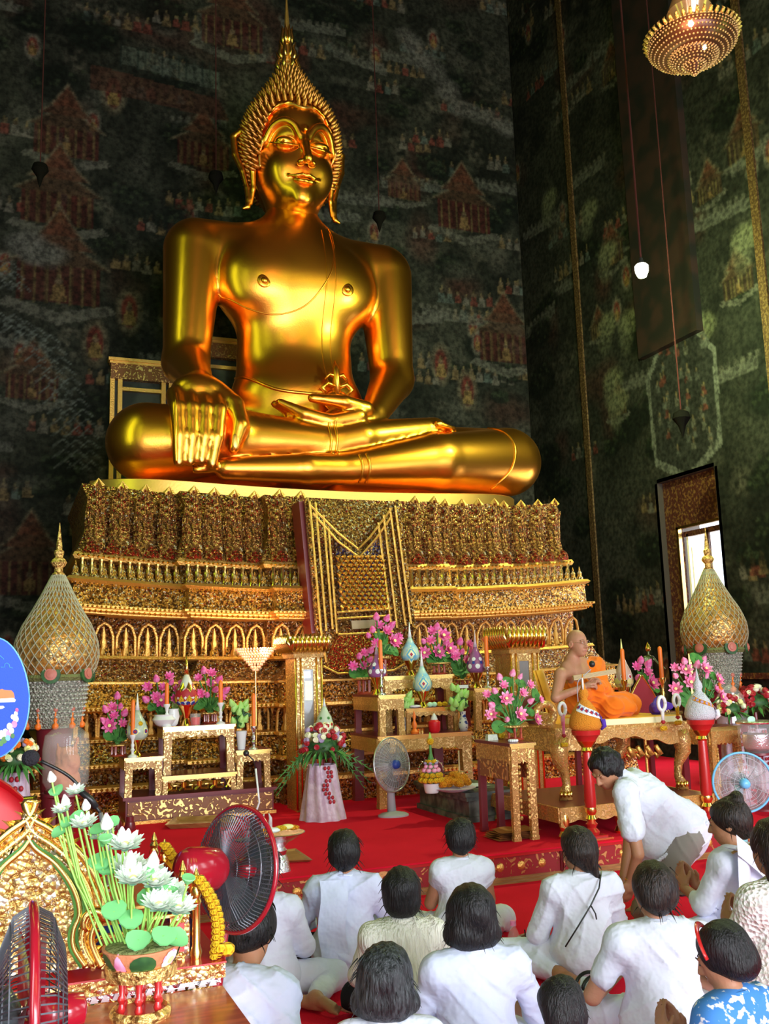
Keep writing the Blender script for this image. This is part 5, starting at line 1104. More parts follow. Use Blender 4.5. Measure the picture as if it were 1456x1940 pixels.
for i, (cx, cy) in enumerate(((814, 1332), (822, 1331), (832, 1328), (842, 1330))):
    p = W(cx, cy, YM+.26); tag(MB().ell((0, 0, .028), (.034, .03, .028)).build('marigold', M['yellow'] if i > 1 else M['gpetal'], None, (p.x, p.y, zm), 2), ['pale green fruit at the left of the row on the middle shelf', 'pale green fruit next to the yellow pair on the middle shelf', 'yellow marigold head in the row on the middle shelf', 'yellow marigold head at the right end of the row on the middle shelf'][i], 'offering', group='offerings on the middle shelf')
tag(MB().ell((0, 0, .018), (.07, .04, .018)).build('white_dish', M['white_pl'], None, (W(786, 1333, YM+.24).x, YM+.24, zm), 2), 'small white dish on the middle shelf left of the lower blue pot', 'dish')
tag(MB().box(-.06, .06, -.02, .02, 0, .035).build('white_box', M['white_pl'], None, (W(883, 1300, YM+.2).x-.02, YM+.25, zr)), 'small white box on the right small table of the central altar', 'box')

# grey stone bench along the altar with flower offerings
bx0, bx1 = 4.0, 4.55
t = thing('stone_bench', 'long low dark grey moulded stone bench running away from the near table', 'bench', ((bx0+bx1)/2, 8.75, PZ)); hw = (bx1-bx0)/2
MB().box(-hw, hw, -.62, .58, .23, .27).box(-hw+.02, hw-.02, -.60, .56, .19, .23).build('top_slab', M['stone'], t); MB().box(-hw+.05, hw-.05, -.58, .54, .05, .19).build('body', M['stone'], t); MB().box(-hw+.02, hw-.02, -.6, .56, 0, .05).build('foot', M['stone'], t)
zbn = PZ+.27
def onb(px, py): p = WZ(px, py, zbn); return p
p = onb(818, 1502)
t = thing('flower_pyramid', 'pyramid of yellow and pink flowers in a white bowl on the stone bench', 'flowers', (p.x, p.y, zbn)); s = S(p)
MB().lathe([(12*s, 0), (14*s, 4*s), (16*s, 17*s), (17.5*s, 18*s)], 20).build('bowl', M['white_pl'], t, smooth=True)
def fl(c, r, m, name='flower', n=None): return MB().ell((0, 0, 0), (r, r, r*.75), 8, 6).build(name, m, t, c, 2)
for (m_, r, z, n, q) in ((M['yellow'], 20, 24, 12, 7), (M['yellow'], 17, 33, 10, 6.5), (M['lpink'], 14, 42, 8, 5.5), (M['lpink'], 10, 49, 6, 5), (M['rosep'], 12, 55, 6, 3.5), (M['yellow'], 7, 58, 5, 5)):
    o = None
    for i in range(n):
        a = 2*PI*i/n; c = (math.cos(a)*r*s, math.sin(a)*r*s, z*s)
        if o is None: o = fl(c, q*s, m_)
        else: inst(o, t, Matrix.Translation(c))
MB().lathe([(12*s, 18*s), (16*s, 30*s), (8*s, 55*s), (3*s, 72*s), (2*s, 90*s)], 12).build('core', M['green'], t, smooth=True)
MB().ell((0, 0, 95*s), (7*s, 7*s, 7*s)).build('flower', M['yellow'], t, smooth=2); MB().lathe([(5*s, 98*s), (.5*s, 112*s)], 8).build('tip', M['stem'], t, smooth=2)
b = MB()
for k in range(12): a = PI*k/11; b.tube([(math.cos(a)*26*s, .01, 40*s+math.sin(a)*22*s), (math.cos(a)*29*s, .01, 40*s+math.sin(a)*25*s)], [2*s, .3*s], 4)
b.tube([(math.cos(PI*k/11)*26*s, .01, 40*s+math.sin(PI*k/11)*22*s) for k in range(12)], 1*s, 4); b.build('silver_fringe', M['silver'], t)
p2 = onb(866, 1502); t = thing('marigold_heap', 'heap of orange marigold garlands in a dish on the stone bench', 'flowers', (p2.x+.02, p2.y+.12, zbn)); MB().lathe([(.1, 0), (.2, .03), (.21, .035)], 20).build('dish', M['lilac'], t, smooth=True)
b0 = None
for i in range(26):
    a = R.uniform(0, 6.28); r = .16*math.sqrt(R.random()); c = (math.cos(a)*r, math.sin(a)*r*.8, .05+.10*(1-(r/.17)**2)*R.random()+.02)
    if b0 is None: b0 = MB().ell((0, 0, 0), (.045, .045, .032), 8, 6).build('marigold', M['marig'], t, c, 2)
    else: inst(b0, t, Matrix.Translation(c))
turned('brass_candlestick', 'short polished brass candlestick with a thin cream candle on the stone bench', 'candlestick', 872, 8.38, [('stick', [(9, 1513), (9, 1500), (4, 1496), (4, 1490), (16, 1481), (16, 1478), (4, 1476)], M['brass']), ('thin_candle', [(1.6, 1476), (1.6, 1438)], M['lwood'])], z0=zbn)
def clth(u, v): return ((u-.5)*.34+.01*math.sin(v*9), (v-.5)*.6, .004+.012*math.sin(u*11)*math.sin(v*8)**2)
tag(MB().grid(clth, 20, 24).build('white_cloth', M['white'], None, (4.24, 8.72, zbn+.008), smooth=2), 'thin white cloth lying on the stone bench under the offerings', 'cloth')
for lb, cx, cy, Y in (('silver dish of offerings on the stone bench behind the marigolds', 893, 1452, 8.75), ):
    tag(MB().lathe([(.05, 0), (.05, .04), (.14, .07), (.16, .075)], 20).build('silver_dish', M['silver'], None, (4.40, 9.1, zbn), True), lb, 'dish')

# ---------- near flower table
zN = W(965, 1409, 7.11).z
nt = table('side_table', 'tall narrow gilded table with openwork legs in front of the monk throne', 3.93, 4.15, 7.11, 7.72, PZ, zN, leg=.062, ap=.13, mf=M['ogold'], ms=M['ogold'], lt=.9)
for sx in (-1, 1):
    b = MB()
    for k in range(14): b.ell((sx*.038, -.305, .18+k*.045), (.014, .012, .02), 6, 4)
    b.build('openwork_edge', M['carved'], nt, smooth=2)
    MB().box(sx*.11-.012, sx*.11+.012, -.24, .24, zN-PZ-.30, zN-PZ-.15).build('side_carving', M['scrollg'], nt)
lotus('large bright pink lotus arrangement on the tall narrow table near the monk', 975, 1391, 7.45, [(945, 1272, 'b'), (970, 1265, 'b'), (984, 1272, 'b'), (953, 1288, 'o'), (1002, 1288, 'o'), (936, 1298, 'b'), (922, 1305, 'o'), (958, 1314, 'O'), (989, 1303, 'o'), (1004, 1318, 'b'), (1022, 1316, 'o'), (930, 1343, 'O'), (930, 1325, 'b'), (959, 1352, 'b'), (983, 1343, 'O'), (1014, 1353, 'O'), (944, 1366, 'l'), (968, 1368, 'l'), (1015, 1306, 'l'), (1003, 1337, 'l'), (940, 1330, 'l'), (961, 1281, 'l'), (985, 1284, 'l'), (936, 1312, 'l'), (975, 1318, 'l')], (26, 1364), mp='lpink', group=None, zbase=zN, seed=12, sc=.95)
def near(px, py): return WZ(px, py, zN)
for i, (px, py, m_, lb) in enumerate(((893, 1392, 'marig', 'orange marigold garland end at the back left corner of the narrow table'), (906, 1390, 'marig', 'second orange marigold garland on the back left of the narrow table'), (984, 1398, 'yellow', 'yellow marigold ball at the front of the narrow table, left of the pair'), (999, 1397, 'yellow', 'yellow marigold ball at the front of the narrow table, right of the pair'), (944, 1383, 'yellow', 'yellow flower head with green tip under the lotus tray'))):
    p = near(px, py); p.y = min(p.y, 7.66)
    tag(MB().ell((0, 0, .03), (.032, .032, .03), 12, 8).build('marigold_ball', M[m_], None, (min(max(p.x, 3.96), 4.12), p.y, zN), 2), lb, 'flower', group='marigold balls on the narrow table')
tag(MB().box(-.05, .05, -.03, .03, 0, .05, tx=.006, ty=.006).build('jasmine_block', mat('white_jasmine', (.78, .82, .68), .8, bump=1, bscale=90), None, (3.99, 7.55, zN)), 'white jasmine bundle beside the orange garlands on the narrow table', 'flowers')
b = MB(); 
for k in range(14): a = 2*PI*k/14; b.ell((math.cos(a)*.035, math.sin(a)*.03, .012), (.012, .012, .012), 6, 4)
tag(b.build('jasmine_ring', M['white_pl'], None, (4.03, 7.24, zN), 2), 'small white jasmine ring lying at the front of the narrow table', 'garland')
b = MB(); 
for k in range(5): b.grid(lambda u, v, k=k: ((u-.5)*.36+.01*k, (v-.5)*.28, .012+.014*k+.008*math.sin(u*9+k)*math.sin(v*7)), 12, 8)
tag(b.build('folded_cloth', mat('folded_orange_brown_cloth', (.42, .13, .03), .8), None, (3.98, 7.28, PZ), smooth=2), 'folded orange-brown cloth lying under the narrow table', 'cloth')
# grey fan
def fan(label, base, zc, r, yaw, tilt, mc, post=True, blade=None, hub=None, ring=None, mdisc=None, wires=0, motor=None, mpost=None, pr=.025, br=.16, depth=.05, bend=0, mbase=None, grp=None):
    t = thing('electric_fan', label, 'fan', base, 0, grp)
    Mh = Matrix.Translation((bend, 0, zc)) @ Matrix.Rotation(yaw, 4, 'Z') @ Matrix.Rotation(tilt, 4, 'X')     # head faces local -y
    def put(mb, name, m, sm=2): mb.v = [tuple(Mh @ Vector(v)) for v in mb.v]; return mb.build(name, m, t, smooth=sm)
    A = [(math.cos(2*PI*k/48)*r, 0, math.sin(2*PI*k/48)*r) for k in range(49)]
    put(MB().tube(A, .009, 6), 'grille_ring', ring or M['chrome'])
    b = MB()
    if wires:
        for side in (-1, 1):
            for k in range(wires):
                a = 2*PI*k/wires; c, s_ = math.cos(a), math.sin(a); b.tube([(c*r*.18, side*depth, s_*r*.18), (c*r*.6, side*depth*.92, s_*r*.6), (c*r*.9, side*depth*.55, s_*r*.9), (c*r, 0, s_*r)], .0016, 3, cap=False)
            for q in (.35, .62, .85): b.tube([(math.cos(2*PI*k/32)*r*q, side*depth*(1-q*q*.5), math.sin(2*PI*k/32)*r*q) for k in range(33)], .0016, 3, cap=False)
        put(b, 'grille_wires', M['greyp'] if ring is not M['redpl'] else M['dwire'], False)
    if mdisc:
        b = MB(); b.v = []; Mr = Matrix.Rotation(PI/2, 4, 'X')
        b.lathe([(r*.2, depth*.9), (r*.6, depth*.8), (r*.98, 0.0)], 40, M=Mr, cap=False); put(b, 'grille_disc', mdisc)
    b = MB()
    for k in range(3):
        a0 = 2*PI*k/3+.3
        b.grid(lambda u, v, a0=a0: (math.cos(a0+(u-.5)*1.5*(.45+.55*v))*r*(.14+.72*v), (u-.5)*.045, math.sin(a0+(u-.5)*1.5*(.45+.55*v))*r*(.14+.72*v)), 6, 5)
    put(b, 'blade', blade or M['mesh'])
    put(MB().lathe([(r*.17, -.03), (r*.18, 0), (r*.15, .05), (.01, .056)], 20, M=Matrix.Translation((0, -depth+.02, 0)) @ Matrix.Rotation(PI/2, 4, 'X')), 'hub_cap', hub or M['blackp'])
    put(MB().lathe([(.02, -.02), (.055, 0), (.062, .05), (.055, .12), (.03, .15)], 20, M=Matrix.Translation((0, depth*.6, 0)) @ Matrix.Rotation(-PI/2, 4, 'X')) if motor is None else motor, 'motor_housing', mc)
    if post:
        MB().tube([(bend*.9, .05, zc-.02), (bend*.5, .06, zc*.6), (0, .04, .03)], [pr*.9, pr, pr*1.3], 14).build('post', mpost or mc, t, smooth=2)
        MB().lathe([(br, 0), (br, .015), (br*.8, .03), (.045, .045)], 28, sx=1, sy=.8).build('base', mbase or mc, t, smooth=True)
    return t
pf = WZ(745, 1546, PZ); sF = S(pf)
fan('grey pedestal fan with clear disc standing on the red stage left of the stone bench', pf, (W(752, 1448, pf.y).z-PZ), 50*sF, .45, -.10, M['greyp'], hub=M['dblue'], mdisc=M['mesh'], ring=M['chrome'], pr=.035, br=.155, blade=mat('smoky_blades', (.10, .09, .10), .2, alpha=.7), wires=40)
# ================================================================ monk's throne and things around it
DX0, DX1 = 4.29, 5.86; DZ = .49
t = thing('low_dais', 'low gilded dais with scalloped skirt and maroon top under the monk throne', 'dais', ((DX0+DX1)/2, 7.55, PZ)); hw = (DX1-DX0)/2; h = DZ-PZ
MB().box(-hw+.02, hw-.02, -.55, .62, h-.03, h).build('top_board', M['marwood'], t)
n = 60; poly = [(-hw, h), (hw, h)]+[(hw-2*hw*i/n, h-.10-.022*abs(math.sin(i/n*PI*9))-.05*(abs(1-2*i/n) > .93)) for i in range(n+1)]
MB().prism(poly[::-1], -.57, -.545).build('scalloped_skirt', M['ogoldb'], t)
for s in (-1, 1): MB().box(s*hw-.015, s*hw+.015, -.56, .62, h-.12, h).build('side_skirt', M['ogold'], t)
for x in (-hw+.05, -hw+.60, hw-.05):
    for y in (-.53, .58): MB().lathe([(.04, 0), (.05, .02), (.03, .06), (.055, .14), (.04, .2)], 10, c=(x, y, 0)).build('leg', M['goldp'], t, smooth=True)
BZ1 = 1.10; bx0, bx1 = 4.50, 5.92
t = thing('monk_throne', 'wide gilded bench throne with curved carved legs on which the monk sits', 'bench', ((bx0+bx1)/2, 7.85, DZ)); hw = (bx1-bx0)/2; h = BZ1-DZ
MB().box(-hw, hw, -.52, .5, h-.03, h).build('seat_board', M['ogold'], t); MB().box(-hw-.02, hw+.02, -.55, -.50, h-.045, h-.02).box(-hw-.01, hw+.01, -.54, -.50, h-.075, h-.045).build('edge_moulding', M['ogoldb'], t)
n = 48; poly = [(-hw, h-.07), (hw, h-.07)]+[(hw-2*hw*i/n, h-.16-.05*math.cos(i/n*PI*2)-.012*math.cos(i/n*PI*12)) for i in range(n+1)]
MB().prism(poly[::-1], -.53, -.50).build('carved_apron', M['ogoldb'], t)
for s in (-1, 1): MB().box(s*hw-.015, s*hw+.015, -.5, .5, h-.2, h-.03).build('side_apron', M['ogold'], t)
for s in (-1, 1):
    for y in (-.47, .45):
        b = MB(); b.tube([(s*(hw-.07), y, h-.08), (s*(hw-.05), y-.01, h-.18), (s*(hw-.05), y-.02, h-.27), (s*(hw-.10), y, h-.38), (s*(hw-.115), y, h-.48), (s*(hw-.09), y-.01, .06), (s*(hw-.09), y-.015, 0)], [.085, .085, .07, .04, .035, .05, .06], 12); b.build('leg', M['ogold'], t, smooth=2)
        b = MB()
        for k in range(5): a = PI+PI*(k+.5)/5; b.ell((s*(hw-.09)+math.cos(a)*.05, y-.01+math.sin(a)*.05, .05), (.02, .02, .03), 6, 4)
        b.build('claw_foot', M['brass'], t, smooth=2)
for k in range(4): MB().tube([(.05+.1*k, -.5, h-.2), (.10+.1*k, -.5, h-.28), (.06+.1*k, -.5, h-.30), (.03+.1*k, -.5, h-.26)], [.02, .025, .02, .008], 6).build('carved_scroll', M['gold'], t, smooth=2)
b = MB()   # curled arm ends at the left
b.tube([(-hw-.02+.09*math.cos(a), -.40, h+.12+.09*math.sin(a)) for a in [k*PI/9 for k in range(-6, 12)]], [.035]*18, 8); b.tube([(-hw+.05, -.40, h), (-hw-.02, -.40, h+.06)], .05, 8); b.build('scrolled_arm', M['ogold'], t, smooth=2)
MB().tube([(-hw+.02, -.4, h+.08), (-hw+.02, .45, h+.14)], .05, 10).build('arm_rail', M['ogold'], t, smooth=2)
SZ = BZ1+.06
def mat_(u, v): return (4.92+u*.98, 7.36+v*.86, SZ)
c = MB().box(-.48, .48, -.43, .43, 0, .05, tx=.006, ty=.006).build('seat_cushion', M['wax'], None, (5.42, 7.80, BZ1)); tag(c, 'thin pale cream sitting cushion with yellow top under the monk', 'cushion'); MB().box(-.47, .47, -.42, .42, .05, .055).build('woven_cover', M['ycush'], c)
# mustard backrest and maroon cushion
b = MB(); b.grid(lambda u, v: ((u-.5)*.34*(1.1-.25*v), -.06+.05*(2*u-1)**2+.14*v, v*.5), 10, 8).grid(lambda u, v: ((.5-u)*.34*(1.1-.25*v), -.03+.05*(2*u-1)**2+.14*v, v*.5), 10, 8)
tag(b.build('backrest_cloth', M['ycush'], None, (4.90, 7.98, BZ1+.002), 2, rz=.9), 'mustard yellow silk backrest behind the monk back', 'backrest')
tag(MB().ell((0, 0, .13), (.07, .16, .14), 14, 10).build('round_cushion', M['maroon'], None, (4.74, 8.12, BZ1), 2), 'small dark red cushion behind the yellow backrest', 'cushion')
# great maroon ceremonial fan lying upright, purple bag
def drop(w_, h_, n=20): return [(w_*math.sin(PI*k/n)**.9*(1-.35*k/n)*(1 if True else 1), h_*k/n) for k in range(n+1)]
d = [(.20*math.sin(PI*min(1, (k/20)**.62)), .46*k/20) for k in range(21)]
poly = d+[(-x, z) for x, z in d[::-1][1:-1]]
fp = thing('ceremonial_fan', 'dark red pointed ceremonial fan with gilt rim standing behind the monk knee', 'fan', (6.02, 8.12, BZ1-.04), .15); MB().prism(poly, -.012, .012).build('fan_leaf', M['maroon'], fp); MB().tube([(x, -.013, z) for x, z in poly+[poly[0]]], .011, 6).build('gilt_rim', M['goldp'], fp, smooth=2)
MB().tube([(0, 0, .02), (0, 0, -.56)], .014, 8).build('handle', M['gold'], fp)
def pb(P, g): return .02*vnoise(P, 30)
sdf([E_((0, 0, .06), (.09, .08, .07), .03), E_((.05, .02, .10), (.06, .06, .06), .03), C_((-.05, -.05, .05), (.08, -.05, .08), .04, .035, .02)], .01, 'cloth_bag', M['purple'], None, (5.82, 7.62, SZ-.005), disp=pb)
tag(bpy.data.objects['cloth_bag'], 'crumpled deep purple cloth bag at the end of the monk cushion', 'bag')
# manuscript, microphone
ml = thing('palm_leaf_manuscript', 'long pale palm leaf manuscript held by the monk', 'manuscript', W(1125, 1278, 7.42)); dx = W(1163, 1271, 7.36)-W(1083, 1284, 7.48)
ml.rotation_euler = dx.to_track_quat('X', 'Z').to_euler(); L = dx.length/2
for k in range(6): MB().box(-L, L, -.022-.001*k, .022+.001*k, -.02+.007*k, -.015+.007*k).build('leaf', M['lwood'], ml)
mc_ = thing('microphone', 'black microphone on a chrome gooseneck in front of the monk chest', 'microphone', W(1098, 1362, 7.38)); q = lambda x, y, Y: tuple(W(x, y, Y)-mc_.location)
mc_.location.z = BZ1; MB().lathe([(.05, 0), (.05, .012), (.01, .02)], 16).build('base', M['blackp'], mc_); MB().tube(curve([(0, 0, .01), q(1093, 1300, 7.33), q(1104, 1282, 7.3), q(1119, 1268, 7.27)], 8), .0042, 6).build('gooseneck', M['greyp'], mc_, smooth=2); MB().ell(q(1121, 1258, 7.26), (.028, .028, .030)).build('head', M['blackp'], mc_, smooth=2)

# two red stands with onion shaped offerings
def redpole(label, cx, Y, yt, yb, x0):
    t = thing('red_pedestal', label, 'stand', (x0, Y, PZ)); s = S((x0, Y, 1)); h = W(cx, yt, Y).z-PZ
    MB().box(-.13, .13, -.10, .10, 0, .02).box(-.10, .10, -.08, .08, .02, .035).build('base', M['redlac'], t); MB().box(-.135, .135, -.105, -.10, .004, .016).build('gilt_edge', M['goldp'], t)
    MB().lathe([(.055, .035), (.065, .06), (.035, .09), (.05, .12), (.03, .14)], 16).build('foot', M['redlac'], t, smooth=True)
    MB().lathe([(.03, .14), (.05, .16), (.035, .19), (.05, .22), (.045, .25)], 16).build('lower_collar', M['goldp'], t, smooth=True)
    MB().lathe([(.045, .25), (.05, .30), (.038, h-.18)], 18).build('shaft', M['redlac'], t, smooth=True)
    MB().lathe([(.04, h-.18), (.055, h-.165), (.045, h-.14), (.06, h-.12), (.075, h-.10), (.08, h-.09)], 18).build('upper_collar', M['goldp'], t, smooth=True)
    MB().lathe([(.075, h-.09), (.105, h-.045), (.115, h-.04), (.122, h-.002), (.118, h)], 24).build('bowl', M['redlac'], t, smooth=True); return h+PZ
z1 = redpole('red and gold turned stand in the middle, carrying the orange onion shaped offering', 1104, 6.90, 1383, 1600, 4.53)
z2_ = redpole('red and gold turned stand at the right, carrying the white onion shaped offering', 1325, 6.93, 1363, 1560, 5.74)
def onionoff(label, p, mb, ms, md, yellow):
    t = thing('onion_offering', label, 'offering', p); pr = [(.105, 0), (.125, .02), (.128, .05), (.118, .10), (.09, .16), (.055, .21), (.028, .235), (.026, .24), (.040, .27), (.036, .30), (.018, .33), (.010, .37), (.003, .44)]
    bd = MB().lathe(pr, 32).build('body', mb, t, smooth=2); b = MB()
    def ln(u, v):
        a = -2.9+u*3.3; z = .185-.125*u+(v-.5)*(.062 if yellow else .034)*(1-.2*u); return onlathe(pr, max(.01, z), a, .004)
    b.grid(ln, 26, 4).build('sash', ms, bd, smooth=2)
    for i in range(7):
        a = -2.75+i*.37; z = .185-.125*(i*.37+.15)/3.3
        pts = dia(.014, 1) if yellow else circ(.012, 8); q = patch(pr, a, z, pts, .006); q.build('sash_motif', md, bd)
        if yellow: q = MB(); [q.tube([onlathe(pr, z-.015, a+.14+sx*.10, .007), onlathe(pr, z+.015, a+.14-sx*.10, .007)], .002, 4) for sx in (-1, 1)]; q.build('sash_cross', M['dblue'], bd)
    MB().tube([onlathe(pr, .08, -.75, .015), onlathe(pr, .03, -.75, .022), onlathe(pr, .0, -.75, .015)], [.022, .018, .008], 8).build('pendant', M['white_pl'] if not yellow else M['purple'], bd, smooth=2)
    patch(pr, -.75, .075, circ(.03, 12), .012).build('rosette', M['purple'] if yellow else M['rosep'], bd); 
    if yellow: MB().ell((-.022, -.03, .36), (.008, .008, .05)).build('feather', M['white_pl'], t, smooth=2)
    return t
oo = onionoff('orange flocked onion shaped offering with white patterned sash on the middle red stand', (4.53, 6.90, z1), mat('orange_flock', (.85, .30, .02), .9, bump=1, bscale=120), M['white_pl'], M['roser'], True)
oo2 = onionoff('white onion shaped offering with orange sash on the right red stand', (5.74, 6.93, z2_), mat('white_flock', (.75, .76, .84), .9, bump=1, bscale=120), M['marig'], M['rosep'], False); oo2.scale = (1.04,)*3; oo.scale = (1.05,)*3
# candles, pots, figurine behind the throne on a long low shelf
sh_ = table('side_table', 'dark side table behind the monk throne carrying pots, candles and a small statue', 5.75, 6.75, 8.45, 9.0, PZ, 1.12, leg=.06, ap=.10, mt=M['marwood'])
candle('orange candle rising behind the monk lap left of the maroon fan', 1181, 1228, 1288, 1330, 8.55, mstick=M['brass'], zb=1.12)
candle('orange candle beside the right lotus arrangement, near the window', 1253, 1224, 1284, 1330, 8.55, mstick=M['brass'], zb=1.12)
pot('tall-spired pot of pale pink and green petals behind the monk lap', 1184, 8.75, 1210, 1245, 1250, 1288, 1302, 1332, 18, mat('pink_white_porcelain', (.62, .42, .38), .3), [(M['cyel'], dia(.5, 1.4), -.3, 8, 1), (M['white_pl'], circ(.25), .35, 7, 1), (M['roser'], circ(.15), .35, 7, 1)], M['cyel'], zb=1.12)
p = W(1232, 1300, 8.85); t = thing('standing_figurine', 'small dark green and gold standing Buddha figurine beyond the monk', 'statue', (p.x, 8.85, 1.12)); zb_ = W(1232, 1290, 8.85).z-1.12; mbz = mat('green_bronze', (.10, .11, .05), .3, .8)
MB().lathe([(.06, 0), (.065, .02), (.03, .05), (.025, zb_-.02), (.06, zb_)], 12).build('pedestal', M['carved'], t, smooth=True)
sdf([C_((0, 0, zb_+.02), (0, 0, zb_+.16), .045, .03, .03), E_((0, 0, zb_+.22), (.05, .035, .06), .03), C_((-.05, 0, zb_+.26), (.05, 0, zb_+.26), .018, .018, .02), C_((.055, 0, zb_+.25), (.10, -.05, zb_+.17), .018, .014, .01), C_((.10, -.05, zb_+.17), (.14, -.09, zb_+.13), .013, .010, .01), C_((-.055, 0, zb_+.25), (-.06, -.02, zb_+.1), .018, .012, .01), C_((0, 0, zb_+.28), (0, 0, zb_+.32), .015, .015, .01)], .007, 'body', mbz, t)
sdf([E_((0, 0, zb_+.355), (.028, .03, .036), .01), C_((0, .0, zb_+.385), (0, 0, zb_+.43), .018, .002, .01), C_((0, -.028, zb_+.355), (0, -.034, zb_+.348), .006, .006, .004)], .006, 'head', M['brass'], t)
lotus('dim pink lotus stems beside the green standing figurine', 1222, 1330, 8.7, [(1212, 1233, 'b'), (1204, 1246, 'o'), (1224, 1256, 'o'), (1208, 1266, 'b'), (1232, 1277, 'O'), (1214, 1282, 'o'), (1226, 1240, 'b'), (1218, 1268, 'l'), (1238, 1285, 'l')], (18, 1312), zbase=1.12, seed=20)
tag(MB().lathe([(.05, 0), (.06, .04), (.03, .07), (.035, .10)], 14).build('silver_pot', M['silver'], None, (5.58, 8.15, BZ1), True), 'small silver pot glinting behind the monk lap', 'pot')
# right flower table, lotus, glass dome, roses
rt = table('side_table', 'tall gilded openwork side table at the right behind the white onion offering', 6.42, 6.78, 7.62, 8.1, PZ, W(1350, 1377, 7.62).z, leg=.07, ap=.14, mf=M['ogold'], ms=M['ogold'], lt=.9); zR = W(1350, 1377, 7.62).z
for sx in (-1, 1): MB().tube([(sx*.12, -.245, .2), (sx*.12, -.245, zR-PZ-.2)], .012, 5).build('openwork_edge', M['carved'], rt)
lotus('bright pink lotus arrangement at the right beside the window', 1332, 1376, 7.86, [(1296, 1254, 'b'), (1332, 1253, 'b'), (1320, 1261, 'b'), (1278, 1268, 'o'), (1298, 1272, 'O'), (1335, 1270, 'O'), (1279, 1282, 'b'), (1337, 1282, 'b'), (1308, 1296, 'O'), (1280, 1308, 'O'), (1358, 1290, 'O'), (1354, 1308, 'o'), (1364, 1323, 'O'), (1318, 1249, 'l'), (1297, 1300, 'l'), (1340, 1297, 'l'), (1296, 1320, 'l'), (1302, 1334, 'l'), (1348, 1280, 'l'), (1344, 1316, 'l'), (1316, 1282, 'b')], (22, 1358), mp='lpink', group=None, zbase=zR, seed=15, sc=.95)
gd = turned('glass_dome', 'tall clear glass bell dome with a bright glint behind the right roses', 'dome', 1388, 8.35, [('dome', [(28, 1372), (29, 1345), (24, 1318), (12, 1302), (2, 1296)], M['glass']), ('base', [(31, 1380), (31, 1372)], M['marwood'])])
zg = gd.location.z; st2 = thing('stand', 'dark stand under the right glass dome', 'stand', (gd.location.x, 8.35, PZ)); MB().box(-.16, .16, -.16, .16, zg-PZ-.03, zg-PZ).lathe([(.05, .02), (.04, zg-PZ-.03)], 8).box(-.12, .12, -.12, .12, 0, .02).build('stand_body', M['marwood'], st2)
bouquet('rose bouquet on lilac draped stand right of the white onion', 1380, 1340, 29, 8.1, (16, 26, 1372), seed=21, n=36, fern=False, mats=('rosew', 'roser', 'cyel', 'roser'))
bouquet('rose arrangement at the right edge behind the glass bowl', 1428, 1326, 36, 8.55, (16, 24, 1380), seed=22, n=40, fern=False, mats=('rosew', 'roser', 'roser'))
gb = turned('glass_bowl', 'large glass offering bowl with silver rim at the right edge', 'bowl', 1436, 7.35, [('bowl', [(24, 1425), (33, 1415), (34, 1385), (36, 1368), (34, 1366)], M['glass']), ('rim', [(37, 1370), (38, 1367), (36, 1365)], M['silver']), ('inner_silver', [(20, 1422), (27, 1412), (27, 1390)], M['silver'])])
zg = gb.location.z; st3 = thing('stand', 'small maroon stand carrying the glass bowl at the right edge', 'stand', (gb.location.x, 7.35, PZ)); MB().lathe([(.15, 0), (.15, .02), (.05, .05), (.04, zg-PZ-.04), (.14, zg-PZ-.02), (.14, zg-PZ)], 16).build('stand_body', M['marwood'], st3, smooth=True)
tag(MB().ell((0, 0, .0), (.05, .01, .03)).build('pale_feather', M['gpetal'], None, (gb.location.x-.05, 7.35, zg+W(1436, 1366, 7.35).z-W(1436, 1425, 7.35).z+.02), 2), 'pale green folded leaf on the rim of the glass bowl', 'leaf')
# jasmine garlands
def garland(label, cx, yt, yb, Y, w_=7, tm='lpink', em='yellow'):
    p = W(cx, yt, Y); s = S(p); t = thing('jasmine_garland', label, 'garland', p); L = (yb-yt)*s
    MB().tube([(math.cos(a)*w_*s, 0, -w_*1.6*s+math.sin(a)*w_*1.6*s) for a in [2*PI*k/20 for k in range(21)]], 3.4*s, 7).build('loop', M['white_pl'], t, smooth=2)
    MB().tube([(0, 0, -w_*3*s), (0, 0, -L*.72)], [4*s, 2.5*s], 8).build('tail', M[tm], t, smooth=2); MB().lathe([(2*s, 0), (5*s, -4*s), (1*s, -8*s)], 8, c=(0, 0, -L*.68)).build('knot', M['roser'], t, smooth=2)
    for k in (-1, 0, 1): MB().ell((k*4*s, 0, -L*.93), (4*s, 4*s, 4.5*s), 8, 6).build('end_flower', M[em], t, smooth=2)
garland('jasmine garland with pink tail hanging at the left end of the monk throne', 1064, 1332, 1415, 7.24)
garland('thick white jasmine garland with yellow ends at the right end of the monk cushion', 1252, 1320, 1383, 7.24, 8, 'white_pl')
garland('jasmine garland with yellow flowers hanging right of the thick white garland', 1280, 1316, 1372, 7.28, 7, 'yellow')

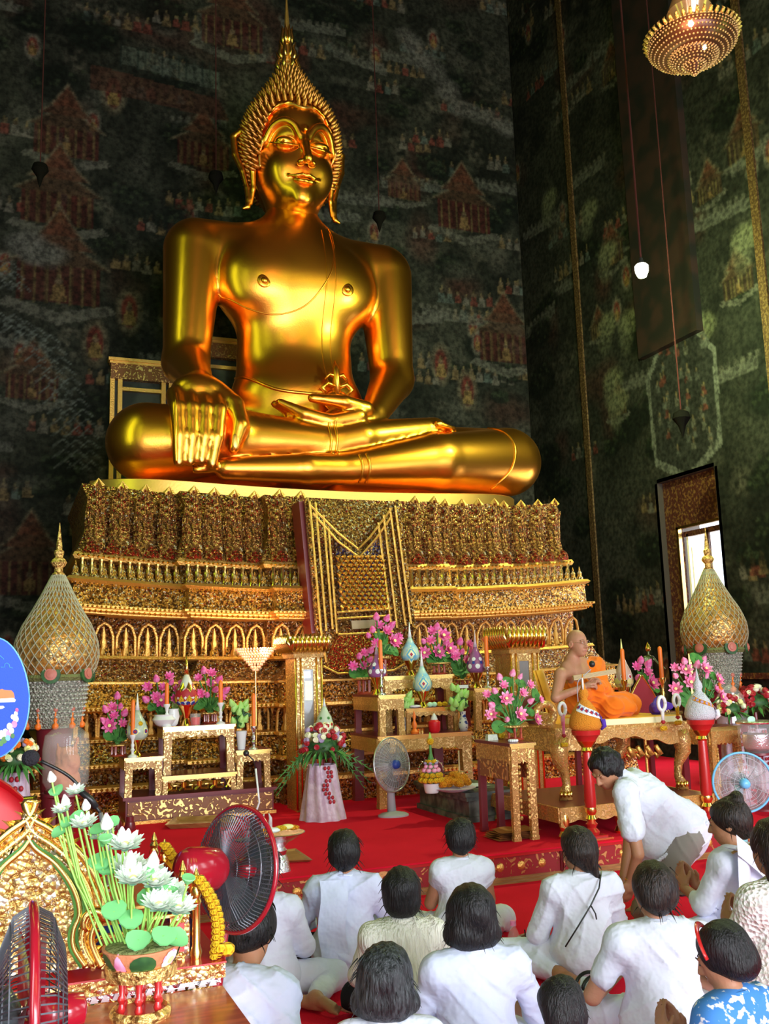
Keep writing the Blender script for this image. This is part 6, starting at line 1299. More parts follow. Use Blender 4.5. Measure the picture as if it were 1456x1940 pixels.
# ================================================================ tall onion shaped ceramic shrines
def onion(label, cx, Y, yb):
    base = W(cx, 1200, Y); t = thing('onion_shrine', label, 'ornament', (base.x, Y, PZ)); s = S(W(cx, 1200, Y)); o0 = cx-(112 if cx < 700 else 1352)
    k_ = 1.0 if cx < 700 else .79; yr = 1238 if cx < 700 else 1196; f = lambda y: W(cx, yr+(y-1238)*k_, Y).z-PZ
    pr = [(hw*s*k_, f(y)) for hw, y in ((66, 1278), (74, 1262), (77, 1240), (74, 1215), (62, 1185), (44, 1155), (28, 1125), (16, 1100), (11, 1090))]
    mb = mosaic('amber_lattice_glaze', [((.60, .26, .05), .5), ((.50, .30, .10), .3), ((.70, .40, .10), .2)], 34, rough=.28, metal=.5, bump=.3, dark=(.30, .15, .04))
    MB().lathe(pr, 40).build('bulb_body', mb, t, smooth=2)
    zs = [p[1] for p in pr]; b = MB(); nl = 28
    for d in (-1, 1):
        for i in range(nl):
            b.tube([onlathe(pr, zs[0]+(zs[-1]-zs[0])*j/16, 2*PI*i/nl+d*j*.115, .004) for j in range(17)], .0052*k_, 4, cap=False)
    tag(b.build('lattice_beading', mat('grey_green_beads', (.42, .38, .26), .5), t, smooth=2), kind='stuff')
    mg = mat('grey_bead_net', (.22, .22, .18), .5, bump=1, bscale=70, col2=(.42, .40, .33), cscale=60, kind='vor')
    MB().lathe([(hw*s*k_, f(y)) for hw, y in ((48, 1378), (52, 1350), (57, 1310), (60, 1284))], 36, cap=False).build('bead_skirt', mg, t, smooth=True)
    b = MB()
    for j in range(9):
        for i in range(36): b.ell(onlathe([(48*s*k_, f(1378)), (60*s*k_, f(1284))], f(1292+j*8), 2*PI*(i+.5*(j % 2))/36, .003), (.012*k_, .012*k_, .009*k_), 5, 4)
    tag(b.build('skirt_beads', mat('pale_grey_beads', (.50, .50, .44), .4), t, smooth=2), kind='stuff')
    MB().lathe([(66*s*k_, f(1278)), (68*s*k_, f(1283)), (62*s*k_, f(1290))], 36).build('waist_band', M['moss'], t, smooth=True)
    for i in range(6):
        a = 2*PI*i/6-1.75; r = 66*s*k_; Mx = Matrix.Translation((math.cos(a)*r, math.sin(a)*r, f(1278))) @ face((math.cos(a), math.sin(a), .1))
        MB().lathe([(17*s*k_, 0), (17*s*k_, 4*s), (.01, 5*s)], 16, M=Mx).build('rosette_leaves', M['dgreen'], t); MB().lathe([(11*s*k_, 4*s), (11*s*k_, 6*s), (7*s*k_, 6.5*s), (7*s*k_, 8*s), (.003, 9*s)], 16, M=Mx).build('rosette', mat('dusty_pink', (.55, .16, .12), .5) if i == 0 else bpy.data.materials['dusty_pink'], t, smooth=True)
    nb = 10
    for i in range(nb):
        a = 2*PI*i/nb-1.6; r = 50*s*k_; c = (math.cos(a)*r, math.sin(a)*r)
        q = MB().ell((c[0], c[1], f(1343)), (5*s, 5*s, 5*s), 8, 6).build('pink_button', bpy.data.materials['dusty_pink'], t, smooth=2)
        MB().tube([(c[0], c[1], f(1347)), (c[0], c[1], f(1360))], [3*s, 1.5*s], 6).lathe([(.5*s, 0), (4*s, -5*s), (2*s, -9*s), (6*s, -14*s), (6*s, -19*s), (2*s, -22*s)], 8, c=(c[0], c[1], f(1357))).build('orange_tassel', M['candle'], t, smooth=2)
    MB().lathe([(hw*s*k_, f(y)) for hw, y in ((11, 1091), (12, 1088), (8, 1084), (8, 1076), (12, 1072), (15, 1066), (12, 1060), (7, 1056), (9, 1048), (9, 1044), (6, 1042), (5, 1030), (2, 1005), (.4, 990))], 16).build('spire', M['carved'], t, smooth=True)
    MB().lathe([(.18, 0), (.18, .05), (.10, .1), (.08, .35), (.14, f(1384)), (.15, f(1374)), (.01, f(1370))], 20).build('pedestal_base', M['marwood'], t, smooth=True)
onion('large onion-shaped beaded shrine with gilt spire at the left beside the gilded pedestal', 108, 8.3, 1480)
onion('onion-shaped beaded shrine with gilt spire at the right in front of the bright window', 1352, 8.95, 1480)
# left glass jar with terracotta figure, roses
g = turned('glass_display_jar', 'large rounded glass jar holding a terracotta carving, below the left onion shrine', 'jar', 124, 7.15, [('glass', [(34, 1494), (42, 1480), (44, 1420), (40, 1392), (24, 1378), (6, 1372)], M['glass']), ('foot', [(38, 1500), (38, 1494)], M['marwood'])]); s = S(g.location)
sdf([C_((0, 0, .05), (0, 0, .26), .10, .05, .05), E_((.03, -.05, .2), (.06, .05, .07), .03), E_((-.05, -.04, .12), (.06, .06, .06), .03), C_((.04, 0, .2), (.07, 0, .36), .03, .008, .02), C_((-.04, 0, .2), (-.06, 0, .33), .03, .008, .02)], .012, 'terracotta_carving', M['terra'], g, disp=lambda P, g: .008*vnoise(P, 60))
zg = g.location.z; tg = thing('stand', 'dark stand carrying the left glass display jar', 'stand', (g.location.x, 7.15, PZ)); MB().lathe([(.16, 0), (.16, .03), (.06, .06), (.06, zg-PZ-.05), (.16, zg-PZ-.02), (.16, zg-PZ)], 18).build('stand_body', M['marwood'], tg, smooth=True)
bouquet('mixed rose and mauve arrangement on a lilac stand at the left edge', 28, 1432, 46, 7.0, (24, 44, 1462), seed=31, n=56, fern=False, mats=('rosew', 'roser', 'rosep', 'rosew', 'cyel', 'candle'))

# ================================================================ hanging things
def cord(label, px, pyb, Y, X=None):
    p = W(px, pyb, Y) if X is None else WX(px, pyb, X); t = thing('hanging_lantern', label, 'cord', p); MB().tube([(0, 0, 0), (0, 0, ZC-p.z)], .009, 5).build('cord', M['cordred'], t)
    b = MB().lathe([(.02, .10), (.10, .06), (.12, -.02), (.05, -.12), (.03, -.2), (.0, -.3)], 10); b.build('unlit_lantern', mat('dark_lantern', (.006, .005, .004), .9, spec=.05), t, smooth=True)
cord('thin red cord ending in a dark unlit lantern left of the statue head', 409, 335, 13.6); cord('thin red cord hanging near the left edge of the mural wall', 76, 320, 13.6); cord('thin red cord hanging just right of the statue head', 718, 410, 13.9); cord('thin red cord hanging low in front of the side wall niche', 1290, 790, 10)
p = W(1215, 512, 9.0); t = thing('hanging_bulb', 'bright greenish white bulb hanging on a red cord before the side wall', 'lamp', p)
MB().lathe([(.012, -.10), (.05, -.085), (.078, -.02), (.082, .05), (.06, .075)], 20).build('bulb', emis('bulb_glow', (.95, 1, .80), 30), t, smooth=2); MB().lathe([(.05, .075), (.03, .12), (.02, .16)], 12).build('socket', M['blackp'], t); MB().tube([(0, 0, .15), (0, 0, ZC-p.z)], .012, 5).build('cord', M['cordred'], t)
bl_ = bpy.data.lights.new('bulb_light', 'POINT'); bl_.energy = 600; bl_.color = (.75, 1, .40); bl_.shadow_soft_size = .1; bo = bpy.data.objects.new('bulb_light', bl_); COL.objects.link(bo); bo.location = p+Vector((0, 0, -.22))
p = W(1310, 78, 7.6); s = S(p); t = thing('chandelier', 'crystal bowl chandelier with warm bulbs hanging at the top right', 'chandelier', p)
prc = [(82, 0), (80, -12), (66, -26), (46, -34), (44, -38), (36, -44), (22, -50), (18, -54), (10, -62), (3, -70)]
mch = mat('amber_crystal', (.50, .28, .14), .15, .3, spec=1, emit=(1, .35, .12), estr=.06); mchd = mat('smoked_glass_bowl', (.10, .035, .02), .3, .4)
MB().lathe([(r*s*.96, z*s) for r, z in prc], 40).build('bowl_body', mchd, t, smooth=True); b = MB()
for j in range(22):
    u = j/21*(len(prc)-1); i = min(int(u), len(prc)-2); fr_ = u-i; r = (prc[i][0]*(1-fr_)+prc[i+1][0]*fr_)*s; z = (prc[i][1]*(1-fr_)+prc[i+1][1]*fr_)*s; n = max(6, int(r/s*.9))
    for k in range(n): a = 2*PI*k/n; b.ell((math.cos(a)*r, math.sin(a)*r, z), (2.1*s, 2.1*s, 1.8*s), 5, 4)
tag(b.build('crystal_beads', mch, t, smooth=2), kind='stuff'); b = MB()
for k in range(44): a = 2*PI*k/44; b.tube([(math.cos(a)*80*s, math.sin(a)*80*s, 2*s), (math.cos(a)*88*s, math.sin(a)*88*s, 8*s), (math.cos(a)*84*s, math.sin(a)*84*s, 15*s)], [4*s, 3*s, .5*s], 5)
b.build('crystal_crown', M['carved'], t, smooth=2); MB().lathe([(60*s, 4*s), (34*s, 20*s), (30*s, 40*s), (42*s, 60*s), (30*s, 90*s), (10*s, 120*s)], 24).build('upper_tier', mch, t, smooth=True); MB().tube([(0, 0, 110*s), (0, 0, ZC-p.z)], .03, 8).build('chain', M['gold'], t)
for a, r, z in ((-2.3, 74, -14), (-1.75, 38, -38)): MB().ell((math.cos(a)*r*s, math.sin(a)*r*s, z*s), (5*s, 5*s, 6*s)).build('bulb', emis('candle_bulb', (1, .75, .45), 16), t, smooth=2)
cl_ = bpy.data.lights.new('chandelier_light', 'POINT'); cl_.energy = 25; cl_.color = (1, .5, .2); cl_.shadow_soft_size = .2; co = bpy.data.objects.new('chandelier_light', cl_); COL.objects.link(co); co.location = p+Vector((-.5, -.5, -.2))
fan('blue hubbed pedestal fan with teal post at the right edge', Vector((5.10, 5.75, 0)), W(1432, 1480, 5.75).z, .215, -.45, .05, M['dgrey'], hub=M['lblue'], ring=M['lblue'], mdisc=M['mesh'], blade=mat('pink_white_blades', (.55, .42, .52), .2, alpha=.35), pr=.034, mpost=M['teal'], wires=14, br=.17, mbase=M['teal'])
# ================================================================ foreground left: gilded preaching throne, lotus bowl, fans
TY = 2.95; tz = W(300, 1830, TY).z
p0 = W(48, 1830, TY); s0 = S(p0); px2 = lambda x, y, Y=TY: (W(x, y, Y).x-p0.x, W(x, y, Y).z)
th = thing('preaching_throne', 'ornate gold preaching throne with flame-shaped back in the left foreground', 'throne', (p0.x, TY, 0))
xe = W(415, 1830, TY).x-p0.x; xw = -xe-.05
# pedestal body, ledges
MB().box(xw+.02, xe-.02, .0, 1.15, .62, tz-.075).build('carved_body', M['throne'], th); MB().box(xw-.02, xe-.07, -.03, 1.2, 0, .62).build('lower_body', M['throne'], th)
MB().box(xw-.01, xe+.01, -.04, 1.18, tz-.045, tz-.005).build('upper_ledge', M['throne'], th); MB().box(xw-.01, xe+.012, -.045, 1.19, tz-.005, tz).build('red_inlay', M['redlac'], th)
MB().box(xw, xe, -.025, 1.17, tz-.062, tz-.045).build('mirror_band', M['silver'], th)
k0 = int((xe-xw)/.03); o = None
for i in range(k0):
    m_ = MB().add([(-.012, 0, -.014), (.012, 0, -.014), (0, -.004, .012)], [(0, 1, 2)]) if i == 0 else None
    if m_: o = m_.build('mirror_triangle', M['white_pl'], th, (xw+.015, -.028, tz-.053))
    else: inst(o, th, Matrix.Translation((xw+.015+i*.03, -.028, tz-.053)))
for xa, za, xb, zb_ in ((xe-.02, .62, xe-.10, tz-.075), (xe-.12, .62, xe-.19, tz-.075), (.04, .78, .10, .70), (.10, .70, .20, .80), (.20, .80, .29, .70), (.12, .62, .04, .70)):
    MB().tube([(xa, -.008, za), (xb, -.008, zb_)], .008, 6).build('raised_rib', M['goldp'], th, smooth=2); MB().tube([(xa+.016, -.006, za), (xb+.016, -.006, zb_)], .004, 5).build('green_line', M['green'], th)
MB().box(xe-.11, xe-.01, -.04, .0, .62, tz-.08, tx=.01).build('corner_bracket', M['throne'], th)
# flame-shaped back panel
out = curve([px2(*q) for q in ((45, 1516), (58, 1548), (98, 1572), (150, 1615), (186, 1672), (194, 1712), (180, 1748), (172, 1778), (180, 1806), (192, 1830))], 6)
inn = curve([px2(*q) for q in ((48, 1578), (66, 1606), (105, 1636), (138, 1682), (150, 1728), (138, 1764), (140, 1796), (162, 1830))], 6)
mid = [((a[0]+b[0])/2, (a[1]+b[1])/2) for a, b in zip([out[int(i*(len(out)-1)/40)] for i in range(41)], [inn[int(i*(len(inn)-1)/40)] for i in range(41)])]
mir = lambda L: L+[(-x, z) for x, z in L[::-1]]
MB().prism(mir(out)[::-1], 0, .04).build('back_panel', M['throne'], th)
b = MB(); L_ = [inn[int(i*(len(inn)-1)/30)] for i in range(31)]; mir2 = lambda L: [(-x, z) for x, z in L[::-1]]+L
for q, r, m_, nm, k in ((inn, .010, M['goldp'], 'inner_border', 0), (mid, .012, M['goldp'], 'middle_border', .1), (out, .012, M['goldp'], 'outer_border', 0)):
    MB().tube([(x, -.004, z) for x, z in mir2(q)], r, 6).build(nm, m_, th, smooth=2)
for q, f_ in ((inn, .92), (inn, 1.09)): MB().tube([(x*f_, -.008, z if f_ < 1 else z+.008) for x, z in mir2(q)], .004, 5).build('green_line', M['green'], th)
ft = MB().add([(-.016, 0, 0), (0, -.014, .012), (.016, 0, 0), (.008, -.004, .05), (.018, 0, .07)], [(0, 2, 1), (0, 1, 3), (1, 2, 3), (3, 2, 4), (0, 3, 2)]); o = None
b0 = None
for i in range(2, len(out)-2, 2):
    x, z = out[i]; dx_, dz_ = out[i+1][0]-out[i-1][0], out[i+1][1]-out[i-1][1]; a = math.atan2(-dx_, dz_) if False else math.atan2(dx_, -dz_)
    for s_ in (1, -1):
        Mx = Matrix.Translation((x*s_*.97, -.004, z)) @ Matrix.Rotation((a*.0+(.9+.25*math.sin(i)))*s_*(1 if dz_ < 0 else .6), 4, 'Y') @ Matrix.Scale(s_, 4, (1, 0, 0)) @ Matrix.Scale(.62, 4)
        if b0 is None: b0 = ft.build('flame_leaf', M['goldp'], th); b0.matrix_local = Mx
        else: inst(b0, th, Mx)
b = MB()
for i in range(0, 41):
    x, z = mid[i]
    for s_ in (1, -1): b.ell((x*s_*.99, -.008, z), (.010, .008, .012), 6, 4)
tag(b.build('bead_border', M['throne'], th, smooth=2), kind='stuff')
for s_ in (1, -1): MB().tube([(s_*(px2(178, 1740)[0]+.03*math.cos(a)), -.01, px2(178, 1745)[1]+.03*math.sin(a)) for a in [k*.5 for k in range(9)]], [.016-.001*k for k in range(9)], 6).build('side_scroll', M['goldp'], th, smooth=2)
# red velvet behind, railing with posts
rv = MB().grid(lambda u, v: (-.62+u*.84, .45+.10*math.sin(PI*v), tz+.02+(.50-.42*max(0, (u-.60)/.40)**1.5)*math.sin(PI/2*min(1, v*1.35))*(1 if v < .75 else 1)), 26, 12).build('red_velvet_back', M['red'], th, smooth=2)
MB().grid(lambda u, v: (-.62+u*.84, .45+.5*v, tz+.02+(.50-.42*max(0, (u-.60)/.40)**1.5)*(1-.3*v)), 26, 5).build('red_velvet_top', M['red'], th, smooth=2)
xr = W(374, 1700, TY).x-p0.x
def post(x, y, h):
    MB().lathe([(.016, 0), (.018, .02), (.012, .04), (.012, h*.62), (.017, h*.66), (.012, h*.70), (.018, h*.78), (.012, h*.84), (.016, h*.88), (.009, h*.93), (.012, h*.95), (.002, h*1.05)], 12, c=(x, y, tz)).build('rail_post', M['goldp'], th, smooth=True)
hp = W(374, 1655, TY).z-tz
post(xr, .02, hp); post(xr, .62, hp*.98); post(xr-.035, .05, hp*1.08); post(xr-.03, .66, hp*1.06)
for zz_ in (.17, .105, .055): MB().box(xr-.008, xr+.008, .02, .62, tz+zz_, tz+zz_+.012).build('side_rail', M['goldp'], th)
MB().box(xr-.004, xr+.004, .03, .62, tz+.0, tz+.17).build('blue_panel', M['dblue'], th)
for zz_ in (.155, .12, .085): MB().box(px2(190, 1800)[0], xr-.02, .03, .045, tz+zz_, tz+zz_+.008).build('front_rail', M['goldp'], th)
MB().box(px2(195, 1800)[0], xr-.015, .035, .05, tz, tz+.095).build('fret_panel', M['scrollg'], th); MB().box(xr-.075, xr-.02, .025, .035, tz+.01, tz+.125).build('corner_panel', M['throne'], th); MB().box(xr-.06, xr-.035, .018, .028, tz+.025, tz+.105).build('red_frame', M['redlac'], th)
for lb, y, h in (('orange marigold garland strung along the near rail post of the gold throne', .0, hp), ('orange marigold garland on the far rail post of the gold throne', .62, hp)):
    g = thing('marigold_garland', lb, 'garland', (p0.x+xr+.022, TY+y, tz)); o = None; n = 26
    for i in range(n):
        t_ = i/(n-1); z = .008+t_*(h*.92); x = .018*math.sin(t_*PI)+.022*(1-t_)-.03*t_**3
        for q in (0, 1):
            c = (x+.014*q, -.018+.012*((i+q) % 2), z)
            if o is None: o = MB().ell((0, 0, 0), (.0135, .0135, .011), 7, 5).build('marigold', M['yellow'], g, c, 2)
            else: inst(o, g, Matrix.Translation(c))
    inst(o, g, TRS((.062, -.01, .022), s=1.9)); inst(o, g, TRS((.04, -.02, .03), s=1.5))
tag(MB().box(-.09, .09, -.06, .06, 0, .05).box(-.085, .085, -.055, .055, .05, .062).build('blue_book', M['dblue'], None, (p0.x+.21, TY+.35, tz+.001), rz=.3), 'stack of blue covered books on the throne seat behind the lotus stems', 'books')
# low red shelf, tray stand, bowl with lotus
zs = W(266, 1889, 2.88).z
sf = table('wooden_shelf', 'polished red-brown wooden bench in the left foreground under the lotus bowl', -.55, W(408, 1890, 2.84).x+.015, 2.28, 2.86, 0, zs, leg=.06, ap=.07, mt=M['redwood'], mf=M['throne'], cat='bench')
LY = WZ(266, 1925, zs).y; q = W(266, 1925, LY); base = Vector((q.x, LY, zs)); s = S(base); Z = lambda y: W(266, y, LY).z-q.z
ts = thing('tray_stand', 'gilt rimmed tray stand with red turned legs under the lotus bowl', 'stand', base); h = Z(1846)
MB().lathe([(56*s, 0), (58*s, 8*s), (54*s, 16*s), (50*s, 18*s), (46*s, 10*s)], 28).build('foot_ring', M['carved'], ts, smooth=True); MB().lathe([(46*s, 6*s), (46*s, 12*s)], 24).build('base_board', M['redlac'], ts)
for k in range(6): a = 2*PI*k/6+.3; MB().lathe([(5*s, 12*s), (8*s, 20*s), (5*s, 30*s), (9*s, 38*s), (5*s, 46*s), (8*s, h*.98)], 10, c=(math.cos(a)*38*s, math.sin(a)*38*s, 0)).build('turned_leg', M['redlac'], ts, smooth=True)
MB().lathe([(40*s, h*.9), (66*s, h), (68*s, h+8*s), (67*s, h+22*s), (60*s, h+23*s), (58*s, h+10*s)], 32).build('tray_rim', M['carved'], ts, smooth=True)
bw = thing('lotus_bowl', 'round terracotta painted bowl planted with artificial white lotuses on the tray stand', 'flowers', (base.x, base.y, base.z+h+8*s)); hb = Z(1790)-h-8*s
pr = [(44*s, 0), (58*s, hb*.25), (68*s, hb*.6), (73*s, hb*.95), (73*s, hb), (69*s, hb)]
bd = MB().lathe(pr, 36).build('bowl_body', M['terra'], bw, smooth=2); MB().ell((0, 0, hb-.002), (69*s, 69*s, 10*s), 24, 8).build('foam', M['moss'], bw, smooth=2)
an = -PI/2-.13
patch(pr, an-.62, hb*.5, [(x*s, z*s) for x, z in ((0, -24), (11, -12), (12, 0), (6, 14), (0, 26), (-6, 14), (-12, 0), (-11, -12))], .003).build('painted_bud', M['lpink'], bd, smooth=2)
patch(pr, an+.05, hb*.5, [(x*s*24, z*s*20) for x, z in circ(1, 14)], .003).build('painted_leaf', M['dgreen'], bd, smooth=2)
for k in range(9): patch(pr, an+.88+.16*math.cos(2*PI*k/9), hb*.55+11*s*math.sin(2*PI*k/9), [(x*s*9, z*s*9) for x, z in circ(1, 8)], .003+.0006*(k % 2)).build('painted_petal', M['wbud'] if k % 2 else M['lpink'], bd, smooth=2)
patch(pr, an+.88, hb*.55, [(x*s*7, z*s*7) for x, z in circ(1, 8)], .006).build('painted_centre', M['cyel'], bd, smooth=2)
for k in (-1.1, 1.5): patch(pr, an+k, hb*.45, [(x*s*16, z*s*24) for x, z in circ(1, 10)], .003).build('painted_leaf', M['dgreen'], bd, smooth=2)
org = Vector(bw.location); P_ = {}
def at(px, py, d=0): return W(px, py, LY+d)-org
r0 = random.Random(4); stm = MB()
def plant(kind, px, py, d=0, k=1.0):
    p = at(px, py, d); ow = Vector((p.x*1.0, -.35, .9)) if kind not in ('leaf',) else Vector((p.x*2, -.5, .8)); nm = {'bud': 'lotus_bud', 'bloom': 'lotus_bloom', 'leaf': 'lotus_leaf', 'pod': 'seed_pod'}[kind]
    Mx = Matrix.Translation(p) @ face(ow, r0.random()*6) @ Matrix.Scale(k, 4)
    if kind not in P_:
        if kind == 'bud': o = budmesh(nm, M['wbud'], 13*s, bw); MB().lathe([(13*s*.45, 13*s*.85), (.002, 13*s*1.47)], 8).build('pink_tip', M['lpink'], o, smooth=True)
        elif kind == 'bloom':
            o = bloommesh(nm, M['wlotus'], 34*s, rings=((12, 1, .3, .45), (10, .9, .6, .5), (8, .75, .9, .55), (6, .5, 1.15, .6)), parent=bw); MB().ell((0, 0, 9*s), (6*s, 6*s, 5*s)).build('yellow_stamens', M['cyel'], o, smooth=2)
            bloommesh('outer_petals', M['gpetal'], 32*s, rings=((7, 1.0, .12, .5),), parent=o)
        elif kind == 'leaf': o = leafmesh(nm, M['lgreen'], 24*s, bw)
        else: o = MB().lathe([(3*s, -8*s), (10*s, 0), (14*s, 6*s), (13*s, 8*s), (.002, 7*s)], 10).build(nm, M['lgreen'], bw, smooth=True)
        P_[kind] = o; o.matrix_local = Mx
    else:
        o = inst(P_[kind], bw, Mx)
        for c in P_[kind].children: c2 = c.copy(); COL.objects.link(c2); c2.parent = o
    g0 = Vector((p.x*.35+r0.uniform(-.02, .02), p.y*.4, hb)); stm.tube([g0, g0.lerp(p, .5)+Vector((p.x*.1, 0, .01)), p-Vector((0, 0, 4*s))], 2.2*s, 5, cap=False)
for a in ((98, 1474, .10), (124, 1518, .08), (163, 1527, .06), (202, 1560, 0), (231, 1582, .02), (246, 1632, -.03), (290, 1632, -.02), (356, 1712, -.04)): plant('bud', *a, .8 if a[1] < 1550 else (1.15 if a[0] in (202, 246, 290) else .95))
for a in ((144, 1503, .10), (118, 1538, .08), (160, 1566, .04), (238, 1608, 0), (252, 1672, -.04), (292, 1678, -.02), (242, 1650, .02), (300, 1722, -.05), (336, 1728, -.04), (320, 1700, 0), (192, 1588, .06), (276, 1662, .02)): plant('bloom', *a, .62 if a[1] < 1540 else (.85 if a[1] < 1600 else 1.12))
for a in ((106, 1496, .1), (145, 1545, .06), (184, 1570, .04), (128, 1556, .07), (212, 1555, .03), (200, 1592, .05), (190, 1628, .05), (215, 1722, -.02), (248, 1738, -.03), (282, 1700, 0), (324, 1690, .02), (262, 1778, -.08), (310, 1770, -.08), (335, 1775, -.06), (110, 1575, .08), (318, 1680, 0), (210, 1640, .03)): plant('leaf', *a, .62 if a[1] < 1600 else 1.0)
for a in ((200, 1592, -.01), (279, 1655, -.03), (356, 1668, -.04)): plant('pod', *a)
stm.build('lotus_stems', M['stem'], bw, smooth=2)
# blue ceremonial fan on its stand
FY = 4.35; c = W(-14, 1322, FY); s = S(c); t = thing('ceremonial_fan', 'blue oval ceremonial fan with embroidered picture at the left edge', 'fan', (c.x, FY, 0))
pts = [(math.cos(2*PI*k/48)*64*s*(1-.12*math.sin(2*PI*k/48)), c.z+math.sin(2*PI*k/48)*112*s) for k in range(48)]
MB().prism(pts[::-1], -.008, .008).build('fan_leaf', M['blue'], t); MB().tube([(x, 0, z) for x, z in pts+pts[:1]], .006, 6).build('piped_rim', M['lblue'], t, smooth=2); MB().tube([(0, .01, c.z-105*s), (0, .01, .02)], .012, 8).lathe([(.15, 0), (.15, .02), (.03, .04)], 20).build('handle_and_foot', M['goldp'], t, smooth=True)
def fpt(x, y): v = W(x, y, FY-.01); return (v.x-c.x, -.010, v.z)
def fpoly(name, pp, m_, k=0): MB().add([(x, y-.0012*k, z) for x, y, z in [fpt(*a) for a in pp]], [tuple(range(len(pp)))[::-1]]).build(name, m_, t)
for pp in ([(-6, 1238), (-3, 1240), (2, 1244), (7, 1249)], [(1, 1264), (8, 1264), (9, 1258), (13, 1256), (17, 1259), (18, 1264), (24, 1266)]): MB().tube([fpt(*a) for a in pp], .0018, 4).build('cloud_outline', M['sky'], t)
fpoly('white_base', [(-20, 1331), (-10, 1322), (24, 1320), (30, 1326), (28, 1330)], M['white_pl']); fpoly('orange_roof', [(-20, 1325), (-18, 1312), (4, 1305), (8, 1307), (22, 1308), (26, 1313), (28, 1322)], M['candle'], 1); fpoly('white_cloud', [(-10, 1344), (-8, 1338), (6, 1337), (9, 1340), (4, 1343)], M['white_pl'])
for i, (x, y, r, m_) in enumerate(((30, 1352, 5, 'wbud'), (32, 1345, 4, 'pink'), (30, 1362, 7, 'wbud'), (27, 1372, 7, 'lpink'), (24, 1358, 5, 'wbud'), (18, 1376, 7, 'wbud'), (10, 1388, 8, 'wbud'), (2, 1392, 9, 'wbud'), (16, 1390, 7, 'lpink'), (22, 1384, 6, 'wbud'), (8, 1402, 7, 'green'), (15, 1398, 6, 'sky'), (2, 1408, 6, 'green'), (24, 1394, 5, 'green'))):
    fpoly('embroidered_flower', [(x+math.cos(a)*r*.8, y+math.sin(a)*r) for a in [2*PI*k/9 for k in range(9)]], M[m_], 1+i*.3)
# microphone with round foam on a boom, floor pole
mY = 4.3; b0_ = W(212, 1665, mY); t = thing('microphone_stand', 'black foam microphone on a long boom in the left foreground', 'microphone', (b0_.x, mY, 0)); q = lambda x, y, Y=mY: tuple(W(x, y, Y)-Vector((b0_.x, mY, 0)))
MB().tube([(0, 0, .02), q(203, 1600), q(190, 1540)], .010, 8).build('pole', M['chrome'], t, smooth=2); MB().tube(curve([q(190, 1540), q(165, 1508), q(130, 1470), q(78, 1442)], 5), .007, 8).build('boom', M['blackp'], t, smooth=2); MB().ell(q(58, 1436), (.036, .036, .034)).build('foam_head', mat('foam', (.025, .022, .03), .95, bump=1, bscale=90), t, smooth=2)
MB().tube([q(152, 1498), q(172, 1515), q(182, 1530)], .014, 8).build('clamp', M['blackp'], t, smooth=2); MB().lathe([(.14, 0), (.14, .015), (.02, .03)], 24).build('base', M['blackp'], t, smooth=True)
# the two red table fans
def motorshape(): return MB().lathe([(.03, -.02), (.05, .0), (.085, .05), (.09, .12), (.088, .19), (.07, .23), (.03, .235)], 20, sx=.75, M=Matrix.Translation((0, .05, 0)) @ Matrix.Rotation(-PI/2, 4, 'X') @ Matrix.Scale(.82, 4))
rb = W(442, 1640, 3.45)
fan('dark red fan seen from behind, motor towards the camera, beside the marigold garland', (rb.x-.115, 3.40, 0), rb.z, .205, 2.02, .14, M['redpl'], hub=M['redpl'], ring=M['redpl'], wires=84, motor=motorshape(), depth=.06, bend=.115, br=.09, blade=M['dgrey'], mpost=M['redpl'], pr=.02)
lb_ = W(58, 1925, 1.92)
fan('dark red and grey fan seen edge-on in the lower left corner', (lb_.x, 1.92, 0), lb_.z, .185, 1.57, .0, M['dgrey'], hub=M['redpl'], ring=M['redpl'], wires=84, depth=.060, blade=M['redpl'], mpost=M['redpl'], pr=.022)
# things on the red stage
p = WZ(527, 1650, PZ); p = Vector((p.x, p.y+.0, PZ)); s = S(p); t = thing('offering_tray', 'silver footed offering tray with yellow cloth and candles at the stage edge', 'tray', p)
MB().lathe([(24*s, 0), (22*s, 8*s), (19*s, 22*s), (15*s, 30*s), (17*s, 38*s), (12*s, 44*s), (20*s, 52*s), (30*s, 58*s)], 24).build('foot', M['silver'], t, smooth=True); MB().lathe([(28*s, 56*s), (46*s, 66*s), (52*s, 70*s), (50*s, 71*s), (40*s, 66*s)], 28).build('tray_dish', M['silver'], t, smooth=True)
for a, c_, r in ((0, (-10, 76), 'white_pl'), (1, (5, 78), 'yellow'), (2, (18, 79), 'cyel'), (3, (30, 76), 'marig'), (4, (-22, 74), 'marig')): MB().ell((c_[0]*s, (a-2)*3*s, c_[1]*s), (14*s, 8*s, 5*s)).build('cloth_roll', M[r], t, smooth=2)
p = WZ(505, 1600, PZ)
def bagf(u, v): a = u*2*PI; r = .055*(1-.35*v)*(1+.12*math.sin(5*a+4*v)); return (math.cos(a)*r*1.2, math.sin(a)*r*.7, v*.16)
t = thing('plastic_bag', 'knotted white plastic bag with blue and red print beside the silver tray', 'bag', p); MB().grid(bagf, 24, 8, closeu=True).build('bag_body', M['plast'], t, smooth=2)
for sx in (-1, 1): MB().tube([(sx*.03, 0, .15), (sx*.035, 0, .21), (sx*.02, 0, .25)], [.02, .014, .004], 6).build('handle', M['plast'], t, smooth=2)
MB().box(-.03, .02, -.048, -.044, .04, .07).build('print', M['lblue'], t); MB().box(-.01, .03, -.045, -.041, .09, .115).build('print', M['lpink'], t)
p = WZ(492, 1600, PZ); p.x -= .06; p.y += .25; t = thing('microphone_stand', 'thin pale microphone stand with small black microphone in front of the left altar', 'microphone', p); q = lambda x, y: tuple(W(x, y, p.y)-p)
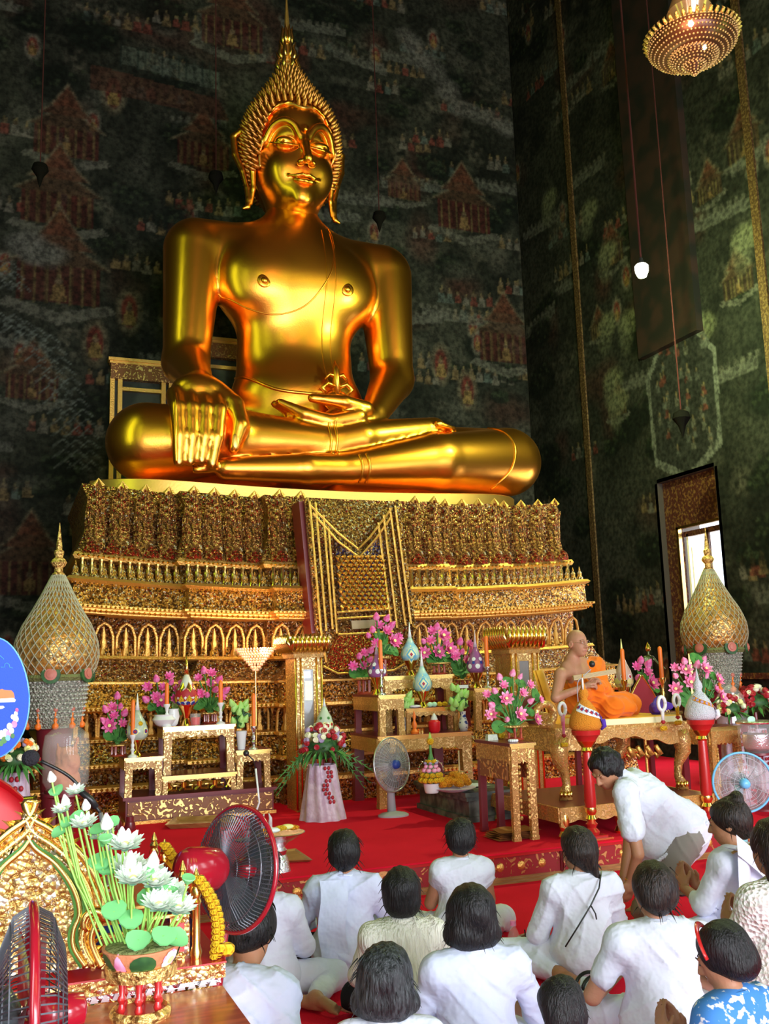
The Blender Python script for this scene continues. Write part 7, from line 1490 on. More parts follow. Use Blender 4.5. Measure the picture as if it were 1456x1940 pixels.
MB().tube([(0, 0, .01), q(491, 1520), q(484, 1456)], .009, 8).build('pole', M['white_pl'], t, smooth=2); MB().tube([q(484, 1456), q(480, 1440), q(469, 1430)], .006, 6).build('gooseneck', M['blackp'], t, smooth=2); MB().ell(q(466, 1427), (.028, .028, .028)).build('head', M['blackp'], t, smooth=2); MB().lathe([(.09, 0), (.09, .012), (.02, .02)], 20).build('base', M['blackp'], t, smooth=True)
def tray(name, label, c4, h, m_, cat='tray'):
    v = [WZ(x, y, PZ) for x, y in c4]; o_ = sum(v, Vector())/4; t = thing(name, label, cat, o_); f = lambda k, z: [tuple((p_-o_)*k+Vector((0, 0, z))) for p_ in v]
    b = MB(); b.add(f(.85, 0)+f(1, h)+f(.92, h)+f(.8, .012), [(3, 2, 1, 0), (0, 1, 5, 4), (1, 2, 6, 5), (2, 3, 7, 6), (3, 0, 4, 7), (4, 5, 9, 8), (5, 6, 10, 9), (6, 7, 11, 10), (7, 4, 8, 11), (8, 9, 13, 12), (9, 10, 14, 13), (10, 11, 15, 14), (11, 8, 12, 15), (12, 13, 14, 15)]); b.build('tray_body', m_, t); return t
tray('wooden_tray', 'long shallow brown wooden tray on the red stage behind the red fan', ((312, 1572), (452, 1566), (440, 1552), (330, 1556)), .045, M['wood'])
tray('wooden_tray', 'flat wooden board with gilt border on the red stage near the silver tray', ((540, 1636), (592, 1634), (560, 1612), (522, 1616)), .02, M['wood'])
for i, (x, y, r, lb) in enumerate(((222, 1560, 8, 'small dark lidded jar on the red stage, left of the pair'), (246, 1560, 9, 'small dark jar with clear lid on the red stage, right of the pair'))):
    p = WZ(x, y+12, PZ); s = S(p); tag(MB().lathe([(r*s*1.1, 0), (r*s*1.2, .02), (r*s, .07), (r*s*.8, .075), (r*s*.8, .12), (.01, .125)], 14).build('small_jar', M['marwood'], None, p, True), lb, 'jar')
p = WZ(975, 1818, .014); s = S(p); t = thing('water_bottle', 'clear water bottle with bright pink cap standing on the lower carpet', 'bottle', p)
MB().lathe([(11*s, 0), (12*s, 5*s), (12*s, 40*s), (8*s, 52*s), (5*s, 58*s), (5*s, 62*s)], 16).build('bottle_body', M['glass'], t, smooth=True); MB().lathe([(5.5*s, 61*s), (5.5*s, 70*s)], 12).build('cap', M['lpink'], t); MB().lathe([(10.8*s, 1*s), (11.2*s, 5*s), (11.2*s, 30*s)], 14).build('water', mat('water', (.75, .8, .88), .1, alpha=.35), t)
p = WZ(988, 1822, .014); p.x += .04; t = thing('plastic_cup', 'clear lidded plastic cup with dark straw beside the water bottle', 'cup', p); MB().lathe([(9*s, 0), (14*s, 30*s), (15*s, 31*s), (13*s, 36*s), (4*s, 38*s)], 16).build('cup_body', M['plast'], t, smooth=True); MB().tube([(0, 0, 20*s), (-4*s, 0, 56*s)], 1.3*s, 5).build('straw', M['blackp'], t)
p = WZ(1012, 1800, .014); s = S(p); t = thing('wicker_basket', 'small brown wicker basket beside the seated woman with the dark strap', 'basket', p); b = MB()
for k in range(6): b.tube([(math.cos(a)*(20+2.5*k)*s, math.sin(a)*(14+2*k)*s, (3+4*k)*s) for a in [2*PI*i/24 for i in range(25)]], 2.4*s, 5)
b.build('woven_side', M['wood'], t, smooth=2); MB().lathe([(20*s, 0), (20*s, 2*s)], 16, sy=.7).build('bottom', M['wood'], t)
t = tray('carved_tray', 'square carved wooden tray with small dark ornaments at the right', ((1338, 1772), (1392, 1786), (1404, 1762), (1352, 1745)), .02, M['lwood']); 
# ================================================================ people
def rot(yaw, pitch=0, roll=0): return np.array(Matrix.Rotation(yaw, 3, 'Z') @ Matrix.Rotation(pitch, 3, 'X') @ Matrix.Rotation(roll, 3, 'Y'))
def hd(Hc, Rm, prims):          # head-local primitives to body space
    out = []
    for p in prims:
        if p[0] == 'c': out.append(('c', Hc+Rm@p[1], Hc+Rm@p[2])+p[3:])
        else: out.append(('e', Hc+Rm@p[1], p[2], Rm if p[3] is None else Rm@p[3])+p[4:])
    return out
HEAD = [E_((0, -.012, .022), (.078, .096, .094), .02), E_((0, .028, -.035), (.064, .072, .082), .02), E_((0, .050, -.088), (.034, .040, .030), .02),
        C_((0, .092, .010), (0, .114, -.030), .009, .013, .012), E_((-.014, .102, -.034), (.011, .012, .008), .006), E_((.014, .102, -.034), (.011, .012, .008), .006),
        E_((-.031, .088, .006), (.017, .014, .011), .01, 1), E_((.031, .088, .006), (.017, .014, .011), .01, 1), E_((-.031, .079, .004), (.015, .013, .011), .003), E_((.031, .079, .004), (.015, .013, .011), .003),
        C_((-.045, .083, .024), (-.014, .096, .022), .006, .006, .008), C_((.045, .083, .024), (.014, .096, .022), .006, .006, .008),
        C_((-.020, .092, -.062), (.020, .092, -.062), .006, .006, .006), C_((-.016, .091, -.072), (.016, .091, -.072), .007, .007, .006), C_((-.02, .100, -.067), (.02, .100, -.067), .0025, .0025, .002, 1),
        E_((-.079, -.008, -.014), (.012, .022, .032), .006), E_((.079, -.008, -.014), (.012, .022, .032), .006), E_((-.088, 0, -.012), (.006, .012, .018), .005, 1), E_((.088, 0, -.012), (.006, .012, .018), .005, 1)]
def hand(w, d, n, s, curl=.5, k=1.0):    # wrist, pointing direction, back-of-hand normal, thumb side (+1/-1)
    w = np.array(w, float); d = np.array(d, float); d /= np.linalg.norm(d); n = np.array(n, float); n -= d*(n@d); n /= np.linalg.norm(n); u = np.cross(d, n)*s
    P = [C_(w, w+d*.05*k, .024*k, .028*k, .015), C_(w+d*.035*k-u*.018*k, w+d*.075*k-u*.026*k, .018*k, .013*k, .015), C_(w+d*.035*k+u*.016*k, w+d*.08*k+u*.024*k, .018*k, .013*k, .015)]
    for i, (o, L) in enumerate(((.028, .072), (.010, .080), (-.009, .074), (-.027, .058))):
        a = w+d*.078*k+u*o*k; c = curl; L *= k
        b = a+(d*math.cos(c)-n*math.sin(c))*L*.45; e = b+(d*math.cos(2.1*c)-n*math.sin(2.1*c))*L*.32; f = e+(d*math.cos(2.9*c)-n*math.sin(2.9*c))*L*.23
        P += [C_(a, b, .0100*k, .0092*k, .004), C_(b, e, .0092*k, .0082*k, .003), C_(e, f, .0082*k, .0068*k, .003)]
    a = w+d*.025*k+u*.026*k; b = a+(d*.6+u*.7-n*.25)*.036*k; e = b+(d*.85+u*.25-n*.4)*.030*k
    return P+[C_(a, b, .014*k, .011*k, .008), C_(b, e, .011*k, .008*k, .003)]
def foot(a, d, up=(0, 0, 1), k=1.0):
    a = np.array(a, float); d = np.array(d, float); d /= np.linalg.norm(d); up = np.array(up, float); s = np.cross(d, up); s /= np.linalg.norm(s)
    P = [C_(a, a-d*.035*k-up*.02*k, .034*k, .030*k, .02), C_(a, a+d*.12*k-up*.018*k, .034*k, .024*k, .02), C_(a+d*.06*k+s*.012*k, a+d*.13*k+s*.022*k-up*.02*k, .024*k, .020*k, .015)]
    for i in range(5): P.append(C_(a+d*.13*k+s*(.030-.016*i)*k-up*.024*k, a+d*(.172-.008*i)*k+s*(.034-.018*i)*k-up*.028*k, (.0125-.001*i)*k, (.0105-.001*i)*k, .005))
    return P
def hairprims(st):
    base = [E_((0, -.020, .028), (.096, .108, .099), .02), E_((0, -.05, -.015), (.088, .076, .078), .03)]
    if st == 'short': base += [C_((0, -.062, -.03), (0, -.052, -.080), .058, .034, .03), C_((-.074, -.02, .01), (-.076, -.015, -.035), .02, .01, .02), C_((.074, -.02, .01), (.076, -.015, -.035), .02, .01, .02)]
    if st == 'boy': base += [E_((0, -.055, -.035), (.074, .055, .045), .03), C_((0, -.06, -.04), (0, -.055, -.068), .05, .04, .02)]
    if st == 'bob': base = [E_((0, -.022, .025), (.106, .116, .110), .03), E_((-.052, -.04, -.055), (.060, .070, .070), .04), E_((.052, -.04, -.055), (.060, .070, .070), .04), E_((0, -.055, -.07), (.075, .062, .062), .03), E_((-.10, -.02, -.07), (.028, .04, .04), .02), E_((.10, -.02, -.07), (.028, .04, .035), .02)]
    if st == 'round': base = [E_((0, -.022, .022), (.104, .112, .106), .03), E_((0, -.05, -.05), (.090, .078, .072), .04)]
    if st == 'bun': base += [C_((0, -.06, -.01), (0, -.055, -.07), .055, .035, .03), E_((0, -.075, .105), (.042, .042, .036), .012), E_((.02, -.08, .115), (.025, .025, .03), .01)]
    if st == 'long': base += [C_((0, -.065, 0), (0, -.085, -.16), .075, .07, .04), C_((0, -.085, -.16), (.02, -.10, -.32), .07, .03, .03), C_((-.05, -.07, -.1), (-.05, -.09, -.27), .035, .012, .02)]
    if st == 'tied': base += [C_((0, -.07, -.02), (.01, -.075, -.08), .06, .04, .03), C_((.03, -.085, -.06), (.05, -.10, -.145), .03, .014, .02)]
    return base
def folds(a, sc, seed):
    def f(P, g):
        r = 1-np.abs(np.sin(P@np.array([22., 9., 17.])+3.2*vnoise(P, 6, seed))); r2 = 1-np.abs(np.sin(P@np.array([-19., 8., 24.])+3*vnoise(P, 5, seed+1)))
        a2 = a*1.35; return a2*.8*vnoise(P*np.array([1, 1, .5]), sc, seed)+a2*1.5*r**4*np.clip(.3+vnoise(P, 5, seed+2), 0, 1)+a2*1.5*r2**4*np.clip(.3+vnoise(P, 5.5, seed+3), 0, 1)
    return f
def human(name, label, loc, rz, s=1.0, head=(0, 0, 0), top='white', legs='white', hair='short', hm='hair', skin='skin', sleeve=1.0, lean=0, J={}, hv=.0085, cloak=False, extra=None, shirt_extra=(), seed=1, wide=1.0, showlegs=True, faceparts=True):
    t = thing(name, label, 'person', loc, rz); t.scale = (s,)*3
    L = math.sin(lean*D2R); c_ = math.cos(lean*D2R)
    def ln(x, y, z): return np.array([x, y*1+(z-.10)*L, .10+(z-.10)*c_]) if z > .1 else np.array([x, y, z])
    j = dict(pel=ln(0, 0, .12), waist=ln(0, .0, .25), chest=ln(0, .02, .39), neck=ln(0, .015, .52), head=ln(0, .045, .655), sl=ln(-.145*wide, .0, .462), sr=ln(.145*wide, .0, .462), el=(-.205*wide, .10, .25), er=(.205*wide, .10, .25), wl=(-.05, .33, .27), wr=(.05, .33, .27), hl=(-.09, .02, .11), hr=(.09, .02, .11), kl=(-.33, .30, .085), kr=(.33, .30, .085), al=(.10, .36, .055), ar=(-.12, .30, .055), fl=(.9, -.2, 0), fr=(-.9, -.2, 0), hdl=(.2, .5, .9), hdr=(-.2, .5, .9))
    j.update(J); j = {k: np.array(v, float) for k, v in j.items()}
    Hm_ = rot(head[0]*D2R, (head[1])*D2R, head[2]*D2R)
    tor = [E_(j['pel'], (.165, .125, .115), .05), C_(j['pel'], j['waist'], .13, .115, .05), E_(j['waist'], (.132, .10, .12), .05), E_(j['chest'], (.138*wide, .10, .14), .06), C_(j['sl']+(0, 0, -.01), j['sr']+(0, 0, -.01), .055, .055, .06), C_(j['neck']+(0, 0, -.03), j['sl'], .045, .05, .04), C_(j['neck']+(0, 0, -.03), j['sr'], .045, .05, .04)]
    B = tor+[C_(j['neck'], j['head']+(0, 0, -.05), .050, .047, .02), C_(j['sl'], j['el'], .050, .040, .02), C_(j['sr'], j['er'], .050, .040, .02), C_(j['el'], j['wl'], .038, .025, .01), C_(j['er'], j['wr'], .038, .025, .01),
             C_(j['hl'], j['kl'], .085, .062, .03), C_(j['hr'], j['kr'], .085, .062, .03), C_(j['kl'], j['al'], .058, .034, .01), C_(j['kr'], j['ar'], .058, .034, .01)]
    B += hd(j['head'], Hm_, HEAD)+hand(j['wl'], j['hdl'], (-1, .2, .1), 1, .25)+hand(j['wr'], j['hdr'], (1, .2, .1), -1, .25)+foot(j['al'], j['fl'])+foot(j['ar'], j['fr'])
    body = sdf(B, hv, 'body', M[skin], t)
    if top:
        T = [(p[0], p[1], (p[2] if p[0] == 'c' else p[2]+.018), (p[3]+.018 if p[0] == 'c' else p[3]), (p[4]+.018 if p[0] == 'c' else None))+p[5:] for p in tor]
        T = [C_(p[1], p[2], p[3], p[4], .06) if p[0] == 'c' else p for p in T]
        T[5:] = [C_(j['neck']+(0, -.005, -.045), j['sl'], .046, .052, .05), C_(j['neck']+(0, -.005, -.045), j['sr'], .046, .052, .05)]
        T += [E_(j['pel']+(0, -.01, .03), (.185, .145, .11), .06)]
        for a, b, w_ in (('sl', 'el', 'wl'), ('sr', 'er', 'wr')):
            e = j[a]+(j[b]-j[a])*min(1, sleeve); T.append(C_(j[a], e, .056, .060 if sleeve < 1 else .054, .03))
            if sleeve > 1: T.append(C_(j[b], j[b]+(j[w_]-j[b])*(sleeve-1), .056, .046, .02))
        T += list(shirt_extra)
        cut = (j['neck']+(0, .03, .055), .052)
        sh = sdf(T+[E_(cut[0], (.056, .060, .05), .01, 1)], .0105, 'blouse', M[top], t, disp=folds(.006, 16, seed))
        ncol = MB().tube([tuple(j['neck']+np.array((math.cos(a)*.060, -.005+math.sin(a)*.058, .005+.012*-math.sin(a)))) for a in [2*PI*k/20 for k in range(21)]], .008, 6); ncol.build('collar', M[top], t, smooth=2)
    if legs and showlegs:
        Lg = [E_(j['pel']+(0, 0, -.01), (.175, .14, .11), .04), C_(j['hl'], j['kl'], .098, .078, .04), C_(j['hr'], j['kr'], .098, .078, .04), C_(j['kl'], j['kl']+(j['al']-j['kl'])*.86, .074, .05, .02), C_(j['kr'], j['kr']+(j['ar']-j['kr'])*.86, .074, .05, .02)]
        sdf(Lg, .0115, 'trousers' if legs != 'skirt' else 'skirt', M[legs], t, disp=folds(.006, 14, seed+3))
    if hair:
        up = lambda P, g: 0.0014*np.sin(P[:, 0]*190+6*vnoise(P, 9, seed))*np.clip(.4+g[:, 2], .1, 1)+.006*vnoise(P, 22, seed+4)
        fc = [E_((0, .115, -.035), (.074, .075, .112), .012, 1), E_((0, .10, -.12), (.09, .12, .06), .01, 1)]
        ho = sdf(hd(j['head'], Hm_, hairprims(hair)+fc), .006, 'hair', M[hm], t, disp=up)
        b = MB(); r0 = random.Random(seed)                      # loose strands
        for k in range(30):
            a = r0.uniform(-PI, 0)+.0; z0 = r0.uniform(-.09, .10); r = .085 if hair != 'bob' else .10
            p = Vector((math.cos(a)*r, math.sin(a)*r-.01, z0)); d = Vector((math.cos(a)*.5, math.sin(a)*.4, -1)).normalized()
            q = [p, p+d*.02+Vector((p.x, p.y, 0))*.10, p+d*.045+Vector((p.x, p.y, 0))*.16]; b.tube([tuple(j['head']+Hm_@np.array(x)) for x in q], [.0028, .002, .0006], 4)
        b.build('loose_strands', M[hm], ho, smooth=2)['kind'] = 'stuff'
    if faceparts:
        for sx in (-1, 1):
            MB().ell((0, 0, 0), (.0105, .004, .0045), 8, 6).build('eye', M['blackp'], t, tuple(j['head']+Hm_@np.array((sx*.031, .0915, .002))), 2, rz=head[0]*D2R)
            b = MB().tube([tuple(j['head']+Hm_@np.array(x)) for x in ((sx*.048, .084, .026), (sx*.030, .095, .031), (sx*.014, .100, .026))], [.0018, .003, .002], 5); b.build('eyebrow', M['hair'], t, smooth=2)
        MB().tube([tuple(j['head']+Hm_@np.array(x)) for x in ((-.021, .094, -.066), (0, .101, -.064), (.021, .094, -.066))], [.002, .0055, .002], 6).build('lips', mat('lips', (.45, .14, .12), .5), t, smooth=2)
    t.update_tag(); return t, j, body
def facing(x, y, tx, ty): return math.atan2(-(tx-x), ty-y)
CF = .014
def seat(px, Y, topz): x = W(px, 1700, Y).x; return x
def PP(label, px, py, Y, rz, size=None, **k):     # px, py: crown of the head; the figure sits on the carpet at depth Y
    v = W(px, py, Y); lean = k.get('lean', 0); h0 = .10+(.665)*math.cos(lean*D2R)+.012; s = (v.z-CF)/h0 if size is None else size
    hx = -math.sin(rz*D2R)*(.045+.6*math.sin(lean*D2R))*s; hy = math.cos(rz*D2R)*(.045+.6*math.sin(lean*D2R))*s
    return human('person', label, (v.x-hx, Y-hy, CF), rz*D2R, s=s, **k)
PP('seated person with long black hair and white blouse, head behind the red fan', 497, 1600, 5.05, -22, top='white', hair='long', seed=2, sleeve=1.3, J=dict(kl=(-.30, .22, .085), kr=(.36, .16, .085), ar=(.28, -.14, .06), fr=(.8, -.6, 0), al=(.16, -.10, .05), fl=(1, -.25, 0)))
PP('seated person in white bowing deeply beside the gold throne, black hair', 478, 1742, 4.02, -30, lean=30, head=(-8, -45, 0), top='bluewhite', hair='short', seed=3, sleeve=1.0, size=1.05, J=dict(kr=(.36, .26, .10), kl=(-.22, .30, .09)))
PP('seated person with short black hair and a white cloth over the left shoulder, black trousers', 650, 1570, 5.3, -18, top='bluewhite', legs='black', hair='boy', seed=4, sleeve=1.25, wide=1.06, J=dict(el=(-.26, .10, .24), er=(.26, .10, .24)))
o_ = [o for o in bpy.data.objects if o.get('label', '').startswith('seated person with short black hair and a white cloth')][0]
MB().grid(lambda u, v: (-.145+.15*u+.01*math.sin(v*9), -.165+.02*math.sin(v*5)+.10*max(0, v-.8)*5*.6-.035*math.sin(PI*min(1, v*1.1)), .03+.50*v), 8, 16).build('shoulder_cloth', M['bluewhite'], o_, smooth=2)
PP('seated person in cream ribbed blouse with full short black hair, between two others', 757, 1643, 4.38, -15, top='cream', legs='black', hair='round', seed=5, sleeve=1.1, wide=1.08, J=dict(kl=(-.22, .30, .09)))
PP('seated person with neat black hair in white cap-sleeved blouse near the stage', 868, 1548, 5.46, -14, top='white2', legs='white', hair='boy', seed=6, sleeve=.28, wide=.94)
t6, j6, b6 = PP('seated person with thick wavy black bob and pale blue-white blouse, front centre', 888, 1676, 3.72, -12, top='bluewhite', hair='bob', seed=7, sleeve=1.1, wide=1.10, hm='hair', skin='skin2', J=dict(er=(.30, .10, .22)))
MB().tube([tuple(j6['neck']+np.array((math.cos(a)*.058, math.sin(a)*.056, .022+.012*-math.sin(a)))) for a in [2*PI*k/20 for k in range(21)]], .0028, 5).build('necklace', M['silver'], t6, smooth=2)
PP('seated person with greying curly hair seen from behind at the bottom, black trousers', 727, 1792, 3.22, -14, top='white2', legs='black', hair='bob', hm='hairg', seed=8, head=(-12, -8, 0), sleeve=1.1, J=dict(kl=(-.36, .22, .11), kr=(.22, .3, .09)))
t8, j8, b8 = PP('seated person with hair tied back and a thin dark strap across the white blouse', 1090, 1565, 4.66, -16, top='white2', hair='tied', hm='hairb', seed=9, sleeve=1.35, wide=1.05, head=(14, -6, 0), J=dict(kl=(-.42, .16, .10), al=(-.18, -.10, .055), fl=(.6, -.7, 0), el=(-.25, .06, .22)))
b = MB(); b.tube([(.10, -.05, .55), (.06, -.118, .48), (0, -.145, .40), (-.08, -.155, .30), (-.15, -.14, .20)], .0045, 5); b.tube([(0, -.148, .40), (.02, -.155, .36), (.025, -.15, .33)], .004, 5); b.build('dark_strap', M['blackp'], t8, smooth=2)
PP('seated person with short brown-black hair and broad white T-shirt, right of centre', 1232, 1632, 3.68, -18, top='white2', hair='boy', hm='hairb', seed=10, sleeve=.62, wide=1.22, skin='skin2', head=(6, -4, 0), J=dict(el=(-.30, .06, .22), er=(.30, .08, .22)))
t11, j11, b11 = PP('seated person with top bun and folded white sash over the shoulder near the teal fan', 1376, 1512, 4.64, 14, top='white', hair='bun', hm='hairb', seed=11, sleeve=1.3, head=(24, -14, 0), J=dict(kl=(-.36, .20, .09), al=(-.20, -.16, .05), fl=(.2, -1, 0), ar=(-.12, -.20, .05), fr=(-.3, -1, 0)))
MB().grid(lambda u, v: (-.20+.02*v+.13*u, -.12-.02*math.sin(u*4), .30+.24*v), 8, 10).grid(lambda u, v: (-.20+.38*v, -.135-.03*math.sin(PI*v), .53-.30*v+.10*u), 5, 14).grid(lambda u, v: (.20-.40*v, -.02-.10*math.sin(PI*u*.5+.3), .545+.02*math.sin(v*7)), 5, 10).build('folded_sash', M['white2'], t11, smooth=2)
MB().tube([(-.13, -.05, .52), (0, -.085, .555), (.13, -.05, .52)], .007, 5).build('gold_trim', M['goldp'], t11)
PP('seated person with long straight dark hair and white lace blouse at the right edge', 1458, 1548, 3.75, -6, top='lace', hair='long', hm='hairb', seed=12, sleeve=1.4, wide=1.0, J=dict(kl=(-.20, .30, .09)))
t13, j13, b13 = PP('person with red hairband and blue floral top at the bottom right corner', 1368, 1815, 2.95, 10, top='blue_floral' if 'blue_floral' in M else 'blue', hair='round', seed=13, head=(30, -26, 0), size=.90, sleeve=1.1)
Hm13 = rot(30*D2R, -26*D2R); MB().tube([tuple(j13['head']+Hm13@np.array((math.cos(a)*.109, .032, .022+math.sin(a)*.112))) for a in [k*PI/16 for k in range(17)]], .014, 6, flat=.4).build('red_hairband', M['redlac'], t13, smooth=2)
for i in range(26): patch([(.2, .0), (.2, .6)], 0, 0, circ(.01, 5)) if False else None
PP('person with smooth black hair, only the crown showing at the bottom edge', 1060, 1880, 3.0, -10, top='white', hair='round', seed=14, head=(0, -20, 0), size=.76)

# the person bending forward in white blouse and grey trousers
def bender():
    Y = 5.42; hip = W(1262, 1600, Y+.1); neck_ = W(1165, 1470, Y-.1); kn = W(1212, 1700, Y)
    ft = Vector((hip.x+.10, Y+.15, CF)); t = thing('person', 'person in white short-sleeved blouse and grey trousers bending forward before the throne', 'person', (ft.x, ft.y, CF))
    q = lambda x, y, Y_=Y: np.array(W(x, y, Y_)-Vector(ft)-Vector((0, 0, 0)))
    sh1, sh2 = q(1185, 1500, Y-.16), q(1200, 1478, Y+.16); nk = q(1168, 1470, Y); hdc = q(1146, 1447, Y-.02)+np.array((0, 0, -.03)); pel = q(1278, 1580, Y); ch = q(1215, 1515, Y)
    e1, w1 = q(1208, 1618, Y-.26), q(1192, 1668, Y-.16); e2, w2 = q(1190, 1610, Y+.02), q(1180, 1662, Y-.02)
    h1, h2 = pel+(.0, -.09, -.02), pel+(.0, .09, -.02); k1, k2 = q(1222, 1725, Y-.1), q(1240, 1720, Y+.12); a1, a2 = np.array((k1[0]+.12, -.14, .09)), np.array((k2[0]+.16, .12, .09))
    Rm = rot(100*D2R, -38*D2R); T0 = [C_(pel, ch, .14, .12, .06), E_(ch, (.14, .13, .12), .05), C_(ch, nk, .10, .05, .06), C_(sh1, sh2, .055, .055, .05)]
    B = T0+[C_(nk, hdc+(0.02, 0, .0), .05, .048, .02), C_(sh1, e1, .048, .038, .02), C_(e1, w1, .036, .025, .01), C_(sh2, e2, .048, .038, .02), C_(e2, w2, .036, .025, .01), C_(h1, k1, .10, .062, .03), C_(h2, k2, .10, .062, .03), C_(k1, a1, .06, .036, .02), C_(k2, a2, .06, .036, .02)]
    B += hd(hdc, Rm, HEAD)+hand(w1, (-.15, .1, -1), (0, -1, 0), 1, .3)+hand(w2, (-.15, -.1, -1), (0, 1, 0), -1, .3)+foot(a1+(0, 0, -.0), (-1, -.1, 0))+foot(a2, (-1, .1, 0))
    sdf(B, .0085, 'body', M['skin'], t)
    hem = q(1315, 1555, Y)+np.array((.02, 0, .0))
    S_ = [C_(pel+(.05, 0, .04), ch+(0, 0, .01), .165, .150, .06), E_(ch, (.165, .165, .14), .06), C_(ch, nk+(.02, 0, -.01), .12, .062, .05), C_(sh1, sh2, .072, .072, .05), C_(sh1, sh1+(e1-sh1)*.62, .075, .078, .04), C_(sh2, sh2+(e2-sh2)*.62, .075, .078, .04), C_(pel+(.03, 0, .02), q(1262, 1625, Y), .19, .15, .06), C_(ch, q(1232, 1600, Y), .14, .13, .06), E_(pel+(.03, 0, .0), (.17, .18, .16), .05)]
    sdf(S_, .0105, 'blouse', M['white2'], t, disp=folds(.006, 15, 30))
    sdf([E_(pel, (.13, .14, .12), .05), C_(h1, k1, .125, .085, .04), C_(h2, k2, .125, .085, .04), C_(k1, a1+(0, 0, .03), .085, .08, .03), C_(k2, a2+(0, 0, .03), .085, .08, .03)], .0115, 'trousers', M['greyt'], t, disp=folds(.006, 12, 31))
    up = lambda P, g: .0014*np.sin(P[:, 0]*190+6*vnoise(P, 9, 3))+.009*vnoise(P, 34, 9)+.006*vnoise(P, 60, 4)
    sdf(hd(hdc, Rm, [E_((0, -.02, .03), (.100, .110, .105), .02), E_((0, -.05, -.03), (.085, .075, .075), .03), E_((0, .115, -.035), (.074, .075, .112), .012, 1), E_((0, .10, -.12), (.09, .12, .06), .01, 1)]), .006, 'hair', M['hair'], t, disp=up)
    MB().tube([tuple(w1+np.array((math.cos(a)*.027, math.sin(a)*.027, .01))) for a in [2*PI*k/14 for k in range(15)]], .004, 5).build('bracelet', M['goldp'], t, smooth=2)
    b = MB()
    for k in range(26): u = k/25; p = q(1338-100*u, 1560+78*u, Y-.17+.03*math.sin(u*3)); b.ell(tuple(p), (.014, .008, .014), 6, 4)
    b.build('scalloped_hem', M['white2'], t, smooth=2)
bender()

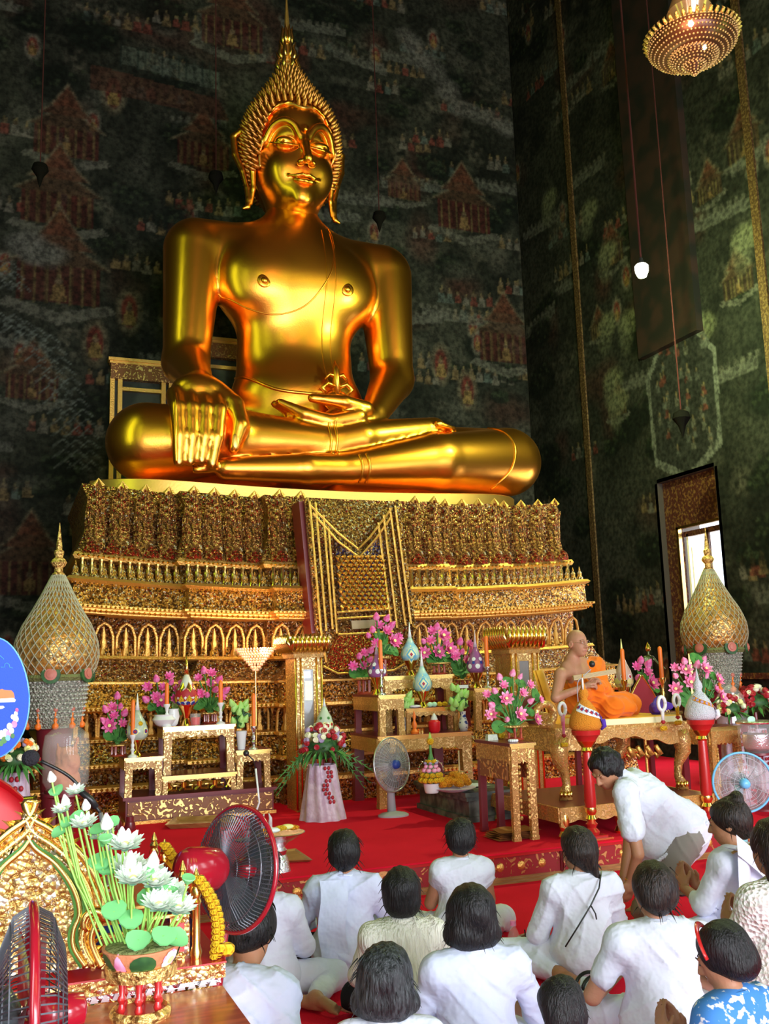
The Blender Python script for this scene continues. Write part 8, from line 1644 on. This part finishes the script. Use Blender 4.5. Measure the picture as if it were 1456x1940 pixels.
# ---------------------------------------------------------------- the monk
def monk():
    Y = 7.78; loc = Vector((W(1108, 1352, Y).x, Y, SZ)); rz = -118*D2R
    t = thing('person', 'shaven-headed monk in orange robe seated on the throne, holding a manuscript', 'person', loc, rz); Ri = Matrix.Rotation(-rz, 3, 'Z')
    def q(x, y, dY=0): return np.array(Ri @ (W(x, y, Y+dY)-loc))
    hc = q(1093, 1218, -.05); nk = q(1082, 1248, 0); sr, sl = q(1062, 1278, -.14), q(1126, 1262, .12); pel = np.array((0, 0, .12)); ch = (sr+sl)/2+np.array((0, 0, -.09)); wst = (ch+pel)/2
    er = q(1052, 1322, -.22); wr = q(1105, 1302, -.34); el = q(1142, 1312, -.05); wl = q(1130, 1290, -.30)
    kr, kl = q(1160, 1350, -.30), q(1192, 1340, .05); kr[2] = .09; kl[2] = .10; ar, al = q(1130, 1360, .0), q(1150, 1362, -.15); ar[2] = .05; al[2] = .045
    Rm = rot(-48*D2R, -4*D2R)
    tor = [E_(pel, (.17, .14, .12), .05), C_(pel, wst, .14, .125, .06), E_(ch, (.155, .125, .15), .06), C_(sr, sl, .06, .06, .06), C_(nk+(0, 0, -.02), (sr+nk)/2, .055, .055, .05), C_(nk+(0, 0, -.02), (sl+nk)/2, .055, .055, .05)]
    hr_, hl_ = hand(wr, q(1134, 1287, -.36)-wr, (0, .3, 1), 1, .75, 1.05), hand(wl, q(1120, 1288, -.38)-wl, (0, .3, 1), -1, .75, 1.05)
    B = tor+[C_(nk, hc+(0, 0, -.05), .056, .052, .02), C_(sr, er, .056, .044, .02), C_(er, wr, .042, .028, .01), C_(sl, el, .056, .044, .02), C_(el, wl, .042, .028, .01), C_(pel+(-.08, 0, 0), kr, .09, .065, .03), C_(pel+(.08, 0, 0), kl, .09, .065, .03), C_(kr, ar, .06, .036, .01), C_(kl, al, .06, .036, .01)]
    B += hd(hc, Rm, [(p[0], p[1]*1.06, p[2]*1.06)+((p[3]*1.06, p[4]*1.06) if p[0] == 'c' else (p[3], p[4]))+p[5:] for p in HEAD])+hr_+hl_+foot(ar, al-ar+np.array((.1, 0, 0)))+foot(al, (-1, .2, 0))
    sdf(B, .0068, 'body', M['skin2'], t)
    # robe: over the left shoulder, chest, lap and legs; right shoulder and arm bare
    up_ = [C_(sl+(0, 0, -.01), ch+(.03, 0, -.07), .074, .105, .08), C_(sl, pel+(.08, 0, .1), .075, .12, .06), C_(ch+(.03, .01, -.08), pel+(0, .02, .05), .125, .155, .06), C_(sl, el, .075, .075, .04), C_(el, (el+wl)/2, .07, .055, .03), C_(el, np.array((el[0], el[1], .10)), .07, .09, .05),
           C_((sl+nk)/2+(.01, .02, -.035), pel+(-.10, .02, .10), .062, .11, .08), C_(ch+(-.02, .06, -.06), pel+(-.08, .05, .08), .08, .12, .05)]
    lo_ = [E_(pel, (.205, .175, .12), .05), C_(pel+(-.08, 0, 0), kr, .12, .085, .04), C_(pel+(.08, 0, 0), kl, .12, .09, .04), C_(kr, ar, .085, .06, .04), C_(kl, al, .09, .06, .04), C_(kr, kl, .08, .08, .05), C_(wl+(0, 0, -.06), kr*.5+pel*.5, .05, .08, .05), C_(pel+(-.12, .02, -.02), kr+(-.04, 0, -.02), .11, .07, .05), E_((kr+kl)/2+(0, .02, -.02), (.16, .12, .07), .05), C_(wr+(0, 0, -.05), pel+(-.05, .08, .03), .04, .12, .05)]
    sdf(up_+lo_, .009, 'robe', M['orange'], t, disp=lambda P, g: .018*(1-np.abs(np.sin(P@np.array([34., 22., 40.])+3.2*vnoise(P, 6, 2))))**2*np.clip(.75+vnoise(P, 5, 5), 0, 1)+.010*vnoise(P, 16, 1))
    MB().tube(curve([tuple((sl+nk)/2+np.array((-.02, .05, .005))), tuple(ch+np.array((-.08, .13, .04))), tuple(wst+np.array((-.13, .12, .05))), tuple(pel+np.array((-.17, .05, .12)))], 6), .012, 6).build('robe_fold', M['orange'], t, smooth=2)
    for sx in (-1, 1):
        MB().ell((0, 0, 0), (.011, .004, .0045), 8, 6).build('eye', M['blackp'], t, tuple(hc+Rm@np.array((sx*.033, .097, .002))), 2, rz=-48*D2R)
        A = [tuple(hc+Rm@np.array((sx*.033+math.cos(a)*.021, .112, .002+math.sin(a)*.016))) for a in [2*PI*k/16 for k in range(17)]]; MB().tube(A, .0014, 5).build('spectacle_rim', M['silver'], t, smooth=2)
        MB().tube([tuple(hc+Rm@np.array(x)) for x in ((sx*.052, .110, .004), (sx*.080, .05, .006), (sx*.086, 0, .002))], .0013, 4).build('spectacle_arm', M['silver'], t)
        MB().tube([tuple(hc+Rm@np.array(x)) for x in ((sx*.050, .088, .028), (sx*.032, .101, .032), (sx*.014, .105, .027))], [.0012, .0022, .0015], 5).build('eyebrow', M['hairb'], t, smooth=2)
    MB().tube([tuple(hc+Rm@np.array(x)) for x in ((-.024, .101, -.070), (0, .109, -.068), (.024, .101, -.070))], [.002, .006, .002], 6).build('lips', bpy.data.materials['lips'], t, smooth=2)
monk()

# ---------------------------------------------------------------- bags and small things among the visitors
def handbag(label, c4, h, m_, hx):
    v = [WZ(x, y, CF) for x, y in c4]; o_ = sum(v, Vector())/4; t = thing('handbag', label, 'bag', o_); f = lambda k, z: [tuple((p_-o_)*k+Vector((0, 0, z))) for p_ in v]
    MB().add(f(1, 0)+f(.98, h*.7)+f(.9, h), [(3, 2, 1, 0), (0, 1, 5, 4), (1, 2, 6, 5), (2, 3, 7, 6), (3, 0, 4, 7), (4, 5, 9, 8), (5, 6, 10, 9), (6, 7, 11, 10), (7, 4, 8, 11), (8, 9, 10, 11)]).build('bag_body', m_, t)
    for d in (-.5, .5): MB().tube([(hx*math.cos(a), d*.06, h+hx*.8*math.sin(a)) for a in [PI*k/10 for k in range(11)]], .009, 7).build('handle', M['blackp'], t, smooth=2)
    MB().box(-.02, .02, -.01, .01, h*.96, h+.008).build('clasp', M['silver'], t)
handbag('white handbag with black arched handles between two visitors near the bottom', ((1096, 1930), (1150, 1935), (1146, 1890), (1100, 1888)), .10, M['white2'], .07)
handbag('cream handbag with dark handle in front of the right edge visitor', ((1328, 1850), (1410, 1852), (1402, 1810), (1334, 1806)), .07, M['lace'], .07)
for lb, x, y in (('black flat sandal on the red carpet behind the bending person', 1296, 1692), ('second black flat sandal beside the first on the carpet', 1330, 1684)):
    p = WZ(x, y, CF); t = thing('sandal', lb, 'sandal', p, -.9, 'black sandals on the carpet'); MB().lathe([(.04, 0), (.042, .012)], 18, sy=2.7).build('sole', M['blackp'], t); MB().tube([(-.035, .02, .01), (0, .045, .03), (.035, .02, .01)], .006, 6).build('strap', M['blackp'], t, smooth=2)
for i, (x, y) in enumerate(((1368, 1766), (1378, 1768), (1366, 1758))):
    p = WZ(x, y, CF); tag(MB().lathe([(.015, 0), (.018, .01), (.008, .02), (.012, .035), (.002, .045)], 8).build('small_ornament', M['marwood'], None, (p.x, p.y, CF+.012), True), ['dark wooden ornament at the front of the square carved tray', 'dark wooden ornament at the right of the square carved tray', 'dark wooden ornament at the back of the square carved tray'][i], 'ornament', group='ornaments on the carved tray')
bn = [o for o in bpy.data.objects if o.name == 'carved_tray'][0]; bn.location.z = CF
